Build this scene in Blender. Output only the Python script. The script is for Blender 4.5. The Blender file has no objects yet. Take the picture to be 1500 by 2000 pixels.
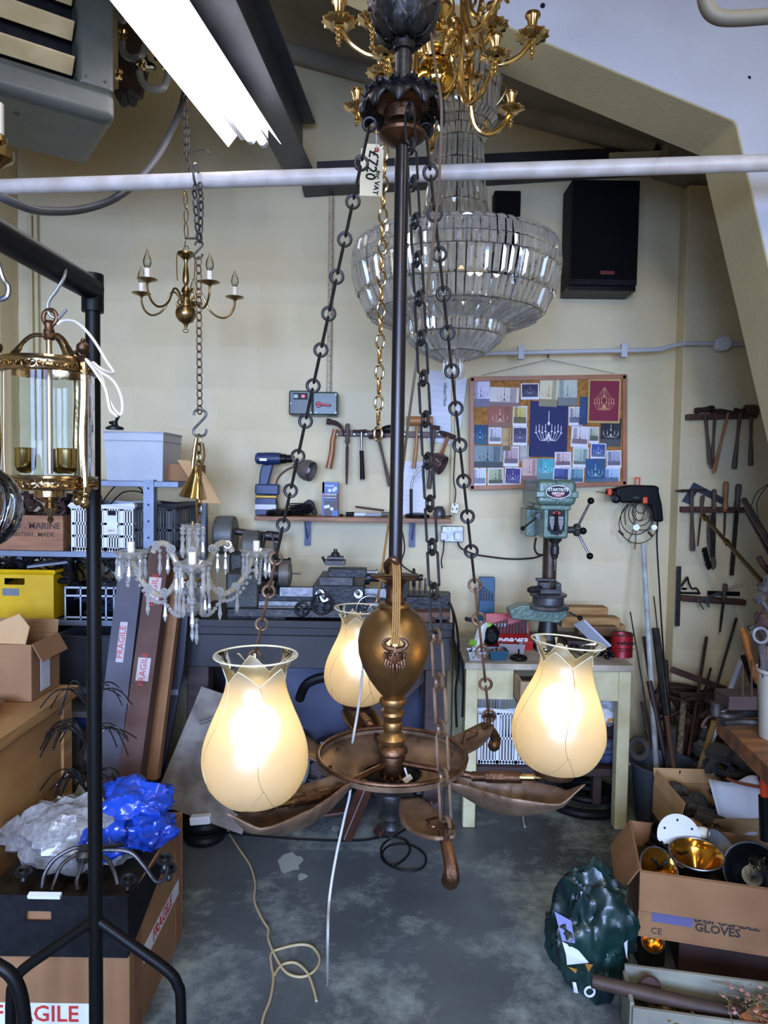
import bpy, math, random
from math import sin, cos, pi, radians as rad, sqrt
from mathutils import Vector as V, Matrix as M, noise
random.seed(7)
sc = bpy.context.scene; COL = sc.collection
# ---------------- camera ----------------
F = 1390.0; CH = 1.55; PITCH = rad(2.85); ROLL = .0155
fw = V((0, cos(PITCH), -sin(PITCH))); u0 = V((0, sin(PITCH), cos(PITCH)))
rt = V((1,0,0))*cos(ROLL) + u0*sin(ROLL); up = u0*cos(ROLL) - V((1,0,0))*sin(ROLL)
cam = bpy.data.objects.new('camera', bpy.data.cameras.new('camera')); COL.objects.link(cam); sc.camera = cam
cam.matrix_world = M(((rt.x,up.x,-fw.x,0),(rt.y,up.y,-fw.y,0),(rt.z,up.z,-fw.z,CH),(0,0,0,1)))
cam.data.sensor_fit = 'VERTICAL'; cam.data.sensor_height = 24; cam.data.lens = 24*F/2000; cam.data.clip_start = .02
# ---------------- world, lights, exposure ----------------
w = bpy.data.worlds.new('world'); sc.world = w; w.use_nodes = True
w.node_tree.nodes['Background'].inputs[0].default_value = (.45,.62,1,1); w.node_tree.nodes['Background'].inputs[1].default_value = .5
def area(name, loc, tgt, sx, sy, e, col, spread=180):
    l = bpy.data.lights.new(name, 'AREA'); l.shape = 'RECTANGLE'; l.size = sx; l.size_y = sy; l.energy = e; l.color = col; l.spread = rad(spread)
    o = bpy.data.objects.new(name, l); COL.objects.link(o); o.location = loc
    o.rotation_euler = (V(tgt)-V(loc)).to_track_quat('-Z','Y').to_euler(); return o
# daylight through the windows in the wall behind the photographer
for wx, we in ((-1.75,33), (-.65,29), (.45,20), (1.55,20)):
    area('window_daylight', (wx,-2.42,1.75), (wx*.9, 3.8,.55), .8, 1.2, we*1.15, (.40,.565,1.0), 72)
# added warm overhead fill lights, out of view behind and right of the photographer
area('overhead_fill', (.2,-.9,3.05), (.2,.3,0), .25, 1.5, 44, (1,.91,.76))
area('overhead_fill_right', (1.3,.6,2.75), (1.1,1.6,0), .2, 1.2, 10, (1,.91,.76))
sc.view_settings.view_transform = 'Standard'; sc.view_settings.look = 'None'; sc.view_settings.gamma = 1
sc.view_settings.use_curve_mapping = False; sc.view_settings.exposure = 0.1
cy = sc.cycles; cy.max_bounces = 14; cy.diffuse_bounces = 4; cy.glossy_bounces = 4; cy.transmission_bounces = 12; cy.transparent_max_bounces = 24
cy.caustics_reflective = False; cy.caustics_refractive = False; cy.sample_clamp_indirect = 4; cy.blur_glossy = .5
# ---------------- pixel -> world ----------------
def W(px, py, Y):
    d = fw + rt*((px-750)/F) + up*((1000-py)/F); t = Y/d.y; return V((0,0,CH)) + d*t
def Wz(px, py, z):
    d = fw + rt*((px-750)/F) + up*((1000-py)/F); t = (z-CH)/d.z; return V((0,0,CH)) + d*t
def px2m(p, Y): return p*Y/F
# ---------------- materials ----------------
def lin(c):
    if isinstance(c, str): c = [int(c[i:i+2],16)/255 for i in (0,2,4)]
    return tuple(x/12.92 if x <= .04045 else ((x+.055)/1.055)**2.4 for x in c) + (1,)
def mat(name, c, c2=None, r=.5, m=0, s=12, b=0, d=5, tr=0, ior=1.5, em=None, es=0, coat=0, st=None, lo=.35, hi=.65, alpha=1, bs=None):
    k = bpy.data.materials.new(name); k.use_nodes = True; n = k.node_tree.nodes; L = k.node_tree.links; p = n['Principled BSDF']
    I = p.inputs; I['Base Color'].default_value = lin(c); I['Roughness'].default_value = r; I['Metallic'].default_value = m
    I['Transmission Weight'].default_value = tr; I['IOR'].default_value = ior; I['Coat Weight'].default_value = coat; I['Alpha'].default_value = alpha
    if r > .4 and m < .3 and sum(lin(c)[:3]) < .03: I['Specular IOR Level'].default_value = .18
    if em: I['Emission Color'].default_value = lin(em); I['Emission Strength'].default_value = es
    if c2 or b:
        tc = n.new('ShaderNodeTexCoord'); mp = n.new('ShaderNodeMapping'); L.new(tc.outputs['Object'], mp.inputs[0])
        if st: mp.inputs['Scale'].default_value = st
        nz = n.new('ShaderNodeTexNoise'); nz.inputs['Scale'].default_value = s; nz.inputs['Detail'].default_value = d; L.new(mp.outputs[0], nz.inputs[0])
        if c2:
            cr = n.new('ShaderNodeValToRGB'); cr.color_ramp.elements[0].position = lo; cr.color_ramp.elements[1].position = hi
            cr.color_ramp.elements[0].color = lin(c); cr.color_ramp.elements[1].color = lin(c2); L.new(nz.outputs[0], cr.inputs[0]); L.new(cr.outputs[0], I['Base Color'])
        if b:
            nb = nz
            if bs:
                nb = n.new('ShaderNodeTexNoise'); nb.inputs['Scale'].default_value = bs; nb.inputs['Detail'].default_value = 6; L.new(mp.outputs[0], nb.inputs[0])
            bp = n.new('ShaderNodeBump'); bp.inputs['Strength'].default_value = b; bp.inputs['Distance'].default_value = .01; L.new(nb.outputs[0], bp.inputs['Height']); L.new(bp.outputs[0], I['Normal'])
    return k
def thin_glass(name, c, trc, g=.35, rough=.03):
    """clear thin glass or crystal: sees through, with real reflections"""
    k = bpy.data.materials.new(name); k.use_nodes = True; n = k.node_tree.nodes; L = k.node_tree.links; n.remove(n['Principled BSDF']); out = n['Material Output']
    a = n.new('ShaderNodeBsdfTransparent'); a.inputs[0].default_value = lin(trc); gl = n.new('ShaderNodeBsdfGlossy'); gl.inputs[0].default_value = lin(c); gl.inputs['Roughness'].default_value = rough
    lw = n.new('ShaderNodeLayerWeight'); lw.inputs[0].default_value = g; mx = n.new('ShaderNodeMixShader')
    L.new(lw.outputs['Fresnel'], mx.inputs[0]); L.new(a.outputs[0], mx.inputs[1]); L.new(gl.outputs[0], mx.inputs[2]); L.new(mx.outputs[0], out.inputs[0]); return k
def crystal(name, tint='f4f4f0', f=.5):
    k = bpy.data.materials.new(name); k.use_nodes = True; n = k.node_tree.nodes; L = k.node_tree.links; n.remove(n['Principled BSDF']); out = n['Material Output']
    def sh(t, c=None, r=None):
        q = n.new('ShaderNodeBsdf'+t)
        if c: q.inputs[0].default_value = lin(c)
        if r is not None: q.inputs['Roughness'].default_value = r
        return q
    g = sh('Glass', tint, .02); g.inputs['IOR'].default_value = 1.5; cur = sh('Transparent', 'f6f6f2')
    for q, w_ in ((g, .36), (sh('Translucent','fbfaf4'), .12+.08*(f>.55)), (sh('Diffuse','fbfaf4'), .11+.10*(f>.55)), (sh('Glossy','ffffff',.04), .20)):
        m_ = n.new('ShaderNodeMixShader'); m_.inputs[0].default_value = w_; L.new(cur.outputs[0], m_.inputs[1]); L.new(q.outputs[0], m_.inputs[2]); cur = m_
    L.new(cur.outputs[0], out.inputs[0]); return k
# ---------------- mesh builder (world coordinates) ----------------
OFF = {}
def basis(z, hint=(0,0,1)):
    z = V(z).normalized(); h = V(hint)
    if abs(z.dot(h.normalized())) > .97: h = V((0,1,0)) if abs(z.y) < .9 else V((1,0,0))
    x = h.cross(z).normalized(); y = z.cross(x); return M((x,y,z)).transposed()
def TM(loc, R=None, s=1):
    m = (R.to_4x4() if R else M.Identity(4)) @ M.Scale(s,4); return M.Translation(V(loc)) @ m
def RZ(a): return M.Rotation(a,3,'Z')
def RX(a): return M.Rotation(a,3,'X')
def RY(a): return M.Rotation(a,3,'Y')
class MB:
    def __init__(s): s.v=[]; s.f=[]; s.mi=[]; s.m=0; s.T=None
    def add(s, vs, fs):
        o = len(s.v)
        s.v += [ (s.T @ V(p) if s.T else V(p)) for p in vs]
        s.f += [tuple(i+o for i in f) for f in fs]; s.mi += [s.m]*len(fs); return s
    def box(s, c, d, R=None):
        c = V(c); x,y,z = [q/2 for q in d]; R = R or M.Identity(3)
        vs = [c + R@V((a*x,b*y,e*z)) for a in (-1,1) for b in (-1,1) for e in (-1,1)]
        return s.add(vs, [(0,1,3,2),(4,6,7,5),(0,4,5,1),(2,3,7,6),(0,2,6,4),(1,5,7,3)])
    def bb(s, a, b): a=V(a); b=V(b); return s.box((a+b)/2, [abs(q) for q in (b-a)])
    def bar(s, a, b, w, h, hint=(0,0,1)):
        a=V(a); b=V(b); return s.box((a+b)/2, (w,h,(b-a).length), basis(b-a, hint))
    def tube(s, pts, r, n=8, closed=False, caps=True):
        P = [V(p) for p in pts]; k = len(P); rs = r if isinstance(r,(list,tuple)) else [r]*k
        vs=[]; fs=[]; prev=None
        for i in range(k):
            t = (P[(i+1)%k]-P[i-1]) if closed else (P[min(i+1,k-1)]-P[max(i-1,0)])
            if t.length < 1e-9: t = V((0,0,1))
            t.normalize()
            if prev is None: B = basis(t); x = B.col[0]
            else:
                x = prev - t*prev.dot(t)
                x = x.normalized() if x.length > 1e-6 else basis(t).col[0]
            prev = V(x); y = t.cross(x)
            vs += [P[i] + (x*cos(2*pi*j/n)+y*sin(2*pi*j/n))*rs[i] for j in range(n)]
        for i in range(k if closed else k-1):
            a = i*n; b = ((i+1)%k)*n
            fs += [(a+j, a+(j+1)%n, b+(j+1)%n, b+j) for j in range(n)]
        if caps and not closed: fs += [tuple(range(n))[::-1], tuple((k-1)*n+j for j in range(n))]
        return s.add(vs, fs)
    def cyl(s, a, b, r, r2=None, n=14): return s.tube([a,b],[r, r if r2 is None else r2], n)
    def lathe(s, prof, c=(0,0,0), n=24, R=None, wob=None):
        c=V(c); R=R or M.Identity(3); vs=[]; k=len(prof)
        for i,(r,z) in enumerate(prof):
            for j in range(n):
                a=2*pi*j/n; q=(r*(1+wob(a,i)) if wob else r); vs.append(c+R@V((q*cos(a),q*sin(a),z)))
        fs=[(i*n+j,i*n+(j+1)%n,(i+1)*n+(j+1)%n,(i+1)*n+j) for i in range(k-1) for j in range(n)]
        if prof[0][0]>1e-4: pass
        return s.add(vs,fs)
    def sph(s, c, r, n=14, R=None):
        r = (r,r,r) if isinstance(r,(int,float)) else r; c=V(c); R=R or M.Identity(3); h=max(4,n//2); vs=[]
        for i in range(h+1):
            t=pi*i/h
            for j in range(n): a=2*pi*j/n; vs.append(c+R@V((r[0]*sin(t)*cos(a), r[1]*sin(t)*sin(a), -r[2]*cos(t))))
        return s.add(vs,[(i*n+j,i*n+(j+1)%n,(i+1)*n+(j+1)%n,(i+1)*n+j) for i in range(h) for j in range(n)])
    def torus(s, c, Rr, r, R=None, n=20, m=8, sy=1):
        R=R or M.Identity(3); return s.tube([V(c)+R@V((Rr*cos(2*pi*i/n),Rr*sy*sin(2*pi*i/n),0)) for i in range(n)], r, m, closed=True)
    def prism(s, poly, th, Mx):
        n=len(poly); vs=[Mx@V((x,y,-th/2)) for x,y in poly]+[Mx@V((x,y,th/2)) for x,y in poly]
        return s.add(vs,[tuple(range(n))[::-1],tuple(range(n,2*n))]+[(i,(i+1)%n,n+(i+1)%n,n+i) for i in range(n)])
    def surf(s, fn, nu, nv, cu=False):
        vs=[fn(i/(nu if cu else nu), j/nv) for j in range(nv+1) for i in range(nu if cu else nu+1)]; q=nu if cu else nu+1
        return s.add(vs,[(j*q+i, j*q+(i+1)%q, (j+1)*q+(i+1)%q, (j+1)*q+i) for j in range(nv) for i in range(nu)])
    def mesh(s, name, mats, off=V((0,0,0)), smooth=35):
        me=bpy.data.meshes.new(name); me.from_pydata([p-off for p in s.v],[],s.f)
        for m in (mats if isinstance(mats,(list,tuple)) else [mats]): me.materials.append(m)
        if any(s.mi): me.polygons.foreach_set('material_index', s.mi)
        if smooth: me.shade_smooth(); me.set_sharp_from_angle(angle=rad(smooth))
        me.update(); return me
    def build(s, name, mats, parent=None, label=None, cat=None, group=None, kind=None, smooth=35, bev=0, solid=0, sub=0):
        if parent: off = OFF[parent]
        else:
            xs=[p.x for p in s.v]; ys=[p.y for p in s.v]; off=V(((min(xs)+max(xs))/2,(min(ys)+max(ys))/2,min(p.z for p in s.v)))
        me=s.mesh(name,mats,off,smooth); o=bpy.data.objects.new(name,me); COL.objects.link(o); OFF[o]=off
        if parent: o.parent=parent
        else: o.location=off
        tag(o,label,cat,group,kind)
        if solid: q=o.modifiers.new('thickness','SOLIDIFY'); q.thickness=solid; q.offset=0
        if bev: q=o.modifiers.new('edge','BEVEL'); q.width=bev; q.segments=2; q.limit_method='ANGLE'; q.angle_limit=rad(40); q.harden_normals=True
        if sub: q=o.modifiers.new('smooth','SUBSURF'); q.levels=sub; q.render_levels=sub
        return o
def tag(o, label=None, cat=None, group=None, kind=None):
    for k,v in (('label',label),('category',cat),('group',group),('kind',kind)):
        if v: o[k]=v
    return o
def thing(name, loc, label=None, cat=None, group=None, parent=None, kind=None):
    o=bpy.data.objects.new(name,None); COL.objects.link(o); o.empty_display_size=.05; loc=V(loc)
    if parent: o.parent=parent; o.location=loc-OFF[parent]
    else: o.location=loc
    OFF[o]=loc; return tag(o,label,cat,group,kind)
def inst(name, me, Mx, parent, label=None):
    o=bpy.data.objects.new(name,me); COL.objects.link(o); OFF[o]=Mx.translation.copy()
    if parent: o.parent=parent; o.matrix_basis=M.Translation(-OFF[parent])@Mx
    else: o.matrix_basis=Mx
    if label: o['label']=label
    return o
FONTS={}
def text(s, c, size, m, parent, R=None, name='lettering', ext=.0004, sx=1, bold=0):
    cu=bpy.data.curves.new(name,'FONT'); cu.body=s; cu.size=size; cu.extrude=ext; cu.align_x='CENTER'; cu.align_y='CENTER'; cu.offset=bold; cu.resolution_u=2
    o=bpy.data.objects.new(name,cu); COL.objects.link(o); me=bpy.data.meshes.new_from_object(o); bpy.data.objects.remove(o); me.name=name; me.materials.clear(); me.materials.append(m)
    o=bpy.data.objects.new(name,me); COL.objects.link(o); OFF[o]=V(c); o.parent=parent
    o.matrix_basis=M.Translation(V(c)-OFF[parent])@(R or RX(pi/2)).to_4x4()@M.Diagonal((sx,1,1,1)); return o
def spline(P, n=6, closed=False):
    P=[V(p) for p in P]; out=[]; k=len(P)
    for i in range(k if closed else k-1):
        g=(lambda q:P[q%k]) if closed else (lambda q:P[max(0,min(k-1,q))])
        a,b,c,d=g(i-1),g(i),g(i+1),g(i+2)
        for j in range(n):
            t=j/n; out.append(.5*((2*b)+(c-a)*t+(2*a-5*b+4*c-d)*t*t+(3*b-a-3*c+d)*t**3))
    if not closed: out.append(P[-1])
    return out
def pw(L, Y, n=6): return spline([W(p[0],p[1],p[2] if len(p)>2 else Y) for p in L], n)
def crumple(mb, c, r, seed, amp=.25, n=40, fr=2.2, squash=None):
    """a crumpled bag or cloth body"""
    c=V(c); r=V((r,r,r)) if isinstance(r,(int,float)) else V(r)
    def fn(u,v):
        t=pi*v; a=2*pi*u; d=V((sin(t)*cos(a),sin(t)*sin(a),-cos(t)))
        e=d+.35*noise.noise_vector(d*fr*.8+V((seed,seed,0))); rg=1-2*abs(noise.noise(e*fr*.85+V((0,seed,0)))); r2=1-2*abs(noise.noise(e*fr*1.9+V((0,0,seed))))
        q=1+amp*(.9*noise.noise(d*fr*.9+V((seed,0,0)))+.50*rg*rg+.13*r2-.35)
        p=V((d.x*r.x,d.y*r.y,d.z*r.z))*q
        if squash is not None: p.z=max(p.z,squash)
        return c+p
    return mb.surf(fn,n,n//2,True)
# ---------------- palette ----------------
wallm = mat('cream_painted_block','d9caa2','d3c39a',.75,s=3,b=.35,bs=45)
wallb = mat('cream_painted_block_cooler','d8caa5','d1c29c',.75,s=2.5,b=.4,bs=38)
frame_paint = mat('cream_painted_concrete','cfc398','c6b98f',.7,s=4,b=.12,bs=50)
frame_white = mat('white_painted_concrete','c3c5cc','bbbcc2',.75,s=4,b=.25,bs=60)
ceilm = mat('grey_roof_lining','9c968a','8a8476',.85,s=3,b=.15,bs=30)
steel_grey = mat('grey_painted_steel','53555a','44464b',.45,s=6,b=.08,bs=60)
heaterm = mat('grey_green_enamel','484c46','3e423c',.38,s=9,b=.06,bs=70)
louvm = mat('tan_louvre_enamel','bfae84','a89468',.4,s=7)
blackm = mat('black_enamel','090909',None,.42); blackmat = mat('matt_black','0e0e11','17171a',.7,s=30)
pipem = mat('white_gloss_paint','c9c4c0','b3aba2',.4,s=14,b=.05,bs=90)
iron = mat('dark_bronzed_iron','2a2a2d','3a3734',.45,.75,s=40,b=.12,bs=120)
bronze = mat('brushed_bronze','7a5c36','8b6a3e',.40,.92,s=30,b=.04,bs=90)
bronzed = mat('dark_antique_bronze','4a3426','6b4c36',.42,.9,s=25,b=.15,bs=110)
copperd = mat('dusty_copper','80664f','554232',.5,.55,s=18,b=.15,bs=90)
brass = mat('polished_brass','dcc08a','c8a868',.2,1,s=12)
brassd = mat('aged_brass','9c865c','80693f',.3,1,s=25)
brassl = mat('lacquered_brass','b8a07c','937a56',.2,1,s=22,b=.1,bs=70)
goldc = mat('gilt_chain','c8a878','dcc090',.2,1,s=40)
flexg = mat('gold_twisted_flex','a87e44','7b5a2e',.4,.3,s=200,st=(1,1,6))
steel = mat('worn_steel','8a8b8e','6e6e70',.35,.9,s=30,b=.06,bs=120)
darksteel = mat('dark_oily_steel','3b3a3b','4d4a48',.42,.75,s=22,b=.15,bs=80)
castgrey = mat('cast_grey_enamel','454844','383a38',.5,.2,s=14,b=.2,bs=60)
lathem = mat('oily_machine_grey','2c2d2f','1f2022',.42,.5,s=14,b=.25,bs=60)
white = mat('white_plastic','d4d6da',None,.45); creamp = mat('cream_plastic','d8d0b8',None,.4)
candle = mat('ivory_candle_sleeve','e6dcc4',None,.5)
pine = mat('pine_board','bd9258','9c7040',.55,s=3,b=.1,st=(1,1,9),bs=20); pine2 = mat('pine_board_side','b98a52','8f6438',.55,s=2.5,b=.1,st=(8,1,1.4))
shelfwood = mat('varnished_shelf_wood','a4703c','7a4c26',.5,s=5,st=(1,8,8))
rackwood = mat('brown_rack_wood','5a3426','42251a',.5,s=6,st=(1,8,8),b=.1)
handlew = mat('worn_hammer_handle_wood','5b4a3e','46382f',.6,s=10,st=(6,6,1)); handlel = mat('light_ash_handle','a9794a','8a5c34',.5,s=10,st=(6,6,1))
handleo = mat('orange_varnished_handle','a0622c','7f4a1e',.4,s=10,st=(6,6,1))
card = mat('brown_cardboard','946c46','835d3a',.8,s=5,b=.06,bs=60); cardd = mat('dark_inner_cardboard','8a5f3c','714c2e',.85,s=6)
cardl = mat('light_cardboard','c09a6c','b08a5c',.8,s=5)
bluep = mat('blue_polythene','1f45a8','16348a',.25,s=8,coat=.3); greenp = mat('dark_green_polythene','0c2f2a','081a1c',.38,s=7,coat=.2)
bubble = mat('bubble_wrap','8e8b86','75716d',.25,s=60,b=.5,coat=.3)
redp = mat('red_plastic','a81f1c',None,.4); yellowp = mat('yellow_plastic','d2a80c','bb9208',.4,s=6); orangep = mat('orange_plastic','d8481c',None,.4)
navyp = mat('navy_blue_plastic','20335e','1a2a50',.45,s=9); creamtable = mat('chipped_cream_paint','c3bb92','a89c70',.55,s=9,b=.2,bs=60,lo=.42,hi=.75)
greenm = mat('green_hammered_enamel','5c7564','4a6254',.35,s=60,b=.25,coat=.2)
greypl = mat('grey_plastic','6c7078','5c6068',.5,s=8); lightgrey = mat('pale_grey_plastic','9fa3ac','8d929c',.5,s=8)
cloudy = mat('cloudy_plastic','aaaeb2','999da4',.35,s=5); clearpl = thin_glass('clear_plastic','e8eef4','c8d0dc',.3,.12)
shelfsteel = mat('blue_grey_angle_steel','7b8496','66707f',.45,.3,s=8)
oldwood = mat('dark_stained_wood','3c2a24','2c1e1a',.6,s=5,b=.15,st=(1,6,6)); rough = mat('rough_sawn_wood','a9824e','8b6436',.75,s=8,b=.2,st=(1,7,7))
corkm = mat('cork','b07a3a','8a5a26',.9,s=60,b=.4); rubber = mat('black_rubber_cord','111113',None,.5); creamcord = mat('cream_cord','b9a67c',None,.5); whitecord = mat('grey_white_cord','b4b2aa',None,.5)
paper = mat('white_paper','d8d8dc','cfd0d6',.7,s=9); tagp = mat('buff_tag','d8c9a4',None,.7); ink = mat('black_ink','15120f',None,.6); redink = mat('red_print','b8322a',None,.6); whiteink=mat('white_print','dedede',None,.5)
glassm = thin_glass('clear_lamp_glass','ffffff','f2f2ea',.25,.02); lanternglass = thin_glass('lantern_glass','ffffff','eef4f2',.18,.01)
crys = crystal('cut_crystal'); crys2 = crystal('cut_crystal_pendants','ffffff',.62)
slate = mat('mottled_metal_plate','7c7468','5a5048',.6,.2,s=14,b=.3); rustm = mat('rusty_iron','4e342a','33241f',.7,.4,s=20,b=.3); dusty = mat('dusty_dark_clutter','2a2826','423c36',.8,s=16,b=.4)
def emis(name,c,s):
    k=bpy.data.materials.new(name); k.use_nodes=True; n=k.node_tree.nodes; n.remove(n['Principled BSDF']); e=n.new('ShaderNodeEmission'); e.inputs[0].default_value=lin(c); e.inputs[1].default_value=s; k.node_tree.links.new(e.outputs[0],n['Material Output'].inputs[0]); return k
tubem=emis('lit_fluorescent_tube','fff6fb',11)
# ---------------- the room ----------------
YB=3.8
fl=mat('worn_grey_floor_paint','5d6262','424749',.5,s=1.5,b=.25,bs=12,d=10)
nt=fl.node_tree; N=nt.nodes; L=nt.links; pr=N['Principled BSDF']; src=pr.inputs['Base Color'].links[0].from_socket; mp=[x for x in N if x.type=='MAPPING'][0]
n2=N.new('ShaderNodeTexNoise'); n2.inputs['Scale'].default_value=2.1; n2.inputs['Detail'].default_value=12; n2.inputs['Roughness'].default_value=.72; L.new(mp.outputs[0],n2.inputs[0])
r2=N.new('ShaderNodeValToRGB'); r2.color_ramp.elements[0].position=.50; r2.color_ramp.elements[1].position=.63; L.new(n2.outputs[0],r2.inputs[0])
mx=N.new('ShaderNodeMix'); mx.data_type='RGBA'; L.new(r2.outputs[0],mx.inputs[0]); L.new(src,mx.inputs[6]); mx.inputs[7].default_value=lin('8f978c'); L.new(mx.outputs[2],pr.inputs['Base Color'])
m_=MB().bb((-2.6,-2.6,-.06),(2.4,4.0,0)); m_.build('floor',fl,kind='structure',smooth=0)
# worn pale paint chips on the floor
for (x,y,s_,sd) in ((566,1685,.05,1),(590,1712,.018,5),(655,1618,.02,3),(1050,1870,.012,8)):
    c=Wz(x,y,.0008); b=MB(); b.add([c+V((s_*(1+.5*noise.noise(V((cos(a),sin(a),sd))*1.7))*cos(a),1.3*s_*(1+.5*noise.noise(V((cos(a),sin(a),sd+4))*1.7))*sin(a),0)) for a in [2*pi*i/24 for i in range(24)]],[tuple(range(24))])
    b.build('trim_9',mat('bare_floor_chip','9a9f96',None,.7),kind='structure',smooth=0)
# gable roof: slopes down to the right (slope in X)
def roofz(x): return 3.20+(1.62-x)*.245
wb=thing('wall_back',(0,YB,0),kind='structure')
MB().bb((-2.6,YB+.0042,0),(2.4,YB+.15,3.06)).build('wall_core',wallm,wb,smooth=0)
b=MB(); b.prism([(-2.6,3.05),(2.4,3.05),(2.4,roofz(2.4)+.05),(-2.6,roofz(-2.6)+.05)],.15,TM((0,YB+.075,0),RX(pi/2))); b.build('gable_render',wallm,wb,smooth=0)
def blockmesh(wd,i):
    b=MB(); x=wd/2-.0012; z=.11-.0012; nu=6;nv=4
    def fn(u,v):
        X=-x+2*x*u; Z=-z+2*z*v; e=min(u,1-u,v,1-v); d=.0035 if e<.001 else 0
        return V((X,d+.0016*noise.noise(V((X*9,Z*9,i*7.3))),Z))
    b.surf(fn,nu,nv)
    return b.mesh('block',[wallb if i%3 else wallm],smooth=60)
BM=[blockmesh(.44,i) for i in range(6)]; HB=[blockmesh(.213,i) for i in range(2)]
row=0; z=.11
while z<3.05:
    x=-2.45+(.22 if row%2 else 0)
    while x<1.52:
        if x+.22>1.545: break
        inst('block',random.choice(BM),TM((x,YB,z)),wb); x+=.443
    z+=.2225; row+=1
# pilaster at the right, proud of the back wall
pw_=thing('wall_pilaster',(1.55,3.7,0),kind='structure'); MB().bb((1.53,3.7042,0),(2.4,YB+.01,3.06)).build('pilaster_core',wallm,pw_,bev=.006)
row=0; z=.11
while z<3.0:
    x=1.55+(.44 if row%2 else .22)-.22*(1 if row%2 else 0)
    for i in range(3):
        if x<2.3: inst('block',random.choice(BM),TM((x if x>1.74 else 1.752,3.7,z)),pw_)
        x+=.443
    z+=.2225; row+=1
MB().bb((-2.75,-2.6,0),(-2.6,4.0,5)).build('wall_left',wallm,kind='structure',smooth=0)
MB().bb((2.4,-2.6,0),(2.55,4.0,4)).build('wall_right',wallm,kind='structure',smooth=0)
# wall behind the photographer, with four window openings
b=MB(); xs=[-2.6,-2.15,-1.35,-1.05,-.25,.05,.85,1.15,1.95,2.4]
for i in range(0,9,2): b.bb((xs[i],-2.75,0),(xs[i+1],-2.6,4.2))
for i in range(1,9,2): b.bb((xs[i],-2.75,0),(xs[i+1],-2.6,1.15)); b.bb((xs[i],-2.75,2.35),(xs[i+1],-2.6,4.2))
b.build('wall_front',wallm,kind='structure',smooth=0)
b=MB(); b.prism([(-2.8,roofz(-2.8)),(2.6,roofz(2.6)),(2.6,roofz(2.6)+.06),(-2.8,roofz(-2.8)+.06)],6.8,TM((0,.7,0),RX(pi/2))); b.build('ceiling',ceilm,kind='structure',smooth=0)
# rolled edge of the roof lining along the gable, with a dark joint under it
b=MB(); b.tube([V((x,YB-.05,roofz(x)-.005)) for x in (-2.6,1.35)],.055,12); b.build('trim_1',ceilm,kind='structure')
b=MB(); b.box((1.52,YB-.06,roofz(1.5)-.06),(.3,.2,.16),RY(.24)); b.build('trim_2',ceilm,kind='structure',bev=.02)
# frames of the four windows behind the photographer
for i in range(4):
    x0,x1=xs[1+2*i],xs[2+2*i]; b=MB()
    for (p,q) in (((x0,1.15),(x0+.05,2.35)),((x1-.05,1.15),(x1,2.35)),((x0,1.15),(x1,1.2)),((x0,2.3),(x1,2.35)),(((x0+x1)/2-.015,1.15),((x0+x1)/2+.015,2.35))): b.bb((p[0],-2.72,p[1]),(q[0],-2.66,q[1]))
    o=b.build('window_%d'%(i+1),white,kind='structure',smooth=0); g_=MB(); g_.bb((x0+.05,-2.692,1.2),(x1-.05,-2.688,2.3)); g_.build('pane',glassm,o,smooth=0)
# left pilaster
MB().bb((-2.6,3.62,0),(-1.945,3.8,3.6)).build('wall_pier',wallm,kind='structure',bev=.006)
# concrete portal frame
Yf,Yb2=2.45,2.72
A=[(W(p[0],p[1],Yf).x,W(p[0],p[1],Yf).z) for p in ((560,-130),(1030,68),(1437,237),(1500,512),(1589,900))]
A=A+[(A[-1][0]+.02,0)]; A=A[1:] ; A=[(A[0][0]-1.6,A[0][1]+1.6*.41)]+A
top=[(2.39,0),(2.39,roofz(2.39)),(A[0][0],roofz(A[0][0])+.3 if A[0][1]<roofz(A[0][0]) else A[0][1]+.3)]
b=MB(); b.prism(A+top,Yb2-Yf,TM((0,(Yf+Yb2)/2,0),RX(pi/2)))
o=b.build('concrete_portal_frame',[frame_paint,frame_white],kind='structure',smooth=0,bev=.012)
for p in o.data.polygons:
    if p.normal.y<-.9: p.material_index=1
o.name='wall_portal_frame'
b=MB(); b.cyl(W(1463,152,Yf-.001),W(1463,152,Yf+.02),.006); b.cyl(W(1060,11,Yf-.004),W(1060,11,Yf+.01),.008); b.build('trim_3',blackmat,kind='structure')
# steel beam running away under the roof, and the cross channel on the gable
def zline(px1,py1,px2,py2,z): return Wz(px1,py1,z),Wz(px2,py2,z)
zb=3.08; e0=Wz(597,352,zb); e0.y=3.72; d=V((W(880,930,10).x,10,0)); d.z=0; d.normalize()
def longbeam(name,e,back,w,h,m,web=True):
    b=MB(); s_=e-d*back; R=basis(d)
    c=(e+s_)/2; Ln=(e-s_).length
    b.box(c+V((0,0,.004)),(w,.012,Ln),R); b.box(c+V((0,0,h)),(w,.012,Ln),R); b.box(c+V((0,0,h/2)),(.02,h,Ln),R); return b.build(name,m,kind='structure',bev=.002)
longbeam('beam',e0+V((-.02,0,0)),6.2,.15,.26,steel_grey)
b=MB(); p0=W(592,368,3.74); p1=W(1003,342,3.74); q0=W(615,340,3.74)
b.bar(p0,W(1320,322,3.74),.11,.05); b.bar(W(620,333,3.74),W(1200,306,3.74),.05,.07); b.build('beam.001',mat('dark_channel_steel','26272b','34353a',.5,s=6),kind='structure',bev=.002)
b=MB(); b.bar(W(1190,305,3.7),W(1320,300,3.7),.012,.03); b.build('trim_4',creamp,kind='structure')
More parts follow.
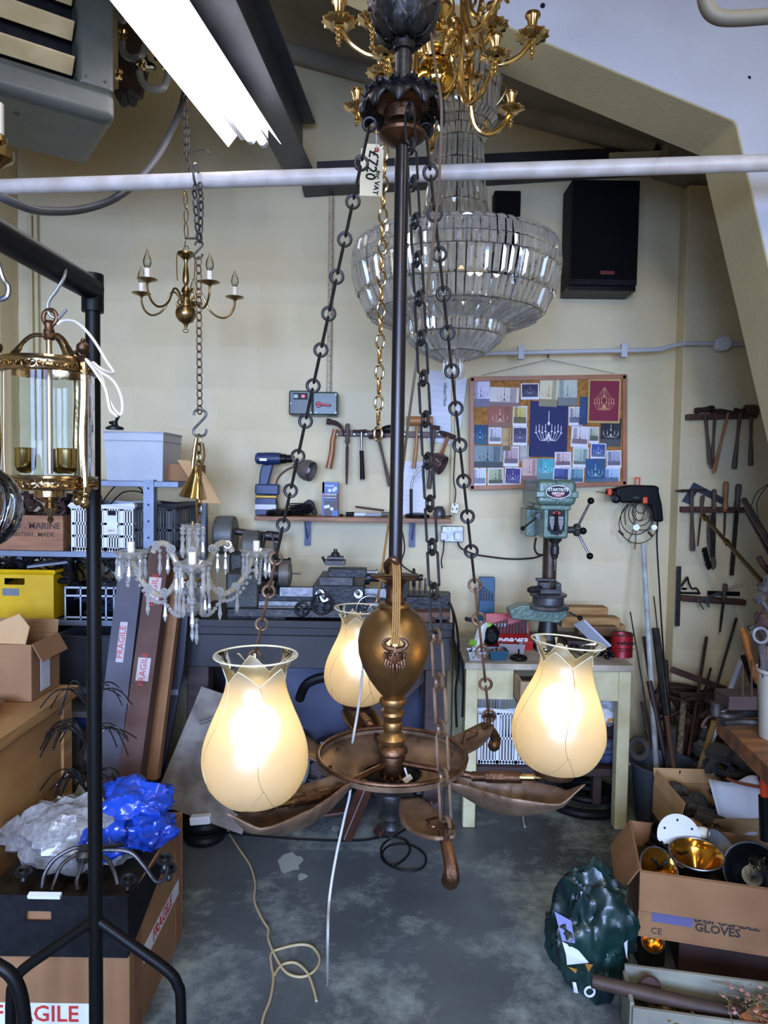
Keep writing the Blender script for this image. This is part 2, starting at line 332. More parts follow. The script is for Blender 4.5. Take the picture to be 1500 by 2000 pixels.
# conduits
def conduit(name,pts,Y,r,m,label,clips=()):
    t=thing(name,W(*pts[0],Y),label,'conduit'); b=MB(); b.tube(spline([W(p[0],p[1],Y) for p in pts],4),r,10); b.build('pipe',m,t)
    for c in clips:
        k=MB(); q=W(c[0],c[1],Y); k.box(q+V((0,-.002,0)),(.03 if len(c)<3 else .08,.03,.07 if len(c)<3 else .02)); k.cyl(q+V((0,-.018,.028)),q+V((0,-.021,.028)),.005); k.build('saddle_clip',m,t,bev=.003)
    return t
conduit('wall_conduit',[(647,384),(645,560),(642,768)],3.775,.012,mat('speckled_cream_conduit','b8ac90','8f7460',.6,s=70,lo=.5,hi=.7),'cream conduit running down the back wall to the green motor switch')
conduit('wall_conduit',[(58,418),(61,640),(64,860)],3.77,.010,frame_paint,'cream conduit down the far left corner, left of its pair')
conduit('wall_conduit',[(69,418),(72,640),(75,860)],3.77,.010,frame_paint,'cream conduit down the far left corner, right of its pair')
t=conduit('wall_conduit',[(938,691),(1100,687),(1250,684),(1290,682),(1325,673),(1360,671),(1500,673)],3.66,.0115,mat('white_conduit_paint','b9b9b9',None,.5),'white conduit crossing the wall above the cork board, with round junction box',clips=[(1017,689),(1218,685)])
b=MB(); q=W(1410,672,3.66); b.lathe([(.0,-.03),(.034,-.03),(.037,-.025),(.037,.02)],q,20,RX(pi/2)@M.Diagonal((1,1,-1))); b.build('junction_box',white,t)
conduit('wall_conduit',[(885,730),(884,870),(882,1020)],3.78,.011,frame_paint,'pale conduit down to the twin socket beside the papers')
# ---------------- the large three-light pendant in front ----------------
Ym=1.41
def zc(y,Y=Ym): return W(765,y,Y).z
def xc(y): return W(775,y,Ym).x
X0=W(766,1470,Ym).x
def ax(y): return V((X0,Ym,zc(y)))
ch=thing('pendant_chandelier',(X0,Ym,zc(1635)),'tall bronzed three-light pendant with frosted tulip shades, urn stem and dark link chains','chandelier')
def lz(name,prof,m,n=28,wob=None,parent=None,R=None,**k):
    b=MB(); b.lathe([(r,zc(y)) for r,y in prof],(X0,Ym,0),n,R,wob); return b.build(name,m,parent or ch,**k)
scal=lambda a,i:(.07*abs(sin(4.5*a))*(1 if i<4 else .2) if i<6 else 0)
lz('ceiling_cup',[(.0,-30),(.045,-28),(.060,-6),(.064,18),(.062,38),(.050,58),(.034,74),(.024,84),(.020,92),(.021,100),(.016,102)],iron,40,scal)
lz('cup_rim_leaves',[(.066,-8),(.0665,10),(.064,22)],iron,48,lambda a,i:.06*sin(9*a))
b=MB(); b.cyl(ax(95),ax(240),.0155,n=16); b.build('upper_rod',iron,ch)
# crown of acanthus leaves where the chains hang
b=MB()
for k in range(14):
    a=2*pi*k/14
    def fn(u,v,a=a):
        r=.034+.046*v; wdt=.020*sin(pi*min(1,v*.85+.18))*(1+.25*cos(14*v)); s_=(u-.5)*2
        zz=-.012+.030*v*v*1.0+.012*abs(s_)*(1-v)+(-.012*(v>.85))
        return ax(190)+V((cos(a)*r-sin(a)*wdt*s_,sin(a)*r+cos(a)*wdt*s_,zz+.004*sin(9*s_)))
    b.surf(fn,6,8)
b.build('crown_leaves',iron,ch,solid=.003)
for nm,n_,z0_,fr_ in (('hanging_leaves',10,200,lambda v:(.05+.034*sin(pi*v*.62),-.034*v*v)),('cup_petals',8,84,lambda v:(.022+.048*v**.55,.062*v-.010*(v>.9)))):
    b=MB()
    for k in range(n_):
        a=2*pi*k/n_+.2
        def fn(u,v,a=a):
            s_=(u-.5)*2; r,zz=fr_(v); r*=1-.10*s_*s_; wdt=(.024 if n_==10 else .034)*(sin(pi*min(1,v*.8+.22))**.7)*(1+.12*cos(20*v)); return ax(z0_)+V((cos(a)*r-sin(a)*wdt*s_,sin(a)*r+cos(a)*wdt*s_,zz+.003*cos(8*s_)))
        b.surf(fn,8,10)
    b.build(nm,iron,ch,solid=.003)
lz('crown_socket',[(.016,165),(.03,172),(.042,182),(.052,195),(.056,205),(.05,212),(.036,216),(.034,240),(.016,243)],bronzed)
lz('lower_collar',[(.014,238),(.03,246),(.042,255),(.046,262),(.045,268),(.035,276),(.022,284),(.0135,287)],bronzed)
b=MB(); b.cyl(ax(285),ax(1128),.0135,n=20); b.build('main_rod',mat('dark_lacquered_rod','33333a','3b352f',.32,.85,s=5),ch)
# urn
lz('urn',[(.0135,1172),(.019,1176),(.030,1178),(.033,1183),(.030,1187),(.042,1193),(.058,1208),(.0685,1230),(.0725,1252),(.071,1275),(.063,1300),(.049,1325),(.034,1345),(.024,1356),(.020,1360)],bronze,40)
lz('urn_neck',[(.0135,1124),(.034,1122),(.039,1124),(.038,1128),(.026,1133),(.0185,1142),(.017,1155),(.018,1168),(.021,1174),(.017,1178)],bronzed,30,lambda a,i:.28*cos(2*a) if i in(1,2,3) else 0)
lz('baluster_stem',[(.018,1357),(.026,1362),(.028,1368),(.026,1375),(.019,1378),(.018,1384),(.023,1388),(.024,1394),(.020,1400),(.018,1408),(.020,1412),(.019,1422),(.0175,1428),(.024,1434),(.0275,1441),(.026,1448),(.020,1452)],bronze,28)
lz('arm_hub',[(.018,1450),(.026,1455),(.031,1462),(.031,1468),(.025,1473),(.026,1478),(.0265,1508),(.024,1514),(.012,1517)],bronzed,28)
# small curl where the flex loops over the neck
lp=[(752,1068,1.36),(757,1030,1.372),(764,1060,1.362)]
# satyr mask on the urn
mc=ax(1266)+V((0.001,-.070,0)); MK=thing('mask_ornament',mc,parent=ch); b=MB()
b.sph(mc+V((0,.004,.0)),(.0135,.009,.019)); b.sph(mc+V((0,-.006,-.001)),(.0035,.005,.008),8)
for s_ in (-1,1):
    b.sph(mc+V((s_*.0065,-.0035,.004)),(.0035,.003,.0025),8); b.tube([mc+V((s_*.001,-.006,.0075)),mc+V((s_*.006,-.0065,.009)),mc+V((s_*.011,-.003,.006))],.0016,6)
    b.tube([mc+V((s_*.002+s_*.0145*sin(t)*1.0,-.002,.011+.009*(1-cos(t))*.9)) for t in [k*.5 for k in range(7)]]+[mc+V((s_*.006,-.004,.016))],[.0045-.0004*k for k in range(8)],7)
    b.sph(mc+V((s_*.0135,-.001,.002)),(.003,.003,.006),8)
    for k in range(4):
        x=s_*(.0025+.0032*k); b.tube([mc+V((x,-.005+.001*k,-.008+.002*k)),mc+V((x*1.15,-.006+.001*k,-.015+.002*k)),mc+V((x*.9+s_*.001,-.004,-.027+.004*k))],[.0022,.002,.0008],6)
    b.tube([mc+V((0,-.0075,-.0065)),mc+V((s_*.005,-.0068,-.0075)),mc+V((s_*.008,-.005,-.011))],.0013,6)
b.build('satyr_face',bronzed,MK); MK.scale=(1.35,1.2,1.35)
# bowl
def bowl(u,v,prof=[(.147,1470),(.151,1474),(.149,1484),(.138,1486),(.120,1492),(.100,1502),(.085,1508),(.06,1512)]):
    k=v*(len(prof)-1); i=min(int(k),len(prof)-2); t=k-i; r=prof[i][0]*(1-t)+prof[i+1][0]*t; y=prof[i][1]*(1-t)+prof[i+1][1]*t; a=2*pi*u
    return V((X0+r*cos(a),Ym+r*sin(a),zc(y)))
b=MB(); b.surf(bowl,56,14,True); b.build('bowl',copperd,ch,solid=.003)
b=MB(); b.torus((X0,Ym,zc(1472)),.149,.0045,n=48); b.build('bowl_rim',bronzed,ch)
lz('finial',[(.075,1512),(.06,1520),(.052,1532),(.047,1537),(.030,1541),(.033,1548),(.031,1560),(.024,1575),(.019,1584),(.024,1588),(.027,1592),(.021,1598),(.013,1602),(.019,1608),(.021,1614),(.015,1622),(.006,1629),(.003,1640),(.0,1642)],iron,28)
for k in range(8):
    a=k*pi/4+.3; p=V((X0+.128*cos(a),Ym+.128*sin(a),zc(1489))); b=MB(); b.cyl(p,p+V((0,0,.008)),.0045,.003,8); b.build('bowl_screw',bronzed,ch)
b=MB(); q=ax(1508)+V((.03,-.045,.006)); b.box(q,(.018,.008,.008),RZ(.4)@RY(-.5)); b.cyl(q+V((.0,0,.004)),q+V((-.006,0,.022)),.002,n=6); b.build('choc_block',white,ch)
b=MB()
for dx in (-.010,0,.011): b.tube([ax(1500)+V((dx,-.012,0)),ax(1512)+V((dx*1.6,-.03,0)),ax(1530)+V((dx*2,-.02,0))],.0025,6)
b.build('inner_wires',bronzed,ch)
# lamps
frost=bpy.data.materials.new('frosted_glass'); frost.use_nodes=True; n=frost.node_tree.nodes; L=frost.node_tree.links; n.remove(n['Principled BSDF']); out=n['Material Output']
tl=n.new('ShaderNodeBsdfTranslucent'); tl.inputs[0].default_value=lin('e6d4ae'); df=n.new('ShaderNodeBsdfDiffuse'); df.inputs[0].default_value=lin('d8cfae'); rf=n.new('ShaderNodeBsdfRefraction'); rf.inputs[0].default_value=lin('fff1d0'); rf.inputs['Roughness'].default_value=.62; rf.inputs['IOR'].default_value=1.25
m1=n.new('ShaderNodeMixShader'); m1.inputs[0].default_value=.35; m2=n.new('ShaderNodeMixShader'); m2.inputs[0].default_value=.48; g=n.new('ShaderNodeBsdfGlossy'); g.inputs['Roughness'].default_value=.35; m3=n.new('ShaderNodeMixShader'); m3.inputs[0].default_value=.06
L.new(tl.outputs[0],m1.inputs[1]); L.new(df.outputs[0],m1.inputs[2]); L.new(m1.outputs[0],m2.inputs[1]); L.new(rf.outputs[0],m2.inputs[2]); L.new(m2.outputs[0],m3.inputs[1]); L.new(g.outputs[0],m3.inputs[2]); L.new(m3.outputs[0],out.inputs[0])
bulbm=emis('lit_bulb','ffe4b8',17)
SP=[(.032,0),(.046,.003),(.060,.012),(.073,.028),(.0825,.050),(.0852,.072),(.0815,.098),(.071,.128),(.058,.158),(.0495,.182),(.0470,.200),(.0500,.215),(.058,.229),(.0665,.238)]
def prof(t):
    k=t*(len(SP)-1); i=min(int(k),len(SP)-2); q=k-i; a,b_,c,d_=SP[max(i-1,0)],SP[i],SP[i+1],SP[min(i+2,len(SP)-1)]
    f=lambda j:.5*((2*b_[j])+(c[j]-a[j])*q+(2*a[j]-5*b_[j]+4*c[j]-d_[j])*q*q+(3*b_[j]-a[j]-3*c[j]+d_[j])*q**3)
    return f(0),f(1)
def lamp(base,tilt,rotz,scale=1.0):
    R=tilt@RZ(rotz)
    sh=thing('lamp_shade',base,parent=ch)
    P=lambda r,z,a:V(base)+R@V((r*cos(a)*scale,r*sin(a)*scale,z*scale))
    zig=lambda a: .76+.14*abs(((a/(2*pi)*5)%1)*2-1)
    b=MB(); b.surf(lambda u,v:P(*prof(v*min(.97,zig(2*pi*u))),2*pi*u),64,34,True); b.build('frosted_glass',frost,sh,smooth=60)
    b=MB(); b.surf(lambda u,v:P(*prof(min(.97,zig(2*pi*u))*(1-v)+v),2*pi*u),64,8,True); b.build('clear_glass_rim',glassm,sh,smooth=60)
    b=MB(); b.torus(P(0,.238,0),.0665*scale,.0016*scale,R,40,6)
    b.tube([P(prof(min(.97,zig(t)))[0]+.0006,prof(min(.97,zig(t)))[1],t) for t in [2*pi*k/64 for k in range(64)]],.0009*scale,5,closed=True)
    b.build('bright_edge',mat('bright_glass_edge','f2e6bc',None,.15,tr=.4),sh)
    b=MB()
    for k in range(5):
        a0=2*pi*(k+.5)/5
        pts=[]
        for j in range(17):
            t=j/16; v=(.76)*(1-t)+.30*t; r,z=prof(v); pts.append(P(r+.0005,z,a0+.22*sin(t*pi)*0+.10*sin(2*pi*t)))
        b.tube(pts,.0007,5)
        pts=[]
        for j in range(17):
            t=j/16; v=.31-.20*sin(pi*t); r,z=prof(v); pts.append(P(r+.0005,z,a0+t*2*pi/5))
        b.tube(pts,.0006,5)
    b.build('cut_petal_lines',mat('cut_line_glass','a08a58',None,.3),sh)
    b=MB(); c=P(0,.116,0); b.sph(c,(.028*scale,.028*scale,.040*scale),16,R); b.build('bulb',bulbm,sh)
    b=MB(); b.cyl(P(0,.02,0),P(0,.085,0),.012*scale,n=12); b.build('lamp_holder',creamp,sh)
    b=MB(); b.lathe([(.012,-.012),(.036,-.010),(.040,0),(.039,.008),(.034,.006)],base,24,R@M.Scale(scale,3)); b.build('shade_gallery',bronzed,sh)
    return sh
def leaf(ang,r0,r1,zb,droop,wmax,deep,name='leaf_pan'):
    b=MB(); d=V((cos(ang),sin(ang),0)); n_=V((-sin(ang),cos(ang),0)); c0=V((X0,Ym,0))
    def fn(u,v):
        s_=u*2-1; r=r0+(r1-r0)*v
        wd=wmax*(.55+.45*sin(pi*min(1,max(0,(v-.15)/.9))))*(1 if v<.78 else max(.02,1-((v-.78)/.22)**1.6)); 
        if v<.55: wd*=1+.07*abs(sin(v*34))
        z=zb+droop*(1-v)**1.3*0+droop*sin(pi*.5*v)**2*(-1)+.030*max(0,v-.86)/.14-deep*(1-s_*s_)*sin(pi*min(1,.12+v*.92))
        return c0+d*r+n_*wd*s_+V((0,0,z))
    b.surf(fn,12,34); return b.build(name,copperd,ch,solid=.003)
lamps=[(W(498,1563,1.13),'L'),(W(1082,1503,1.29),'R'),(W(697,1372,1.76),'B')]
zarm=zc(1487)
for (base,k) in lamps:
    d=V((base.x-X0,base.y-Ym,0)); ang=math.atan2(d.y,d.x); r=d.length; d.normalize()
    tilt={'L':M.Identity(3),'R':RY(.09)@RX(-.03),'B':RY(.03)}[k]
    lamp(base,tilt,{'L':-.62,'R':-.95,'B':-.5}[k],{'L':1,'R':1.0,'B':1.0}[k])
    h=V((X0,Ym,zarm)); e=base+V((0,0,-.016)); s0=h+d*.022; s1=h+d*(r*.55); 
    b=MB(); b.cyl(s0,s1,.0065,n=10); b.build('arm_rod',bronzed,ch)
    v1=(e-s1).normalized(); b=MB(); b.cyl(s1-v1*.01,s1+v1*.02,.0095,n=12); b.cyl(s1+v1*.02,s1+v1*.055,.0125,n=8); b.cyl(s1+v1*.055,s1+v1*.085,.011,n=12); b.build('arm_socket',bronzed,ch)
    b=MB(); b.cyl(s1+v1*.085,s1+v1*.11,.0065,n=10); b.cyl(s1+v1*.11,e,.004,n=8); b.cyl(e+V((0,0,-.004)),e+V((0,0,.01)),.006,n=8); b.build('brass_nipple',brass if k!='L' else brassd,ch)
    leaf(ang,.125,r+.056,zarm-.010+(.024 if k=='L' else 0),.0,.043,.052)
# hooked strap leaves that take the chains
def chainleaf(ang,r1,zend,nm='hook_arm'):
    d=V((cos(ang),sin(ang),0)); n_=V((-sin(ang),cos(ang),0)); c0=V((X0,Ym,0)); b=MB()
    def fn(u,v):
        s_=u*2-1; r=.125+(r1-.125)*v; wd=.034*(sin(pi*(.1+.82*v))**.8)+.004
        z=zc(1505)+(zend-zc(1505))*v-.028*sin(pi*v)+.016*s_*s_*sin(pi*v)
        return c0+d*r+n_*wd*s_+V((0,0,z))
    b.surf(fn,8,20)
    o=b.build(nm,copperd,ch,solid=.006)
    b=MB(); e=c0+d*r1+V((0,0,zend)); b.tube(spline([e-d*.02+V((0,0,.002)),e+V((0,0,-.010)),e+d*.02+V((0,0,-.028)),e+d*.028+V((0,0,-.046)),e+d*.022+V((0,0,-.056))],4),[.008+.0004*k for k in range(17)],10)
    b.sph(e+d*.022+V((0,0,-.056)),.0145,12)
    b.cyl(e+V((0,0,-.004)),e+V((0,0,.018)),.0055,n=8); b.lathe([(.006,.018),(.015,.019),(.016,.022),(.006,.024)],e,16)
    b.tube(spline([e-d*.10+V((0,0,-.020)),e-d*.07+n_*.012+V((0,0,-.002)),e-d*.05+V((0,0,-.006)),e-d*.06-n_*.010+V((0,0,-.008)),e-d*.085+V((0,0,-.016))],5),.0025,6)
    b.build('scroll_hook',bronzed,ch); return e+V((0,0,.02))
hk=[]
for (px,py,Y) in ((872,1612,1.095),(955,1398,1.64),(484,1345,1.50)):
    p=W(px,py,Y); hk.append(chainleaf(math.atan2(p.y-Ym,p.x-X0),sqrt((p.x-X0)**2+(p.y-Ym)**2),p.z-.02))
# chains of rings and long links
b=MB(); b.torus((0,0,0),.0118,.0030,n=16,m=7); ringme=b.mesh('ring',iron)
def longlink(wd,m):
    b=MB(); w_,h=wd,.0290; c=.004
    b.tube([(-w_,0,-h+c),(-w_+c,0,-h),(w_-c,0,-h),(w_,0,-h+c),(w_,0,h-c),(w_-c,0,h),(-w_+c,0,h),(-w_,0,h-c)],.0024,4,closed=True); return b.mesh('long_link',m,smooth=0)
ringc=MB().torus((0,0,0),.0118,.0030,n=16,m=7).mesh('ring',copperd)
lls=[longlink(.0085,iron),longlink(.0085,copperd),longlink(.0055,iron),longlink(.0055,copperd)]
def chain(A,B,n,side,thin,nm='chain'):
    A=V(A);B=V(B); t=thing(nm,B,parent=ch); d=(B-A); p=d.length/n; z=-d.normalized()
    s_=V(side); x=(s_-z*s_.dot(z)).normalized(); y=z.cross(x); R=M((x,y,z)).transposed()   # long links lie in x-z
    sc_=(p/.0685)
    for k in range(n+1):
        f=k/n; c=A+d*f; low=f>.72
        inst('ring',ringc if low else ringme,TM(c,R@RY(pi/2)@RZ(.3) if 1 else R,sc_),t)     # ring in y-z plane, seen edge-on from y
        if k<n: inst('long_link',lls[(1 if low else 0)+(2 if thin else 0)],TM(A+d*((k+.5)/n),R,sc_),t)
chain(W(722,243,1.405),hk[2],16,(0,1,.0),True)
chain(W(800,215,1.345),hk[0],17,(1,.35,0),False)
chain(W(832,255,1.47),hk[1],16,(.15,1,0),True)
# flexes of the lamp
def cable(name,pts,r,m,label,cat='cable',group=None,n=6,parent=None):
    b=MB(); b.tube(spline(pts,n),r,7)
    return b.build(name,m,parent,label,cat,group) if parent is None else b.build(name,m,parent)
cable('flex',[W(842,66,1.37),W(852,140,1.33),W(862,210,1.32),W(859,330,1.34),W(852,420,1.37),W(838,540,1.40),W(816,690,1.43),W(797,830,1.45),W(785,930,1.44)],.0028,mat('brown_flex','5a4a38',None,.45),0,parent=ch)
cable('flex',[W(768,960,1.44),W(755,1050,1.46),W(741,1150,1.5),W(735,1175,1.55)],.0026,flexg,0,parent=ch)
b=MB()
for dx in (-.006,-.002,.002,.006): b.tube(spline([V((dx+X0-.012,1.405,zc(1135))),V((dx+X0-.012,1.385,zc(1100))),V((dx+X0-.004,1.365,zc(1090))),V((dx+X0+.002,1.35,zc(1110))),V((dx+X0+.002,1.336,zc(1200))),V((dx+X0,1.333,zc(1240)))],6),.0019,6)
b.build('flex_bundle',flexg,ch)
b=MB(); b.tube(spline([W(757,1118,1.40),W(755,1102,1.37),W(768,1092,1.355),W(777,1104,1.36),W(777,1125,1.37)],5),.006,8); b.build('flex_loop_cover',bronzed,ch)
cable('flex',[W(712,1245,1.60),W(709,1300,1.56),W(700,1380,1.52),W(690,1440,1.50),W(683,1490,1.56),W(684,1545,1.54),W(672,1600,1.5),W(655,1680,1.45),W(643,1760,1.4),W(640,1850,1.36),Wz(640,1925,.004)],.0028,whitecord,0,parent=ch)
# ---------------- things hung from the roof and the pipe ----------------
# white pipe
b=MB(); p0=Wz(-40,366.5,2.50); p1=Wz(1560,316,2.50); dx_=(p1-p0).normalized(); p0=p0-dx_*.8; p1=p1+dx_*.85; b.cyl(p0,p1,.0245,n=20); b.build('hanging_pipe',pipem,None,'long white painted pipe crossing the whole room below the roof','pipe')
# fluorescent light
zt=2.92; bl=thing('batten_light',Wz(497,270,zt),'lit twin tube fluorescent batten light under the roof','ceiling light')
dl=V((.155,1,0)).normalized()
def line(px,py,z,back): e=Wz(px,py,z); return e-dl*back,e
for (px,py) in ((487,268),(512,275)):
    a_,e_=line(px,py,2.90,1.75); b=MB(); b.cyl(a_,e_,.017,n=12); b.build('tube',tubem,bl)
    b=MB(); b.cyl(e_,e_+dl*.025,.018,n=12); b.build('tube_cap',white,bl)
a_,e_=line(497,258,2.985,1.75); b=MB(); R=basis(dl)
c=(a_+e_)/2; Ln=(e_-a_).length
b.box(c,(.12,.06,Ln),R); b.build('batten_body',white,bl)
b=MB(); x_=R.col[0]
for s_ in (-1,1): b.add([a_+x_*s_*.06+V((0,0,.01)),e_+x_*s_*.06+V((0,0,.01)),e_+x_*s_*.115+V((0,0,-.055)),a_+x_*s_*.115+V((0,0,-.055))],[(0,1,2,3)])
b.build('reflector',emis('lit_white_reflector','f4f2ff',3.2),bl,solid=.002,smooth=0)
# heater with louvres
c0=Wz(224,243,2.72); hz=2.72; ang=rad(55); d1=V((sin(ang),cos(ang),0)); d2=V((-cos(ang),sin(ang),0)); Lx,Dp,Ht=.95,.42,.66
ht=thing('unit_heater',c0,'grey green unit heater with five tan louvres hung under the roof','heater')
Rh=M((d1,d2,V((0,0,1)))).transposed()
def hb(b,x0,x1,y0,y1,z0,z1): b.box(c0+Rh@V((-(x0+x1)/2,(y0+y1)/2,(z0+z1)/2)),(abs(x1-x0),abs(y1-y0),abs(z1-z0)),Rh)
b=MB(); hb(b,0,.115,0,.10,.10,Ht); b.build('corner_panel',heaterm,ht,bev=.015)
b=MB(); hb(b,-.006,Lx,-.008,Dp,0,.115); b.build('bottom_pan',heaterm,ht,bev=.035)
b=MB(); hb(b,.0,Lx,.10,Dp,.10,Ht); b.build('housing',blackmat,ht)
b=MB(); hb(b,.0,Lx,.0,Dp,Ht,Ht+.05); b.build('top_pan',heaterm,ht,bev=.02)
for k in range(6):
    b=MB(); z=.165+k*.112; b.box(c0+Rh@V((-.117-(Lx-.117)/2,.035,z)),(Lx-.125,.062,.010),Rh@RX(-.75)); b.build('louvre',louvm,ht,bev=.004)
b=MB()
for (x,y) in ((.28,.12),(.33,.30)): q=c0+Rh@V((-x,y,-.003)); b.cyl(q,q+V((0,0,.004)),.008,n=8)
for (x,z) in ((.09,.13),(.03,.13)): q=c0+Rh@V((-x,-.003,z)); b.cyl(q,q+Rh@V((0,.005,0)),.005,n=8)
b.build('screws',darksteel,ht)
b=MB(); hb(b,.06,.09,.05,.08,Ht,Ht+.7); hb(b,.7,.73,.05,.08,Ht,Ht+.7); b.build('hanger_rods',steel,ht)
# heater cable
b=MB(); b.tube(pw([(362,172,3.35),(352,215,3.0),(330,265,2.75),(300,318,2.60),(262,360,2.5),(215,392,2.4),(160,409,2.3),(110,413,2.2),(60,408,2.1),(0,384,2.0),(-40,365,2.0)],2.5),.0125,10); b.build('armoured_cable',mat('grey_to_black_cable','5c5c5c','2a2a2c',.55,s=1.2),None,'thick dark cable looping from the beam below the heater','cable')
# wall sconce with glass arms beside the heater
Ys=3.0; t=thing('glass_arm_sconce',W(262,180,Ys),'stored wall light with curved frosted glass arms on a brown board','wall light')
b=MB(); b.prism([(W(p[0],p[1],Ys).x,W(p[0],p[1],Ys).z) for p in ((222,-60),(272,-60),(268,60),(284,112),(268,178),(226,190))],.03,TM((0,Ys+.05,0),RX(pi/2))); b.build('back_board',mat('brown_sconce_board','4c382a','3a2a20',.7,s=9,b=.2),t)
gtube=mat('frosted_glass_tube','9c9a90',None,.25,tr=.5)
for L_ in ([(272,140),(278,160),(296,174),(318,172),(328,150),(327,132)],[(238,70),(240,100),(256,114),(276,108),(286,80),(288,52),(282,28)],[(228,20),(240,40),(252,20),(250,-10)]):
    b=MB(); b.tube(pw(L_,Ys-.1),.014,9); b.build('glass_arm',gtube,t)
b=MB()
for (x,y) in ((322,122),(284,136)): b.lathe([(0,0),(.03,.004),(.042,.012),(.040,.016),(.0,.006)],W(x,y,Ys-.1),18)
b.build('drip_pans',glassm,t)
for (x,y) in ((240,72),(277,130),(323,131),(232,150)): b=MB(); b.lathe([(.0,-.01),(.014,-.008),(.016,.0),(.010,.01),(.017,.02),(.0,.022)],W(x,y,Ys-.12),12); b.build('brass_socket',brass,t)
b=MB(); [b.sph(W(228+random.random()*40,182+random.random()*18,Ys),.014+.01*random.random(),7) for i in range(14)]; b.build('moss_clump',dusty,t)
# ---------------- simple chain helper (oval links as parts) ----------------
def ovalchain(name,pts,ll,r,m,label,cat='chain',parent=None,sy=.62,group=None):
    P=[V(p) for p in pts]; tot=[0]
    for i in range(1,len(P)): tot.append(tot[-1]+(P[i]-P[i-1]).length)
    me=MB().torus((0,0,0),ll/2,r,RX(pi/2)@RZ(pi/2),n=14,m=6,sy=sy).mesh('link',m)
    t=thing(name,P[-1],label,cat,group,parent=parent)
    n=int(tot[-1]/(ll-2.4*r+.0)); 
    for k in range(n):
        s_=(k+.5)/n*tot[-1]; i=max(j for j in range(len(P)) if tot[j]<=s_ ) if s_<tot[-1] else len(P)-2; i=min(i,len(P)-2)
        f=(s_-tot[i])/(tot[i+1]-tot[i]); c=P[i].lerp(P[i+1],f); z=(P[i+1]-P[i]).normalized(); R=basis(z,(0,1,0))
        inst('link',me,TM(c,R@RZ(pi/2*(k%2)+.5)),t)
    return t
def shook(name,A,B,r,m,label,w=.02,cat='hook',parent=None):
    A=V(A);B=V(B); d=B-A; L_=d.length; z=d.normalized(); x=V((1,0,0)); p=lambda a,t:A+z*(L_*t)+x*(w*a)
    b=MB(); b.tube(spline([p(-1,.22),p(-.8,.06),p(0,-.0),p(.85,.08),p(.9,.25),p(0,.5),p(-.9,.75),p(-.85,.92),p(0,1.0),p(.9,.94),p(1.2,.72)],5),r,8); return b.build(name,m,parent,*( (label,cat) if label else ()))
Yp=2.30
# crystal chandelier hanging from the pipe
chm=mat('dull_iron_chain','5a4c3e','7a6648',.45,.8,s=30)
b=MB(); q=Wz(383,342,2.50); b.torus(q+V((0,0,-.0)),.033,.004,RX(0)@RY(pi/2),n=20); b.build('pipe_ring',steel,None,'steel ring looped over the white pipe above the chains','ring')
ovalchain('steel_chain',[q+V((-.004,-.0,-.03)),W(380,380,Yp),W(388,470,Yp)],.030,.0026,darksteel,'doubled dark chain hanging from the ring, left strand')
ovalchain('steel_chain',[q+V((.014,-.012,-.03)),W(393,395,Yp-.02),W(390,472,Yp-.02)],.030,.0026,darksteel,'doubled dark chain hanging from the ring, right strand')
shook('wire_hook',W(389,472,Yp),W(386,505,Yp),.0032,darksteel,'small dark S hook joining the doubled chain to the long chain',.012)
ovalchain('steel_chain',[W(388,503,Yp),W(389,660,Yp),W(390,808,Yp)],.0295,.0021,chm,'long thin bronze chain down to the zinc S hook',sy=.72)
shook('wire_hook',W(391,800,Yp),W(389,852,Yp),.0042,steel,'bright zinc S hook above the crystal chandelier',.020)
Yc=2.30; kx=W(376,1100,Yc).x; zz=lambda y:W(385,y,Yc).z; cc=thing('crystal_arm_chandelier',(kx,Yc,zz(1215)),'small three-arm crystal chandelier with candle sleeves, pendants and bead swags','chandelier')
cx=lambda y,dx=0:V((kx+dx,Yc,zz(y)))
chn=ovalchain('loop_chain',[W(388,850,Yc),W(389,900,Yc),W(390,1020,Yc)],.034,.0026,brassd,None,None,parent=cc,sy=.5)
b=MB(); b.tube([W(384,855,Yc),W(380,880,Yc),W(376,915,Yc)],.006,10); b.tube(pw([(396,865),(399,890),(392,920),(384,980),(387,1022)],Yc-.01),.0035,7); b.build('lead_sleeve',brassd,cc)
b=MB(); b.lathe([(.006,.088),(.011,.084),(.017,.064),(.027,.036),(.038,.006),(.044,-.010),(.041,-.012),(.034,.004)],W(377,965,Yc),28,RY(.14),lambda a,i:.05*sin(12*a) if i>2 else 0); b.build('ceiling_cone',brass,cc)
ct=lambda r,n,z,rr=0:None
def clathe(name,pr,m,c,n=20,wob=None,parent=cc,**k):
    b=MB(); b.lathe(pr,c,n,None,wob); return b.build(name,m,parent,smooth=20,**k)
clathe('crystal_vase',[(.034,0),(.032,-.005),(.020,-.02),(.016,-.05),(.017,-.075),(.022,-.085)],crys,cx(1024),20,lambda a,i:.14*cos(10*a) if i<2 else .05*cos(10*a))
clathe('crystal_ball',[(.008,.030),(.022,.022),(.030,.006),(.030,-.008),(.022,-.024),(.008,-.030)],crys,cx(1104),16,lambda a,i:.06*(i%2)*cos(8*a))
clathe('crystal_bowl',[(.040,.008),(.042,.002),(.034,-.012),(.018,-.026),(.006,-.030)],crys,cx(1148),20,lambda a,i:.05*cos(10*a))
clathe('crystal_ball',[(.008,.026),(.022,.018),(.027,.004),(.026,-.008),(.016,-.022),(.004,-.030)],crys,cx(1188),16)
b=MB(); b.cyl(cx(1018),cx(1205),.0042,n=8); b.build('brass_stem',brass,cc)
clathe('brass_plate',[(.006,.004),(.030,.002),(.032,-.004),(.006,-.008)],brassd,cx(1132),20)
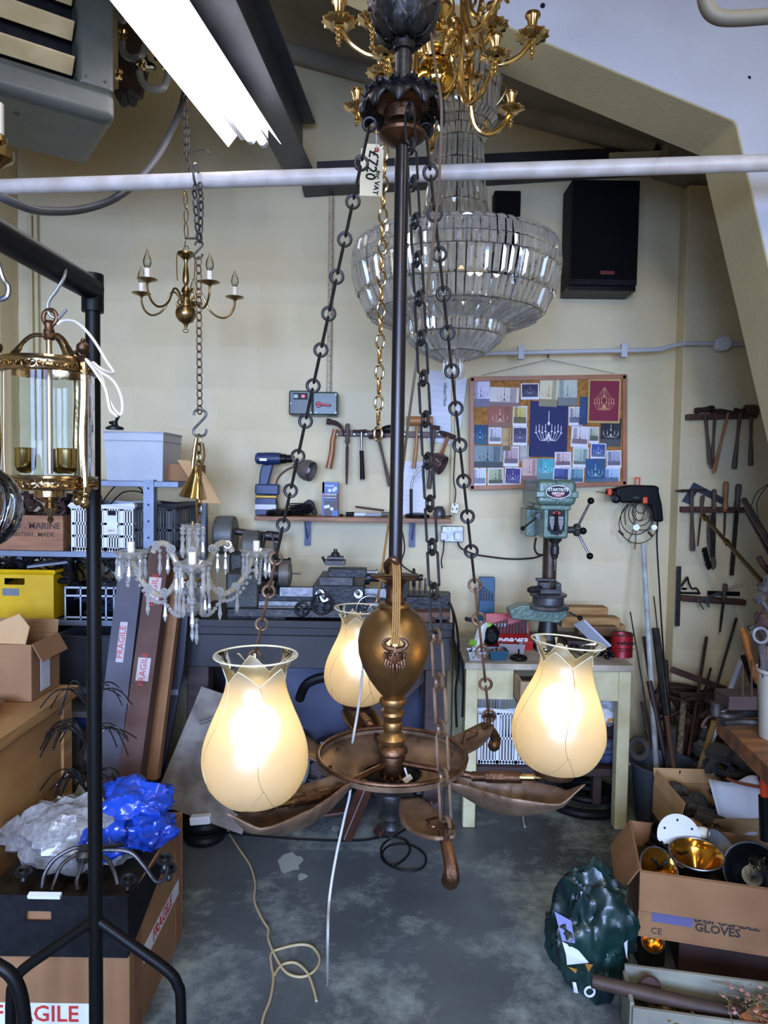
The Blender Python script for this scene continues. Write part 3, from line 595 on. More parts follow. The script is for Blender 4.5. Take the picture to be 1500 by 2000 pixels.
# pendants: faceted drops
def dropme(n='pendant',m=crys2,s=1.0):
    b=MB(); pr=[(.0008,0),(.0035,-.006),(.0048,-.010),(.0028,-.018),(.0042,-.030),(.0058,-.040),(.0030,-.050),(.0002,-.056)]
    b.lathe([(r*s,z*s) for r,z in pr],(0,0,0),6); return b.mesh(n,m,smooth=0)
drop=dropme(s=1.35); bead=MB().lathe([(.0002,.0078),(.0058,.0044),(.0078,0),(.0058,-.0044),(.0002,-.0078)],(0,0,0),8).mesh('bead',crys2,smooth=0)
rosb=MB()
for k in range(10): rosb.sph((.010*cos(k*pi/5),0,.010*sin(k*pi/5)),(.0042,.003,.0042),6)
rosb.sph((0,-.001,0),(.006,.005,.006),8); ros=rosb.mesh('rosette',crys2,smooth=0)
def hangd(p,par,beads=1,n='pendant'):
    for k in range(beads): inst('bead',bead,TM(p+V((0,0,-.008-.013*k))),par)
    inst(n,drop,TM(p+V((0,0,-.013*beads-.002)),RZ(random.random())),par)
armends=[]
for k,(a,rad_) in enumerate(((165,.228),(-75,.230),(42,.240))):
    a=rad(a); d=V((cos(a),sin(a),0)); c=V((kx,Yc,0)); P=lambda r,y:c+d*r+V((0,0,zz(y)))
    ar=thing('arm',P(.2,1085),parent=cc)
    path=spline([P(.02,1140),P(.06,1155),P(.10,1162),P(.13,1150),P(.145,1120),P(.13,1085),P(.12,1072),P(.13,1068)],5)
    path=spline([P(.03,1150),P(.05,1162),P(.085,1165),P(.108,1145),P(.104,1115),P(.088,1092),P(.092,1072),P(.125,1062),P(.165,1068),P(.195,1090)],5) if 0 else spline([P(.025,1132),P(.045,1100),P(.075,1074),P(.105,1064),P(.130,1068),P(.145,1082)],5)
    b=MB(); b.tube([P(.028,1140),P(.05,1110)]+path[12:],.0105,9); b.tube(spline([P(.05,1112),P(.062,1140),P(.095,1164),P(.135,1164),P(.175,1148),P(.207,1120),P(.222,1100)],6),.0095,9); b.build('twisted_glass_arm',mat('ribbed_gilt_glass','c8b48c','e6ddc8',.15,tr=.55,s=90,st=(1,1,1)),ar)
    for (r_,y_) in ((.05,1112),(.075,1074),(.13,1068),(.16,1154),(.10,1160),(.205,1122)): inst('rosette',ros,TM(P(r_,y_)+V((0,-.01,0)),RZ(random.uniform(-.4,.4)),1.15),ar)
    e=P(rad_,1092); b=MB(); b.lathe([(.008,-.014),(.026,-.012),(.040,-.002),(.054,.012),(.055,.017),(.040,.006),(.010,-.002)],e,24,None,lambda q,i:.09*cos(10*q) if i in(3,4) else .02*cos(20*q)); b.build('drip_cup',crys,ar,smooth=20)
    b=MB(); b.cyl(e+V((0,0,-.004)),e+V((0,0,.048)),.0118,n=16); b.build('candle_sleeve',candle,ar)
    b=MB(); b.cyl(e+V((0,0,-.035)),e,.006,n=8); b.build('arm_pipe',brass,ar)
    for j in range(8):
        q=j*pi/4+.2; hangd(e+V((.045*cos(q),.045*sin(q),.008)),ar)
    armends.append((e,ar))
    for (r_,y_) in ((.10,1166),(.165,1156),(.06,1150),(.09,1072),(.12,1074)): hangd(P(r_,y_),ar,1)
    # bead swags from cup down and back to the stem bowl
    def swag(A,B,sag,n):
        for j in range(n+1):
            t_=j/n; inst('bead',bead,TM(A.lerp(B,t_)-V((0,0,sag*4*t_*(1-t_))),basis((B-A).normalized()) if 0 else None),ar)
    swag(e+V((0,0,-.03)),P(.10,1178),.045,11); swag(P(.10,1178),P(.02,1195),.03,9); swag(e+d*.02+V((0,0,-.012)),e+d*.012+V((0,0,-.10)),.0,8)
    swag(e-d*.01+V((0,0,-.02)),P(.14,1160),.03,6)
for j in range(8):
    q=j*pi/4; hangd(cx(1028)+V((.034*cos(q),.034*sin(q),0)),cc,2)
    hangd(cx(1150)+V((.040*cos(q+.3),.040*sin(q+.3),0)),cc,1)
hangd(cx(1200),cc,1); hangd(cx(1206,.014),cc,1)
# ---------------- five-arm brass chandelier ----------------
Yh=2.80; hx=W(363,560,Yh).x; hz_=lambda y:W(363,y,Yh).z; h5=thing('brass_candle_chandelier',(hx,Yh,hz_(650)),'small five-arm aged brass chandelier with candle bulbs and ball base','chandelier')
H=lambda y,dx=0,dy=0:V((hx+dx,Yh+dy,hz_(y)))
b=MB(); b.lathe([(.0,hz_(y)) if r==0 else (r,hz_(y)) for r,y in ((0,492),(.032,494),(.034,498),(.018,504),(.009,508),(.006,515),(.012,535),(.013,548),(.009,555),(.006,558),(.015,564),(.018,570),(.010,574),(.016,577),(.010,580),(.016,583),(.019,590),(.019,600),(.013,604),(.009,610),(.009,618))],(hx,Yh,0),24); b.build('turned_stem',brassd,h5)
b=MB(); b.lathe([(.004,hz_(596)),(.022,hz_(599)),(.036,hz_(604)),(.040,hz_(612)),(.037,hz_(620)),(.026,hz_(628)),(.012,hz_(632)),(.008,hz_(635)),(.006,hz_(640)),(.0,hz_(641))],(hx,Yh,0),28); b.build('ball',brassd,h5)
b=MB(); b.torus(H(646),.011,.002,RX(pi/2),n=16,sy=.6); b.torus(H(486),.011,.0022,RX(pi/2),n=14); b.build('end_rings',brassd,h5)
for k in range(5):
    a=rad(-120+72*k); d=V((cos(a),sin(a),0)); R_=.190
    P=lambda r,z:V((hx,Yh,0))+d*r+V((0,0,z)); z0=hz_(590)
    ar=thing('arm',P(R_,z0),parent=h5)
    b=MB(); b.tube(spline([P(.016,z0+.002),P(.030,z0+.022),P(.045,z0+.038),P(.062,z0+.036),P(.075,z0+.010),P(.090,z0-.020),P(.115,z0-.040),P(.145,z0-.046),P(.172,z0-.030),P(.188,z0+.002),P(R_,z0+.030)],5),.0042,8)
    b.tube(spline([P(.018,z0-.01),P(.032,z0-.018),P(.040,z0-.008),P(.034,z0+.002)],4),.003,6); b.build('scroll_arm',brassd,ar)
    e=P(R_,z0+.035); b=MB(); b.lathe([(.004,-.012),(.007,-.006),(.020,-.001),(.036,.004),(.037,.006),(.020,.003),(.0,.003)],e,22); b.build('drip_pan',brassd,ar)
    b=MB(); b.cyl(e+V((0,0,.003)),e+V((0,0,.045)),.0105,n=14); b.build('candle_sleeve',candle,ar)
    b=MB(); b.lathe([(.006,.045),(.0125,.055),(.0150,.066),(.0125,.082),(.0065,.096),(.001,.112 if k!=0 else .125)],e,14); b.build('candle_bulb',glassm,ar)
    b=MB(); b.cyl(e+V((0,0,.045)),e+V((0,0,.055)),.004,n=6); b.tube([e+V((-.003,0,.055)),e+V((0,0,.075)),e+V((.003,0,.055))],.0008,4); b.build('filament',steel,ar)
# wire guards & its chain
b=MB()
for s_ in (-1,1): b.tube(pw([(363+s_*8,499),(363+s_*17,498),(363+s_*17,540),(363+s_*15,548)],Yh-.02),.0022,6)
b.build('guard_wires',brassd,h5)
ovalchain('thin_chain',[W(362,150,Yh),W(362,300,Yh)],.036,.0021,darksteel,'thin dark chain up to the roof behind the white pipe, upper length',sy=.5)
ovalchain('thin_chain',[W(366,250,Yh-.02),W(367,345,Yh-.02)],.034,.0021,darksteel,'thin dark chain beside the upper length, just above the pipe',sy=.5)
ovalchain('thin_chain',[W(362,345,Yh),W(364,466,Yh)],.058,.0022,brassd,'thin brass chain of long links above the five-arm brass chandelier',sy=.35)
b=MB(); b.cyl(W(362,466,Yh),W(385,466,Yh-.1),.004,n=8); b.build('toggle_bar',steel,None,'short steel toggle bar between the two chains','bar')
b=MB(); b.tube(pw([(362,470),(361,480),(362,487)],Yh),.002,6); b.tube(pw([(370,304),(380,296),(400,292),(409,300)],Yh-.05),.0025,6); b.build('loose_wires',darksteel,h5)
# ---------------- big brass chandelier at the top ----------------
Yg=2.02; gx=W(852,120,Yg).x; gz=lambda y:W(852,y,Yg).z; bc=thing('brass_branch_chandelier',(gx,Yg,gz(190)),'large polished brass many-branched chandelier hanging in front of the crystal one','chandelier')
G=lambda y,dx=0,dy=0:V((gx+dx,Yg+dy,gz(y)))
b=MB(); b.sph(G(155),.058,30); b.build('brass_ball',mat('mirror_brass_ball','d8b258',None,.1,1),bc)
b=MB(); b.lathe([(r,gz(y)) for r,y in ((.01,108),(.03,104),(.045,96),(.055,84),(.050,74),(.030,66),(.022,54),(.04,40),(.05,28),(.04,15),(.02,4),(.03,-20),(.05,-45),(.03,-70),(.02,-120))],(gx,Yg,0),28,None,lambda a,i:.06*cos(10*a) if i in(3,4,8,9) else 0); b.build('turned_body',brass,bc)
b=MB()
for k in range(10):
    a=k*2*pi/10; d=V((cos(a),sin(a),0)); b.tube(spline([G(90)+d*.04,G(70)+d*.075,G(95)+d*.10,G(112)+d*.085,G(108)+d*.07],4),[.007]*12+[.004]*5,6)
    b.sph(G(80)+d*.06,(.014,.014,.010),8)
b.build('scroll_leaves',brass,bc)
def pancup(e,par,up=1,s=1.0):
    b=MB(); b.lathe([(.006,-.055),(.003,-.052),(.008,-.046),(.004,-.040),(.010,-.034),(.005,-.027),(.011,-.020),(.006,-.012),(.012,-.004)],e,12,M.Scale(s,3)); b.build('cup_drop',brass,par)
    b=MB(); b.lathe([(.010,0),(.024,-.003),(.042,.004),(.046,.008),(.042,.011),(.022,.006),(.0,.008)],e,36,M.Scale(s,3),lambda a,i:.09*cos(12*a) if 1<i<5 else 0); b.build('shell_pan',brass,par,smooth=30)
    b=MB(); b.lathe([(.009,.008),(.012,.014),(.019,.018),(.016,.024),(.012,.030),(.014,.045),(.018,.058),(.022,.060),(.021,.066),(.0,.066)],e,18,M.Scale(s,3)); b.build('candle_socket',brass,par)
for tier,(n_,R_,ye,yb,a0) in enumerate(((5,.232,190,150,rad(18)),(6,.268,62,20,rad(5)),(6,.20,5,-20,rad(33)))):
    for k in range(n_):
        a=a0+2*pi*k/n_; d=V((cos(a),sin(a),0)); c=V((gx,Yg,0)); ze=gz(ye); z0=gz(yb-55)
        P=lambda r,z:c+d*R_*r+V((0,0,z)); ar=thing('branch',P(1,ze),parent=bc)
        b=MB(); b.tube(spline([P(.12,z0-.03),P(.22,z0+.035),P(.38,z0+.03),P(.46,z0-.03),P(.44,z0-.085),P(.50,ze-.050),P(.66,ze-.075),P(.84,ze-.055),P(.96,ze-.02),P(1,ze)],5),[.0085]*14+[.0075]*32,8)
        b.tube(spline([P(.30,z0-.0),P(.40,z0-.02),P(.38,z0-.055),P(.30,z0-.05),P(.31,z0-.03)],4),.005,6); b.build('scroll_arm',brass,ar)
        b=MB(); q=P(.66,ze-.068); b.lathe([(.008,0),(.004,.008),(.009,.016),(.003,.022),(.006,.028),(.001,.038)],q,10); b.build('arm_finial',brass,ar)
        pancup(P(1,ze),ar,s=1.0 if tier else .82)
# ---------------- gilt chain and price tag ----------------
me=MB().torus((0,0,0),.0185,.0033,RX(pi/2)@RZ(pi/2),n=16,m=7,sy=.56).mesh('link',goldc)
Yl=1.85; A=W(751,283,Yl); B=W(738,862,Yl); gc=thing('gilt_chain',B,'polished gilt chain hanging free beside the dark main rod','chain'); n_=19
d=(B-A); 
for k in range(n_): inst('link',me,TM(A+d*((k+.5)/n_),basis(d,(0,1,0))@RZ(pi/2*(k%2)+.25)),gc)
tg=thing('price_tag',W(724,335,1.8),'buff price tag marked £720 inc VAT hanging on a string','tag')
Rt=RX(pi/2)@RZ(-.04); c=W(726,333,1.8); b=MB(); b.prism([(-.028,-.062),(.028,-.062),(.028,.050),(.014,.064),(-.014,.064),(-.028,.050)],.001,TM(c,RY(.02)@RX(pi/2))); b.build('card',tagp,tg,smooth=0)
Rv=RX(pi/2)@RZ(-pi/2-.15); text('£720',c+V((.000,-.002,.012)),.036,ink,tg,Rv,bold=.0004); text('inc VAT',c+V((.013,-.002,-.030)),.018,ink,tg,Rv,bold=.0003)
b=MB(); b.cyl(W(736,293,1.8)+V((0,-.001,0)),W(736,293,1.8)+V((0,-.003,0)),.006,n=12); b.build('eyelet',mat('red_eyelet','8c3020',None,.5),tg)
b=MB(); b.tube([W(736,293,1.797),W(735,262,1.8),W(733,225,1.8)],.0012,5); b.build('string',whitecord,tg)
# ---------------- big crystal basket chandelier ----------------
Yk=2.78; kx2=W(890,480,Yk).x; kz=lambda y,Y=Yk:W(890,y,Y).z
bk=thing('crystal_basket_chandelier',(kx2,Yk,kz(715)),'large cut crystal basket chandelier with wide tiered dish','chandelier')
def strip(w,h,t):
    b=MB(); x,z=w/2,h/2; i=.28
    vs=[(-x,0,-z),(x,0,-z),(x,0,z),(-x,0,z)]; fr=[(-x*i,-t,-z*.72),(x*i,-t,-z*.72),(x*i,-t,z*.72),(-x*i,-t,z*.72)]; bk_=[(p[0],-p[1]*.6,p[2]) for p in fr]
    b.add(vs+fr+bk_,[(4,5,6,7),(0,1,5,4),(1,2,6,5),(2,3,7,6),(3,0,4,7),(9,8,11,10),(1,0,8,9),(2,1,9,10),(3,2,10,11),(0,3,11,8)]); return b
stuff=MB(); hoops=MB(); budget=[300]; meshes={}
def cring(r0,z0,r1,z1,n,wf=.92,vis=1,ph=0):
    h=sqrt((r0-r1)**2+(z0-z1)**2); w=2*pi*(r0+r1)/2/n*wf*.93; t=min(.008,w*.42)
    me=None
    for k in range(n):
        a=2*pi*(k+ph)/n; out=V((cos(a),sin(a),0)); A=V((kx2,Yk,z0))+out*r0; B=V((kx2,Yk,z1))+out*r1; z=(A-B).normalized(); x=z.cross(out).normalized()*-1; y=z.cross(x)
        R=M((x,y,z)).transposed()@RZ(random.uniform(-.28,.28))@RX(random.uniform(-.10,.10)); T=TM((A+B)/2,R)
        if vis and sin(a)<-.12 and budget[0]>0:
            if me is None: me=strip(w,h*.97,t).mesh('crystal',crys,smooth=0)
            inst('crystal',me,T,bk); budget[0]-=1
        else: stuff.T=T; q=strip(w,h*.97,t); stuff.add(q.v,q.f); stuff.T=None
    hoops.torus((kx2,Yk,z0+.001),r0-.004,.0016,n=36,m=4)
z=kz
# dish
cring(.390,z(492),.396,z(515),84,.86)
cring(.396,z(516),.394,z(536),84,.86)
cring(.394,z(537),.376,z(582),80,.80,ph=.5)
cring(.366,z(584),.335,z(618),74,.9,0)
cring(.333,z(620),.215,z(642),60,.9,0,.5)
# lower bowl
cring(.205,z(600),.212,z(612),48,.86)
cring(.210,z(613),.188,z(660),44,.82,ph=.5)
cring(.186,z(661),.120,z(692),34,.86)
cring(.118,z(692),.05,z(704),20,.9,0)
# neck
cring(.150,z(455),.170,z(482),40,.85,0)
cring(.122,z(408),.148,z(454),36,.82)
cring(.108,z(366),.121,z(407),34,.82,ph=.5)
cring(.100,z(326),.108,z(365),32,.82)
cring(.094,z(282),.100,z(325),30,.82,0,.5)
# crown
cring(.122,z(250),.118,z(264),40,.9,0); cring(.150,z(236),.124,z(249),44,.9,0); cring(.152,z(185),.142,z(235),40,.8,0); cring(.165,z(140),.152,z(184),40,.8,0)
cring(.118,z(265),.094,z(281),34,.9,0)
cring(.375,z(484),.390,z(491),60,.9,0)
stuff.build('crystal_rest',crys,bk,kind='stuff',smooth=0); hoops.build('wire_hoops',steel,bk,kind='stuff')
b=MB()
for k in range(12):
    a=k*pi/6; o_=V((cos(a),sin(a),0)); c=V((kx2,Yk,0)); b.tube([c+o_*r+V((0,0,z(y))) for r,y in ((.145,184),(.11,262),(.09,282),(.116,407),(.165,470),(.38,490),(.388,516),(.386,540),(.37,582),(.33,618))],.0022,4)
b.cyl(V((kx2,Yk,z(700))),V((kx2,Yk,z(60))),.006,n=8); b.build('inner_frame',darksteel,bk,kind='stuff')
for k in range(8):
    a=k*pi/4; inst('pendant',drop,TM((kx2+.035*cos(a),Yk+.035*sin(a),z(694)),None,1.25),bk)
for k in range(10):
    a=k*pi/5+.2; b=MB(); o_=V((cos(a),sin(a),0)); c=V((kx2,Yk,0)); b.tube(spline([c+o_*.10+V((0,0,z(235))),c+o_*.16+V((0,0,z(215))),c+o_*.185+V((0,0,z(190))),c+o_*.165+V((0,0,z(178)))],4),.0035,6); b.build('brass_scroll',brassd,bk)
# corner of an out of reach brass bracket at top right
b=MB(); b.tube(pw([(1372,-40),(1380,10),(1400,32),(1440,36),(1520,30)],1.0),.010,12); b.build('bracket_arm',mat('buff_metal','6c6450',None,.6,.1),None,'curved buff metal bracket arm poking into the top right corner','bracket')
# brass candle cup at the left edge
b=MB(); e=W(-6,300,1.35); b.lathe([(.004,-.03),(.014,-.02),(.028,-.01),(.031,.004),(.012,.006),(.009,.016),(.017,.02),(.018,.03),(.008,.034)],e,20); o=b.build('candle_arm_end',brassd,None,'worn brass candle cup with white sleeve at the left edge under the heater','candle holder')
b=MB(); b.cyl(e+V((0,0,.034)),e+V((0,0,.09)),.0125,n=16); b.build('candle_sleeve',candle,o)
# speakers
def speaker(px0,py0,px1,py1,Y,dp,label):
    t=thing('wall_speaker',W((px0+px1)/2,py1,Y),label,'speaker'); a=W(px0,py1,Y); c=W(px1,py0,Y); b=MB(); b.bb((a.x,Y,a.z),(c.x,Y+dp,c.z)); b.build('cabinet',blackmat,t,bev=.006)
    b=MB(); b.bb((a.x+.006,Y-.006,a.z+.03),(c.x-.006,Y,c.z-.01)); b.build('grille',mat('speaker_cloth','060608',None,.9),t); return t,a,c
t,a,c=speaker(1112,352,1251,556,3.60,.18,'large black wall speaker beside the concrete frame')
b=MB(); b.bb((a.x+.15,3.590,a.z+.05),(a.x+.22,3.593,a.z+.068)); b.build('badge',mat('red_badge','5a1c12',None,.4),t)
b=MB(); b.bb((a.x,3.62,a.z-.022),(c.x,3.78,a.z)); b.build('bracket',blackm,t)
speaker(962,372,1018,545,3.72,.12,'smaller black wall speaker behind the crystal chandelier')
# ---------------- black rail, lantern, globe ----------------
rk=thing('clothes_rail',Wz(184,1000,0) if 0 else (W(183,1000,1.6).x,1.6,0),'tall black tubular rail on a braced stand, with hooks over its top bar','rail')
zr=1.955; e=Wz(183,572,zr); px_=W(183,1000,1.6).x; far=V((px_,1.6,zr)); near=V((px_-.055,.35,zr))
b=MB(); b.cyl(near,far,.0265,n=24); b.build('top_bar',blackm,rk)
b=MB(); b.cyl((px_,1.6,zr-.04),(px_,1.6,.04),.0158,n=20); b.build('upright',blackm,rk)
b=MB(); b.cyl((px_,1.6,zr-.05),(px_,1.6,zr+.032),.0235,n=20); b.build('corner_fitting',blackm,rk)
zk=W(190,1795,1.6).z
for s_ in (-1,1):
    P=lambda dx,z,dy=0:V((px_+s_*dx,1.6+dy,z)); b=MB(); b.tube(spline([P(0,zk),P(.08,zk-.058),P(.165,zk-.120),P(.19,zk-.155),P(.198,zk-.21),P(.200,.03)],5),.0125,12); b.build('brace',blackm,rk)
b=MB(); b.cyl((px_-.2,1.6,.055),(px_+.2,1.6,.055),.0125,n=12); b.cyl((px_-.0,1.6,.055),(px_-.03,.6,.055),.0125,n=12); b.build('foot_bar',blackm,rk)
b=MB(); b.tube(pw([(-60,1850),(-10,1882),(22,1905),(42,1950),(50,2040),(52,2200)],1.3),.0125,12); b.build('brace',blackm,rk)
for (x,y) in ((-.2,1.6),(.2,1.6)):
    b=MB(); b.cyl((px_+x-.01,y,.022),(px_+x+.01,y,.022),.022,n=16); b.build('caster',rubber,rk)
b=MB(); b.tube(spline([W(117,523,1.49),W(127,522,1.44),W(126,540,1.42),W(112,565,1.42),W(95,590,1.42),W(96,612,1.42),W(112,622,1.42),W(130,604,1.42)],5),.0032,8); hk1=b.build('wire_hook',mat('dull_zinc_wire','a4a39c',None,.4,.8),None,'zinc wire hook over the black bar holding the lantern','hook')
b=MB(); b.tube(spline([W(-8,500,1.1),W(6,545,1.1),W(16,560,1.1),W(14,578,1.1),W(0,584,1.1),W(-12,575,1.1)],5),.0042,8); b.build('wire_hook',steel,None,'thick bright wire hook at the left edge, over the near end of the black bar','hook')
# lantern
Yl=1.42; lx=W(97,800,Yl).x; lzz=lambda y:W(97,y,Yl).z; ln=thing('hall_lantern',(lx,Yl,lzz(975)),'round brass hall lantern with curved clear glass and two candle cups','lantern')
Lp=lambda r,a,y:V((lx+r*cos(a),Yl+r*sin(a),lzz(y)))
b=MB(); b.lathe([(.083,0),(.088,.002),(.089,.006),(.0865,.010),(.0865,.020),(.089,.024),(.088,.028),(.083,.029),(.083,0)],(lx,Yl,lzz(732)),48); b.build('top_ring',brassl,ln)
b=MB(); b.lathe([(.078,0),(.088,.002),(.089,.006),(.0865,.010),(.0865,.020),(.089,.024),(.088,.028),(.080,.029)],(lx,Yl,lzz(957)),48); b.build('bottom_ring',brassl,ln)
b=MB(); b.lathe([(.0,-.004),(.080,-.004),(.080,0),(.0,0)],(lx,Yl,lzz(952)),32); b.build('bottom_plate',brassd,ln)
for nm,yy in (('ring_scrollwork',722),('ring_scrollwork',945)):   # cast foliage proud of the rings
    b=MB()
    for k in range(42):
        a=2*pi*k/42+.03; q=Lp(.0885,a,yy); s1=.5+.5*cos(3*(a+1.55)); rr=.0035+.0035*s1**3
        b.torus(q,rr,.0012,RZ(a+pi/2)@RX(pi/2),n=8,m=4); b.sph(q+V((0,0,.006*sin(k*1.7))),.002,5)
    b.build(nm,brassl,ln,kind='stuff')
posts=[rad(-26),rad(200),rad(82)]
for a in posts:
    b=MB(); pts=[Lp(.094+.003*sin(j*.8),a,708+j*25.6) for j in range(11)]; b.tube(pts,[.0055+.0014*abs(sin(j*1.3)) for j in range(11)],8); b.build('post',brassl,ln)
    b=MB(); b.lathe([(.007,0),(.010,.004),(.005,.010),(.004,.014),(.010,.018),(.013,.025),(.012,.032),(.006,.037),(.004,.040),(.0045,.043),(.0,.046)],Lp(.094,a,712),14); b.build('post_finial',bronzed,ln)
    b=MB(); b.lathe([(.0,-.034),(.003,-.033),(.008,-.028),(.010,-.020),(.007,-.012),(.010,-.008),(.006,0)],Lp(.094,a,958),14); b.build('foot_finial',brassl,ln)
    b=MB(); b.tube(spline([Lp(.090,a,708),Lp(.074,a,703),Lp(.058,a,690),Lp(.046,a,672),Lp(.030,a,658),Lp(.012,a,656),Lp(.0,a,662)],5),[.0042]*8+[.006]*5+[.0042]*18,8); b.build('crown_arm',brassl,ln)
    b=MB(); b.box(Lp(.094,a,955),(.020,.016,.012),RZ(a)); b.build('foot_bracket',brassl,ln,bev=.002)
b=MB(); b.lathe([(.0,-.006),(.009,-.004),(.011,.0),(.009,.006),(.011,.012),(.008,.020),(.010,.028),(.007,.034)],(lx,Yl,lzz(660)),16); b.torus((lx+.002,Yl,lzz(620)),.013,.0045,RX(pi/2),n=16,sy=1.15); b.build('crown_ring',bronzed,ln)
b=MB(); b.cyl((lx,Yl,lzz(655)),(lx,Yl,lzz(925)),.0058,n=12); b.build('centre_rod',brass,ln)
for i,a in enumerate((rad(205),rad(-20),rad(90))):
    c=Lp(.044,a,925); b=MB(); b.lathe([(.0,0),(.008,.001),(.016,.006),(.0195,.014),(.0195,.045),(.0205,.050),(.019,.050)],c,24); b.build('candle_cup',mat('cup_brass','c3a869',None,.14,1) if i==0 else brass,ln)
b=MB(); b.lathe([(.0,-.052),(.003,-.050),(.007,-.044),(.004,-.038),(.009,-.028),(.012,-.020),(.007,-.012),(.016,-.006),(.022,0),(.030,.002),(.030,.014)],(lx,Yl,lzz(972)),18); b.build('bottom_finial',brassl,ln)
for i in range(3):
    a0=posts[[1,0,2][i]]; a1=[rad(334),rad(82),rad(200)][i]
    if i==0: a0=rad(200); a1=rad(334)
    if i==1: a0=rad(-26); a1=rad(82)
    if i==2: a0=rad(82); a1=rad(200)
    b=MB(); b.surf(lambda u,v:Lp(.083,a0+(a1-a0)*(.02+.96*u),733+v*212),20,1); b.build('glass_pane',lanternglass,ln)
b=MB(); b.tube(spline([W(112,634,1.40),W(125,626,1.40),W(150,630,1.38),W(180,660,1.36),W(208,705,1.36),W(222,728,1.36),W(200,722,1.34),W(180,708,1.34),W(200,740,1.33),W(218,790,1.33),W(236,810,1.33),(W(238,780,1.34)),W(222,745,1.34),W(190,722,1.33),W(168,702,1.33),W(185,725,1.32),W(206,760,1.32),W(215,800,1.32),W(232,815,1.32)],7),.0028,7); b.build('flex',mat('clear_flex','cfc6b6',None,.3),ln)
b=MB(); b.lathe([(.0,.0),(.016,0),(.016,.004),(.006,.008),(.005,.016)],W(224,839,1.32),14); b.tube([W(232,812,1.32),W(226,824,1.32),W(214,826,1.32)],.003,6); b.build('terminal_block',blackm,ln)
# big clear glass globe at left edge
gg=thing('glass_globe_shade',W(-52,1065,1.15),'ribbed clear glass globe shade cut off by the left edge','lamp shade'); c=W(-52,990,1.15)
b=MB(); b.lathe([(.073*sin(t),-.073*cos(t)) for t in [pi*k/24 for k in range(2,23)]],c,64,None,lambda a,i:.018*sin(16*a+i*.35)); b.build('globe',thin_glass('seeded_globe_glass','ffffff','e6e8ee',.42,.03),gg)
b=MB(); b.lathe([(.03,.066),(.034,.072),(.03,.085),(.012,.095)],c,20); b.build('gallery',brassd,gg)
b=MB(); b.cyl(c+V((0,0,.09)),V((c.x,c.y,W(0,584,1.1).z)),.002,n=6); b.build('cord',whitecord,gg)
# ---------------- pine chest and carton at left ----------------
pc=thing('pine_chest',(-1.5,2.3,0),'open grained pine chest at the left with a lipped board top','chest'); zt_=.745
b=MB(); b.bb((-2.2,1.7,0.02),(-1.165,2.62,zt_-.045)); b.build('side_panel',pine2,pc,smooth=0)
b=MB(); b.bb((-2.25,1.68,zt_-.04),(-1.145,2.66,zt_)); b.build('top_board',pine,pc,bev=.004)
b=MB(); b.cyl((-1.166,2.42,.40),(-1.162,2.42,.40),.012,n=10); b.build('knot',darksteel,pc)
b=MB(); b.bb((-1.17,2.55,.02),(-1.155,2.62,zt_-.045)); b.build('corner_batten',pine,pc,bev=.002)
def carton(name,c,w,d,h,rot,m,label,cat='box',wall=.006,flaps=(),inner=None,top=True,group=None):
    """open carton, c = middle of its bottom"""
    R=RZ(rot); t=thing(name,c,label,cat,group); c=V(c)
    def pn(nm,cc,dd,mm=m,R2=None): b=MB(); b.box(c+R@V(cc),dd,R@(R2 or M.Identity(3))); return b.build(nm,mm,t,bev=.0015)
    pn('bottom',(0,0,wall/2),(w,d,wall)); 
    pn('side_panel',(0,-d/2+wall/2,h/2+wall/2),(w,wall,h-wall)); pn('side_panel',(0,d/2-wall/2,h/2+wall/2),(w,wall,h-wall))
    pn('side_panel',(-w/2+wall/2,0,h/2+wall/2),(wall,d-2*wall,h-wall)); pn('side_panel',(w/2-wall/2,0,h/2+wall/2),(wall,d-2*wall,h-wall))
    for (sd,ln_,an) in flaps:   # side, length, opening angle from vertical outwards
        a=rad(an); z=h
        if sd in 'FB': s_=-1 if sd=='F' else 1; pn('flap',(0,s_*(d/2+ln_/2*sin(a)),z+ln_/2*cos(a)),(w-.01,.004,ln_),R2=RX(-s_*a))
        else: s_=-1 if sd=='L' else 1; pn('flap',(s_*(w/2+ln_/2*sin(a)),0,z+ln_/2*cos(a)),(.004,d-.01,ln_),R2=RY(s_*a))
    return t,R
q=W(60,1386,2.16); cz=zt_+.002
t,R=carton('cardboard_box',(-1.405,2.55,cz),.38,.20,.20,-.03,card,'small torn cardboard box of wrapped parts on the pine chest',flaps=[('R',.07,150),('B',.05,10)])
b=MB(); crumple(b,(-1.44,2.53,cz+.185),(.15,.08,.045),3,.4); b.build('bubble_wrap',bubble,None,'crumpled bubble wrap filling the small box on the pine chest','bubble wrap')
b=MB(); b.add([(-1.36,2.46,cz+.20),(-1.24,2.45,cz+.20),(-1.23,2.46,cz+.26),(-1.28,2.49,cz+.30),(-1.37,2.5,cz+.26)],[(0,1,2,3,4)]); b.build('torn_flap',cardl,t,solid=.004,smooth=0)
b=MB(); b.bb((-1.2135,2.50,cz+.02),(-1.2125,2.57,cz+.14)); b.build('address_label',paper,t,smooth=0)
text('FRAGILE',V((-1.2100,2.55,cz+.170)),.022,ink,t,RZ(pi/2)@RX(pi/2))
b=MB()
for k in range(8): b.bb((-1.2118,2.585+k*.006,cz+.12),(-1.2108,2.588+k*.006,cz+.155))
b.build('barcode',ink,t,kind='stuff',smooth=0)
b=MB(); b.box((-1.42,2.22,cz+.022),(.36,.22,.004),RZ(.2)@RX(.12)); b.build('glass_sheet',thin_glass('dusty_sheet','ffffff','c8c0b0',.4,.2),None,'loose dusty clear sheet lying on the chest in front of the box','sheet',smooth=0)
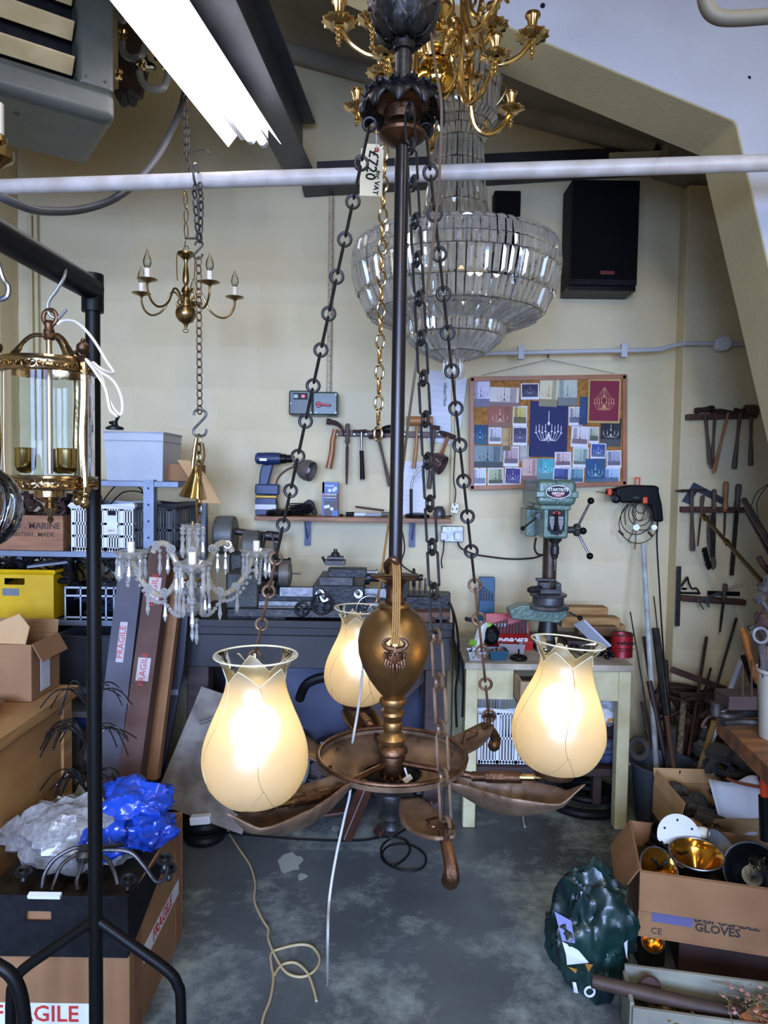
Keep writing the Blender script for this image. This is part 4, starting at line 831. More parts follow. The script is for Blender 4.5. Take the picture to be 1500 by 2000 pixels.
# big carton on the floor, lower left
bx,by,bw,bd,bh=-.93,2.085,.54,.50,.415
t,R=carton('large_carton',(bx,by,0),bw,bd,bh,0,card,'large carton of chandelier parts on the floor, taped FRAGILE, black rail in front')
xr=bx+bw/2+.0012; yf=by-bd/2-.0012
def tape(c,wd,hh,R,txt,sz):
    b=MB(); b.box(c,(wd,hh,.0008),R); b.build('tape',paper,t,smooth=0); text(txt,V(c)+R@V((0,0,.0009)),sz,redink,t,R,bold=.0008)
tape(V((bx+.02,yf,.10)),.30,.062,RX(pi/2),'FRAGILE',.062)
tape(V((xr,by+.03,.19)),.34,.05,RZ(pi/2)@RX(pi/2)@RZ(-.0),'FRAGILE',.05)
for yy in (-.19,.20):
    b=MB(); b.bb((xr-.001,by+yy-.03,.0),(xr,by+yy+.03,bh)); b.build('tape_strip',cardd,t,smooth=0)
# black folded box draped over its front
fb=thing('black_folder_box',(bx,by-bd/2,.27),'black cardboard sleeve with an oval handhold over the front of the large carton','box sleeve')
b=MB(); x0,x1,z0,z1=bx-bw/2-.1,bx+bw/2-.0,.268,.435; hx0=W(78,1785,1.83).x; hzz=W(78,1785,1.83).z
oval=[(hx0+.034*max(-1,min(1,1.5*cos(a))),hzz+.0135*max(-1,min(1,1.5*sin(a)))) for a in [2*pi*k/20 for k in range(20)]]
outer=[(x0,z0),(x1,z0),(x1,z1),(x0,z1)]
# panel with a real hole
def holed(b,x0,x1,z0,z1,hole,y,th):
    n=len(hole); cx_=sum(p[0] for p in hole)/n; cz_=sum(p[1] for p in hole)/n; ring=[]
    for (x,z) in hole:
        dx,dz=x-cx_,z-cz_; k=min([((x1-cx_)/dx if dx>0 else (x0-cx_)/dx) if abs(dx)>1e-9 else 1e9,((z1-cz_)/dz if dz>0 else (z0-cz_)/dz) if abs(dz)>1e-9 else 1e9]); ring.append((cx_+dx*k,cz_+dz*k))
    vs=[(p[0],y,p[1]) for p in hole]+[(p[0],y,p[1]) for p in ring]; fs=[(i,(i+1)%n,n+(i+1)%n,n+i) for i in range(n)]
    cor=[(x0,z0),(x1,z0),(x1,z1),(x0,z1)]
    for (x,z) in cor:
        j=min(range(n),key=lambda i:abs(math.atan2(math.sin(math.atan2(ring[i][1]-cz_,ring[i][0]-cx_)-math.atan2(z-cz_,x-cx_)),math.cos(math.atan2(ring[i][1]-cz_,ring[i][0]-cx_)-math.atan2(z-cz_,x-cx_)))))
        best=None
        for i in range(n):
            a,c=ring[i],ring[(i+1)%n]
            if (abs(a[0]-x)<1e-6 or abs(a[1]-z)<1e-6) and (abs(c[0]-x)<1e-6 or abs(c[1]-z)<1e-6) and not((abs(a[0]-c[0])<1e-6) or (abs(a[1]-c[1])<1e-6)): best=i
        if best is not None: vs.append((x,y,z)); fs.append((n+best,n+(best+1)%n,len(vs)-1))
    b.add(vs,fs)
holed(b,x0,x1,z0,z1,oval,yf-.012,.004); b.build('front_panel',blackmat,fb,solid=.003,smooth=0)
b=MB(); b.add([(x1,yf-.012,z0),(x1+.012,yf+.10,z0+.06),(x1+.018,yf+.26,z1-.05),(x1+.015,yf+.27,z1-.03),(x1,yf-.012,z1)],[(0,1,2,3,4)]); b.build('side_panel',blackmat,fb,solid=.003,smooth=0)
b=MB(); b.box((W(92,1740,1.83).x,yf-.017,.437),(.085,.014,.010),RX(.3)); b.build('white_sticker',paper,fb,smooth=0)
# contents
b=MB(); crumple(b,(bx-.02,by+.09,.43),(.20,.14,.105),11,.35); b.build('bubble_wrap',bubble,None,'heap of grey bubble wrap in the large floor carton','bubble wrap')
b=MB(); crumple(b,(bx+.155,by+.12,.50),(.115,.10,.075),21,.55,72,1.7); crumple(b,(bx+.10,by+.03,.445),(.085,.085,.055),5,.5,56,1.7); crumple(b,(bx+.23,by+.06,.455),(.075,.08,.045),8,.5,56,1.7); b.build('blue_bag',bluep,None,'crumpled bright blue plastic bag on the large floor carton','plastic bag')
b=MB(); b.bb((bx-.26,by-.235,.27),(bx+.26,by+.235,.30)); b.build('packing_layer',dusty,None,'dark packing layer inside the large floor carton','packing',kind='stuff')
ar=thing('dismantled_chandelier_arms',(bx+.05,by-.1,.32),'dull dismantled chandelier with curved arms and cups lying in the large carton','chandelier'); hub=W(165,1668,1.95)
b=MB(); b.lathe([(.0,-.02),(.02,-.018),(.025,0),(.016,.012),(.02,.02),(.0,.026)],hub,14); b.build('hub',darksteel,ar)
for (pts) in ([(165,1668,1.95),(150,1655,1.94),(110,1675,1.92),(88,1705,1.90),(82,1735,1.88)],[(165,1668,1.95),(150,1668,1.95),(120,1690,1.92),(108,1718,1.9),(100,1740,1.88)],[(170,1664,1.95),(215,1660,1.95),(255,1665,1.95),(280,1690,1.94),(305,1722,1.92),(322,1715,1.92),(328,1690,1.92)],[(170,1668,1.95),(205,1675,1.93),(222,1700,1.9),(230,1728,1.88)],[(165,1668,1.95),(160,1690,1.92),(150,1720,1.9),(152,1740,1.88)],[(165,1668,1.95),(190,1655,1.97),(225,1652,2.0),(240,1650,2.02)]):
    b=MB(); b.tube(pw(pts,1.9,5),.0058,8); b.build('curved_arm',darksteel,ar)
for (x,y,Y) in ((46,1705,1.95),(322,1680,1.93),(250,1722,1.9),(330,1700,1.96)):
    b=MB(); b.lathe([(.006,-.03),(.010,-.02),(.007,-.01),(.020,-.004),(.024,.003),(.012,.004),(.012,.010),(.018,.014),(.016,.010)],W(x,y,Y),18); b.build('candle_cup',darksteel,ar)
# wire sprays (bent iron foliage) rising behind the carton
sp=thing('wire_sprays',(W(175,1600,2.42).x,2.42,0),'stand of drooping iron wire sprays behind the black upright','metal spray'); 
b=MB(); b.cyl((W(172,1500,2.42).x,2.42,0.0),W(172,1330,2.42),.006,n=8); b.build('stem',darksteel,sp)
random.seed(3); b=MB()
for (y0,n_) in ((1360,8),(1435,15),(1530,16)):
    for k in range(n_):
        s_=random.choice((-1,-1,1)); L_=random.uniform(45,95); h_=random.uniform(15,45); x=172
        b.tube(pw([(x,y0+20,2.42),(x+s_*L_*.35,y0-h_*.6,2.42+random.uniform(-.1,.1)),(x+s_*L_*.7,y0-h_*.5,2.42+random.uniform(-.15,.12)),(x+s_*L_,y0+random.uniform(0,45),2.42+random.uniform(-.2,.15))],2.4,4),.0026,4)
b.build('wire_fronds',darksteel,sp,kind='stuff')
# ---------------- grey shelving and its load ----------------
Ysf,Ysb=3.02,3.5; sh=thing('steel_shelving',(-1.5,Ysf,0),'blue grey slotted angle shelving unit along the left of the back wall','shelving'); zS=[W(300,940,Ysf).z,W(200,1078,Ysf).z,W(200,1212,Ysf).z,W(200,1345,Ysf).z,.13]
xL,xR=-2.3,W(348,1000,Ysf).x
for i,z in enumerate(zS):
    b=MB(); b.bb((xL,Ysf,z-.025),(xR if i!=1 else xR,Ysb,z)); b.build('shelf_board',shelfsteel,sh,bev=.003)
for (x,y) in ((W(291,1000,Ysf).x,Ysf-.003),(xR-.02,Ysb-.02),(W(43,1000,Ysb).x,Ysb-.02),(-2.2,Ysf)):
    b=MB(); b.bb((x-.022,y-.004,0.01),(x+.022,y,zS[0]+.006)); b.bb((x+.018,y,.01),(x+.022,y+.045,zS[0]+.006)); b.build('angle_post',shelfsteel,sh,smooth=0)
    if y<3.1:
        b=MB()
        for k in range(20): b.cyl((x,y-.0048,zS[0]-.03-k*.07),(x,y-.0042,zS[0]-.03-k*.07),.0045,n=8)
        b.build('slot_holes',blackmat,sh,kind='stuff')
def Wx(px,Y): return W(px,1000,Y).x
# tub and box on top
t=thing('translucent_tub',(Wx(265,3.1),3.15,zS[0]+.001),'cloudy plastic tub on the top shelf beside the lantern flex','tub')
b=MB(); x0,x1=Wx(205,3.05),Wx(320,3.05); z0=zS[0]+.001; h=.205
b.add([(x0+.01,3.05,z0),(x1-.006,3.05,z0),(x1-.006,3.3,z0),(x0+.01,3.3,z0),(x0,3.04,z0+h),(x1,3.04,z0+h),(x1,3.31,z0+h),(x0,3.31,z0+h)],[(0,1,2,3),(0,4,5,1),(1,5,6,2),(2,6,7,3),(3,7,4,0)]); b.build('tub_wall',cloudy,t,solid=.003,bev=.004)
b=MB(); b.tube([(x0,3.04,z0+h),(x1,3.04,z0+h),(x1,3.31,z0+h),(x0,3.31,z0+h)],.006,6,closed=True); b.tube([(x0,3.038,z0+h-.035),(x1,3.038,z0+h-.035),(x1,3.312,z0+h-.035),(x0,3.312,z0+h-.035)],.003,5,closed=True); b.build('tub_rim',lightgrey,t)
t=thing('torn_cardboard_box',(Wx(360,3.2),3.2,zS[0]+.001),'small torn cardboard box with a long hanging flap, right of the cloudy tub','box')
x0,x1=Wx(322,3.15),Wx(378,3.15); b=MB(); b.bb((x0,3.12,z0),(x1-.01,3.4,z0+.075)); b.build('box_body',card,t,bev=.002)
P=lambda x,y,Y:W(x,y,Y); b=MB(); b.add([P(346,898,3.12),P(372,900,3.12),P(400,925,3.10),P(433,984,3.08),P(385,982,3.08),P(370,935,3.1)],[(0,1,2,3,4,5)]); b.build('hanging_flap',cardl,t,solid=.004,smooth=0)
# wooden crate with iron scraps
def slabcrate(name,x0,x1,y0,y1,z0,h,m,label,th=.012,lid=False):
    t=thing(name,((x0+x1)/2,(y0+y1)/2,z0),label,'crate')
    for (a,c) in (((x0,y0),(x1,y0+th)),((x0,y1-th),(x1,y1)),((x0,y0+th),(x0+th,y1-th)),((x1-th,y0+th),(x1,y1-th))):
        b=MB(); b.bb((a[0],a[1],z0),(c[0],c[1],z0+h)); b.build('side_board',m,t,bev=.0015)
    b=MB(); b.bb((x0+th,y0+th,z0),(x1-th,y1-th,z0+.01)); b.build('base_board',m,t); return t
def clutter(name,x0,x1,y0,y1,z0,z1,n,m,label,cat,seed=1,r=.006,L_=.14):
    random.seed(seed); b=MB()
    for k in range(n):
        c=V((random.uniform(x0,x1),random.uniform(y0,y1),random.uniform(z0,z1))); p=[c]
        for j in range(4):
            c=c+V((random.uniform(-1,1),random.uniform(-.5,.5),random.uniform(-.7,.8)))*L_*.4; c.x=min(max(c.x,x0),x1); c.y=min(max(c.y,y0),y1); c.z=min(max(c.z,z0),z1); p.append(c)
        b.tube(spline(p,3),r*random.uniform(.5,1.3),5)
        if random.random()<.5: b.sph(p[-1],r*random.uniform(1.5,3.2),6)
        if random.random()<.3: b.box(p[2],(r*5,r*2,r*4),RZ(random.random()*3)@RX(random.random()*3))
    return b.build(name,m,None,label,cat,kind='stuff')
mw=mat('old_crate_wood','9a6a48','7c5238',.7,s=6,b=.12,st=(1,6,6)); z1=zS[1]+.001
x0,x1=Wx(-60,Ysf),Wx(121,Ysf-.0); wc=slabcrate('wooden_crate',x0,x1,Ysf+.01,Ysf+.30,z1,.15,mw,'old wooden margarine crate stencilled BRITISH MADE full of iron scraps')
dk=mat('faded_stencil','4a3428',None,.8); cxx=Wx(62,Ysf); text('STD . MARINE',V((cxx,Ysf+.0085,z1+.105)),.038,dk,wc,bold=.0006); text('BRITISH . MADE',V((cxx,Ysf+.0085,z1+.068)),.026,dk,wc,bold=.0004)
clutter('iron_scraps',x0+.02,x1-.02,Ysf+.04,Ysf+.27,z1+.12,z1+.23,60,rustm,'tangled dark iron fittings heaped in the wooden crate','scrap',4,.007,.13)
b=MB(); crumple(b,(Wx(165,3.2),3.22,z1+.16),(.08,.10,.10),31,.3,28); b.build('black_bag',blackmat,None,'dark cloth bundle between the wooden crate and the white crate','bundle')
# slotted plastic crates
def slotcrate(name,x0,x1,y0,y1,z0,h,m,label,rows=3,nx=18,ny=8,rim=.022,handle=True,cat='crate'):
    t=thing(name,((x0+x1)/2,(y0+y1)/2,z0),label,cat)
    def face(A,B,n,nm):
        A=V(A);B=V(B); d=(B-A); L_=d.length; d.normalize(); nrm=d.cross(V((0,0,1))); R=M((d,nrm,V((0,0,1)))).transposed(); b=MB(); th=.004
        hb_=h-rim; ys=[.0+.012]+[ .012+(hb_-.024)*k/rows for k in range(1,rows)]+[hb_-.0]
        for z in ys: b.box(A+d*L_/2+V((0,0,z0*0+z)),(L_,th,.010 if z<hb_-.01 else .016),R)
        b.box(A+d*L_/2+V((0,0,.005)),(L_,th,.012),R)
        for k in range(n+1):
            wv=.0055 if k%6 else .014
            b.box(A+d*(L_*k/n*(.985)+.003)+V((0,0,hb_/2)),(wv,th,hb_),R)
        if handle and n>10: b.box(A+d*L_*.66+V((0,-.001,hb_-.05)),(L_*.17,th,.06),R); 
        o=b.build(nm,m,t,smooth=0)
        if handle and n>10:
            b=MB(); b.box(A+d*L_*.66+V((0,-.0045,hb_-.018)),(L_*.13,.002,.020),R); b.build('hand_hole',blackmat,t,bev=.0)
    face((x0,y0,z0),(x1,y0,z0),nx,'slotted_side'); face((x1,y0,z0),(x1,y1,z0),ny,'slotted_side'); face((x1,y1,z0),(x0,y1,z0),nx,'slotted_side'); face((x0,y1,z0),(x0,y0,z0),ny,'slotted_side')
    b=MB(); b.tube([(x0-.004,y0-.004,z0+h-rim/2),(x1+.004,y0-.004,z0+h-rim/2),(x1+.004,y1+.004,z0+h-rim/2),(x0-.004,y1+.004,z0+h-rim/2)],rim*.62,4,closed=True); b.build('rim',m,t,smooth=0)
    b=MB(); b.bb((x0+.004,y0+.004,z0+.002),(x1-.004,y1-.004,z0+.006)); b.build('base',m,t); return t
wx0,wx1=Wx(138,Ysf),Wx(257,Ysf); t=slotcrate('white_slotted_crate',wx0,wx1,Ysf+.015,3.38,z1,.205,white,'white slotted plastic crate on the second shelf with two stickers',3,22,9)
b=MB(); b.box((wx0+.17,Ysf+.007,z1+.145),(.05,.001,.018)); b.box((wx0+.17,Ysf+.007,z1+.09),(.055,.001,.030)); b.build('sticker',paper,t,smooth=0)
text('SALE',V((wx0+.17,Ysf+.005,z1+.09)),.014,redink,t)
b=MB(); b.bb((wx0+.02,Ysf+.04,z1+.01),(wx1-.02,3.34,z1+.16)); b.build('crate_contents',dusty,None,'dark parts seen through the slots of the white crate','parts',kind='stuff')
slotcrate('black_slotted_crate',Wx(262,3.06),Wx(340,3.06),3.07,3.4,z1,.205,mat('black_crate_plastic','1c1d20',None,.5),'black slotted plastic crate right of the white crate on the shelf',2,14,9,handle=False)
b=MB(); b.tube(pw([(200,980,3.2),(225,950,3.2),(250,943,3.2),(275,955,3.2),(283,975,3.2)],3.2),.003,6); b.tube(pw([(215,985,3.15),(240,962,3.15),(270,960,3.15),(285,968,3.15)],3.15),.003,6); b.build('wire_loops',rubber,None,'black wire loops standing out of the white crate','wire')
# tier three: yellow crate, clear crate, cables
z2=zS[2]+.001; x0,x1=Wx(-40,Ysf-.02),Wx(104,Ysf-.02); yc=thing('yellow_crate',((x0+x1)/2,Ysf+.15,z2),'bright yellow plastic crate with handhold and grey label on the third shelf','crate')
b=MB(); hole=[(Wx(32,Ysf)+.043*max(-1,min(1,1.5*cos(a))),z2+.165+.014*max(-1,min(1,1.5*sin(a)))) for a in [2*pi*k/20 for k in range(20)]]; holed(b,x0,x1,z2,z2+.205,hole,Ysf-.02,.004); b.build('front_panel',yellowp,yc,solid=.004,smooth=0)
b=MB(); b.bb((x1-.004,Ysf-.02,z2),(x1,3.3,z2+.205)); b.bb((x0,Ysf-.02,z2),(x0+.004,3.3,z2+.205)); b.bb((x0,3.296,z2),(x1,3.3,z2+.205)); b.bb((x0,Ysf-.02,z2),(x1,3.3,z2+.006)); b.build('crate_shell',yellowp,yc,smooth=0)
b=MB(); b.tube([(x0,Ysf-.022,z2+.205),(x1+.004,Ysf-.022,z2+.205),(x1+.004,3.3,z2+.205),(x0,3.3,z2+.205)],.011,4,closed=True)
for k in range(2): b.bb((x1-.06,Ysf-.026,z2+.004+k*.012),(x1+.004,Ysf-.018,z2+.010+k*.012))
b.build('rim',yellowp,yc,smooth=0)
b=MB(); b.bb((Wx(9,Ysf),Ysf-.0245,z2+.105),(Wx(41,Ysf),Ysf-.0225,z2+.135)); b.build('label',greypl,yc,smooth=0)
clutter('cable_heap',x0,x1+.05,Ysf+.02,3.28,z2+.16,z2+.30,34,rubber,'heap of black cables on the yellow crate','cables',9,.007,.3)
b=MB(); b.box((Wx(105,3.1),3.12,z2+.235),(.20,.16,.012),RZ(.2)@RY(-.12)); b.build('grey_plate',greypl,None,'grey flat plate lying over the yellow crate cables','plate',bev=.003)
x0,x1=Wx(127,Ysf),Wx(238,Ysf); t=thing('clear_ribbed_box',((x0+x1)/2,Ysf+.15,z2),'clear ribbed storage box beside the yellow crate','storage box')
b=MB(); b.bb((x0,Ysf,z2),(x1,Ysf+.003,z2+.145)); b.bb((x0,Ysf,z2),(x0+.003,3.3,z2+.145)); b.bb((x1-.003,Ysf,z2),(x1,3.3,z2+.145)); b.bb((x0,Ysf,z2),(x1,3.3,z2+.004)); b.bb((x0,3.297,z2),(x1,3.3,z2+.145)); b.build('clear_wall',clearpl,t,smooth=0)
b=MB()
for f in (0,.27,.42,.72,.86,1): b.bb((x0+(x1-x0)*f-.003,Ysf-.004,z2),(x0+(x1-x0)*f+.003,Ysf-.001,z2+.145))
for z in (.012,.105,.14): b.bb((x0,Ysf-.004,z2+z-.004),(x1,Ysf-.001,z2+z+.004))
b.build('ribs',cloudy,t,smooth=0)
clutter('wire_offcuts',x0+.02,x1-.02,Ysf+.03,3.27,z2+.02,z2+.13,40,mat('teal_and_grey_bits','4a5a5e','8a8f98',.5,s=30),'small wire and metal bits inside the clear ribbed box','parts',12,.005,.09)
clutter('bracket_heap',x0-.03,x1+.05,Ysf+.02,3.3,z2+.15,z2+.29,30,darksteel,'dark brackets and lead piled on the clear ribbed box','brackets',15,.006,.3)
# tier four: grey tubs
z3=zS[3]+.001
def tub(name,x0,x1,y0,y1,z0,h,m,label,mi=None):
    t=thing(name,((x0+x1)/2,(y0+y1)/2,z0),label,'tub'); b=MB(); i=.012
    b.add([(x0+i,y0+i,z0),(x1-i,y0+i,z0),(x1-i,y1-i,z0),(x0+i,y1-i,z0),(x0,y0,z0+h),(x1,y0,z0+h),(x1,y1,z0+h),(x0,y1,z0+h)],[(0,1,2,3),(0,4,5,1),(1,5,6,2),(2,6,7,3),(3,7,4,0)]); b.build('tub_wall',m,t,solid=.003,bev=.004)
    b=MB(); b.tube([(x0,y0,z0+h),(x1,y0,z0+h),(x1,y1,z0+h),(x0,y1,z0+h)],.008,4,closed=True); b.build('tub_rim',m,t); return t
tub('grey_tub',Wx(-60,2.95),Wx(100,2.95),2.96,3.3,z3,.235,greypl,'large grey tub on the fourth shelf behind the small box',)
tub('dark_grey_tub',Wx(106,3.04),Wx(238,3.04),3.04,3.4,z3,.22,mat('dark_grey_plastic','3d4048','32353c',.5,s=6),'darker grey tub right of the large grey tub on the fourth shelf')
b=MB(); b.bb((Wx(-60,3),3.02,z3+.20),(Wx(90,3),3.26,z3+.225)); b.build('tub_contents',blackmat,None,'dark stuff filling the large grey tub','parts',kind='stuff')
# bottom tier and floor: blue boxes, tyre, white box, yellow bucket
t=thing('blue_box',(Wx(150,3.1),3.15,.131),'blue plastic box with a white lid on the bottom shelf','storage box'); b=MB(); b.bb((Wx(115,3.08),3.08,.131),(Wx(240,3.08),3.4,.47)); b.build('box_body',mat('blue_box_plastic','2c4688',None,.45),t,bev=.01); b=MB(); b.bb((Wx(112,3.07),3.07,.471),(Wx(243,3.07),3.41,.50)); b.build('lid',lightgrey,t,bev=.006)
clutter('floor_clutter_left',Wx(135,2.85),Wx(235,2.85),2.75,2.98,.28,.46,26,dusty,'dusty grey lead and fittings behind the iron sprays','parts',22,.018,.2)
b=MB(); b.bb((Wx(133,2.9),2.72,.0),(Wx(205,2.9),2.98,.33)); o=b.build('white_paper_box',mat('off_white_card','c9c6bc',None,.7),None,'white cardboard box with script lettering behind the black upright','box',bev=.004); text('over 100 Years',V((Wx(150,2.72),2.717,.16)),.035,ink,o,RX(pi/2)@RZ(.45))
b=MB(); b.lathe([(.0,0),(.075,0),(.095,.24),(.098,.25),(.093,.25),(.072,.01),(.0,.01)],(Wx(222,2.8),2.82,0),26); b.build('yellow_bucket',yellowp,None,'tall yellow bucket beside the white paper box','bucket')
b=MB(); q=Wz(400,1640,0); b.torus((q.x,q.y,.085),.062,.030,n=24,m=10); b.torus((q.x,q.y,.026),.062,.026,n=24,m=10); b.build('black_cable_reel',rubber,None,'squat black rubber reel on the floor behind the blue bag','reel')
# long cartons and sheets leaning on the bench end
def plank(name,top,bot,w,th,m,label,cat='board',tp=(),hint=(0,1,0)):
    a,c=V(top),V(bot); t=thing(name,c,label,cat); b=MB(); R=basis(a-c,hint); b.box((a+c)/2,(w,th,(a-c).length),R); b.build('board_face',m,t,bev=.002)
    for (f,txt,wd,hh) in tp:
        q=c.lerp(a,f)-R.col[1]*(th/2+.001)*(1 if R.col[1].y>0 else -1); b=MB(); b.box(q,(wd,.001,hh),R); b.build('fragile_tape',mat('faded_tape','b4a8a4',None,.6),t,smooth=0)
        if txt: text(txt,q-V((0,.0015,0)),.035,redink,t,R@RX(pi/2)@RZ(pi/2))
    return t
brn=mat('dark_brown_carton','5d4034','4a3228',.8,s=5); gryc=mat('grey_sheet','55525a','48454c',.7,s=5)
plank('long_carton',W(268,1075,2.98),W(208,1570,2.72),.10,.10,gryc,'long grey brown carton leaning furthest left on the shelving end','carton',[(.62,'FRAGILE',.03,.16)])
plank('long_carton',W(318,1070,2.94),W(252,1560,2.70),.085,.08,brn,'long dark brown carton leaning second, with red FRAGILE tape','carton',[(.50,'FRAGILE',.05,.09),(.82,'FRAGILE',.05,.10)])
plank('long_carton',W(345,1100,3.02),W(292,1520,2.84),.075,.05,mat('kraft_carton','946a44','7a5536',.8,s=5),'narrow kraft carton leaning beside the lathe bench','carton')
b=MB(); b.prism([(W(p[0],p[1],3.06).x,W(p[0],p[1],3.06).z) for p in ((352,1100),(372,1180),(362,1300),(340,1420),(318,1520),(296,1560),(270,1570),(300,1470),(322,1360),(338,1230))],.02,TM((0,3.04,0),RX(pi/2))); b.build('curved_dark_panel',mat('dark_blue_grey_panel','2c2c36',None,.5),None,'tall curved dark panel leaning between cartons and lathe bench','panel')
b=MB(); b.bb((Wx(240,3.0),2.96,z1-.04),(Wx(345,3.0),3.12,z1-.005)); b.build('flat_brown_carton',brn,None,'flat brown carton lying on the leaning cartons under the shelf','carton',bev=.003)
b=MB(); b.prism([(-.20,-.25),(.20,-.25),(.20,.25),(-.20,.25)],.02,TM(W(432,1480,2.98),RX(-.45)@RY(.30)@RX(pi/2))); b.cyl(W(390,1412,2.9),W(440,1395,2.9),.009,n=8); b.build('mottled_plate',slate,None,'rust mottled rectangular metal plate leaning on the lathe bench leg','metal plate',bev=.003)
# ---------------- lathe bench ----------------
Yb_=3.15; zbn=W(600,1222,Yb_).z; xa,xb=Wx(352,Yb_),Wx(890,Yb_)
lb=thing('lathe_bench',((xa+xb)/2,3.4,0),'heavy dark oily workbench carrying the metal lathe','workbench')
db=mat('black_oily_wood','211e1e','171514',.55,s=5,b=.15)
b=MB(); b.bb((xa,Yb_,zbn-.05),(xb,3.76,zbn)); b.build('bench_top',db,lb,bev=.008)
b=MB(); b.bb((xa+.01,Yb_+.02,zbn-.20),(xb-.01,Yb_+.055,zbn-.05)); b.build('apron',mat('dark_apron_board','2b2728','201c1e',.5,s=4,b=.1),lb,bev=.004)
for (x,y) in ((xa+.07,Yb_+.08),(xb-.07,Yb_+.08),(xa+.07,3.68),(xb-.07,3.68)):
    b=MB(); b.bb((x-.05,y-.045,0),(x+.05,y+.045,zbn-.05)); b.build('leg',oldwood,lb,bev=.006)
b=MB(); b.bar((xb-.1,3.3,zbn-.2),(xb-.62,3.3,.15),.035,.09); b.bar((xa+.62,3.3,.12),(xa+.1,3.35,.45),.03,.07); b.build('brace',oldwood,lb)
b=MB(); b.bb((xa,Yb_-.004,zbn-.012),(xb,Yb_+.012,zbn+.022)); b.build('front_lip',db,lb,bev=.004)
# lathe
lt=thing('metal_lathe',(Wx(620,3.4),3.4,zbn),'small old grey metal lathe with tool post, handwheels and motor on the bench','lathe')
def bx(name,px0,py0,px1,py1,Y,dp,m=lathem,bev=.004,par=None):
    a=W(px0,py1,Y); c=W(px1,py0,Y); b=MB(); b.bb((a.x,Y,a.z),(c.x,Y+dp,c.z)); return b.build(name,m,par or lt,bev=bev)
bx('bed',470,1165,880,1192,3.30,.16); bx('bed_rail',545,1150,770,1166,3.28,.05,steel); bx('bed_rail',500,1158,880,1168,3.40,.06,lathem)
bx('foot',440,1190,560,1214,3.25,.25,bev=.012); bx('foot',770,1190,850,1214,3.27,.25,bev=.012)
bx('headstock',440,1120,505,1192,3.285,.20,castgrey,.014); bx('drip_tray',455,1196,880,1204,3.22,.32,darksteel,.002)
b=MB(); c=W(530,1120,3.3); 
b.cyl(W(490,1120,3.34),W(545,1120,3.34),.035,n=20); b.build('spindle',lathem,lt)
b=MB(); c=W(562,1120,3.32); b.cyl(c+V((-.035,0,0)),c+V((.010,0,0)),.062,n=32); b.cyl(c+V((.01,0,0)),c+V((.06,0,0)),.004,n=8); b.cyl(c+V((.01,0,0)),c+V((.016,0,0)),.045,n=28); b.build('face_wheel',mat('worn_face_plate','7a756c','5e5a52',.5,.4,s=25),lt)
bx('saddle',610,1145,712,1196,3.24,.24); bx('cross_slide',622,1128,690,1148,3.26,.22,darksteel); bx('compound_slide',640,1112,716,1128,3.28,.08,lathem)
b=MB(); b.cyl(W(716,1118,3.30),W(735,1118,3.30),.010,n=10); b.cyl(W(735,1118,3.30),W(737,1118,3.30),.016,n=14); b.tube([W(736,1118,3.29),W(748,1125,3.28)],.003,6); b.build('slide_handle',steel,lt)
b=MB(); c=W(655,1098,3.32); b.box(c,(.095,.07,.022)); b.box(c+V((0,0,.022)),(.075,.055,.012)); b.cyl(c+V((0,0,.02)),c+V((0,0,.062)),.009,n=10); b.lathe([(.024,.03),(.018,.044),(.010,.05)],c,14); b.cyl(c+V((-.045,-.02,0)),c+V((-.058,-.03,.028)),.007,n=8); b.build('tool_post',darksteel,lt,bev=.002)
def wheel(name,c,r,ax_,m=lathem,spk=4,th=.006,par=None):
    b=MB(); R=basis(ax_); b.torus(c,r,th,R,28,8); b.cyl(V(c)-R.col[2]*.012,V(c)+R.col[2]*.02,r*.25,n=12)
    for k in range(spk): a=2*pi*k/spk+.4; b.cyl(c,V(c)+R@V((r*cos(a),r*sin(a),0)),th*.7,n=6)
    q=V(c)+R@V((r*.8,0,0)); b.cyl(q,q-V((0,.035,0)),.006,n=8); return b.build(name,m,par or lt)
wheel('handwheel',W(628,1180,3.19),.045,(0,-1,0)); wheel('handwheel',W(722,1190,3.20),.062,(.2,-1,0),steel); wheel('handwheel',W(590,1190,3.21),.03,(0,-1,0))
for (x,y) in ((625,1160),(634,1168),(700,1160)):
    b=MB(); b.cyl(W(x,y,3.2),W(x-3,y-4,3.16),.009,n=10); b.cyl(W(x,y,3.24),W(x,y,3.2),.02,n=14); b.build('control_knob',steel,lt)
bx('tailstock',742,1125,800,1170,3.30,.12,castgrey,.012)
b=MB(); b.cyl(W(715,1128,3.34),W(800,1128,3.34),.020,n=16); b.cyl(W(712,1128,3.34),W(722,1128,3.34),.034,n=18); b.cyl(W(800,1128,3.34),W(826,1128,3.34),.015,n=12); b.build('tailstock_barrel',lathem,lt)
b=MB(); c=W(808,1128,3.32); b.torus(c,.038,.007,RY(pi/2),24,8); b.cyl(c+V((-.01,0,0)),c+V((.03,0,0)),.012,n=10); b.cyl(c,c+V((0,-.036,.01)),.004,n=6); b.cyl(c,c+V((0,.03,-.02)),.004,n=6); b.build('tailstock_wheel',darksteel,lt)
b=MB(); c=W(775,1150,3.3); b.lathe([(.0,-.04),(.045,-.04),(.055,-.02),(.055,.02),(.045,.04),(.0,.04)],c,24,RX(pi/2)@RY(.5)); b.build('gear_guard',castgrey,lt)
bx('electric_box',790,1165,842,1200,3.28,.15,lathem,.01); bx('gear_rack',505,1178,760,1184,3.27,.02,steel,.001)
b=MB(); b.cyl(W(505,1186,3.25),W(770,1188,3.25),.007,n=8); b.build('lead_screw',steel,lt)
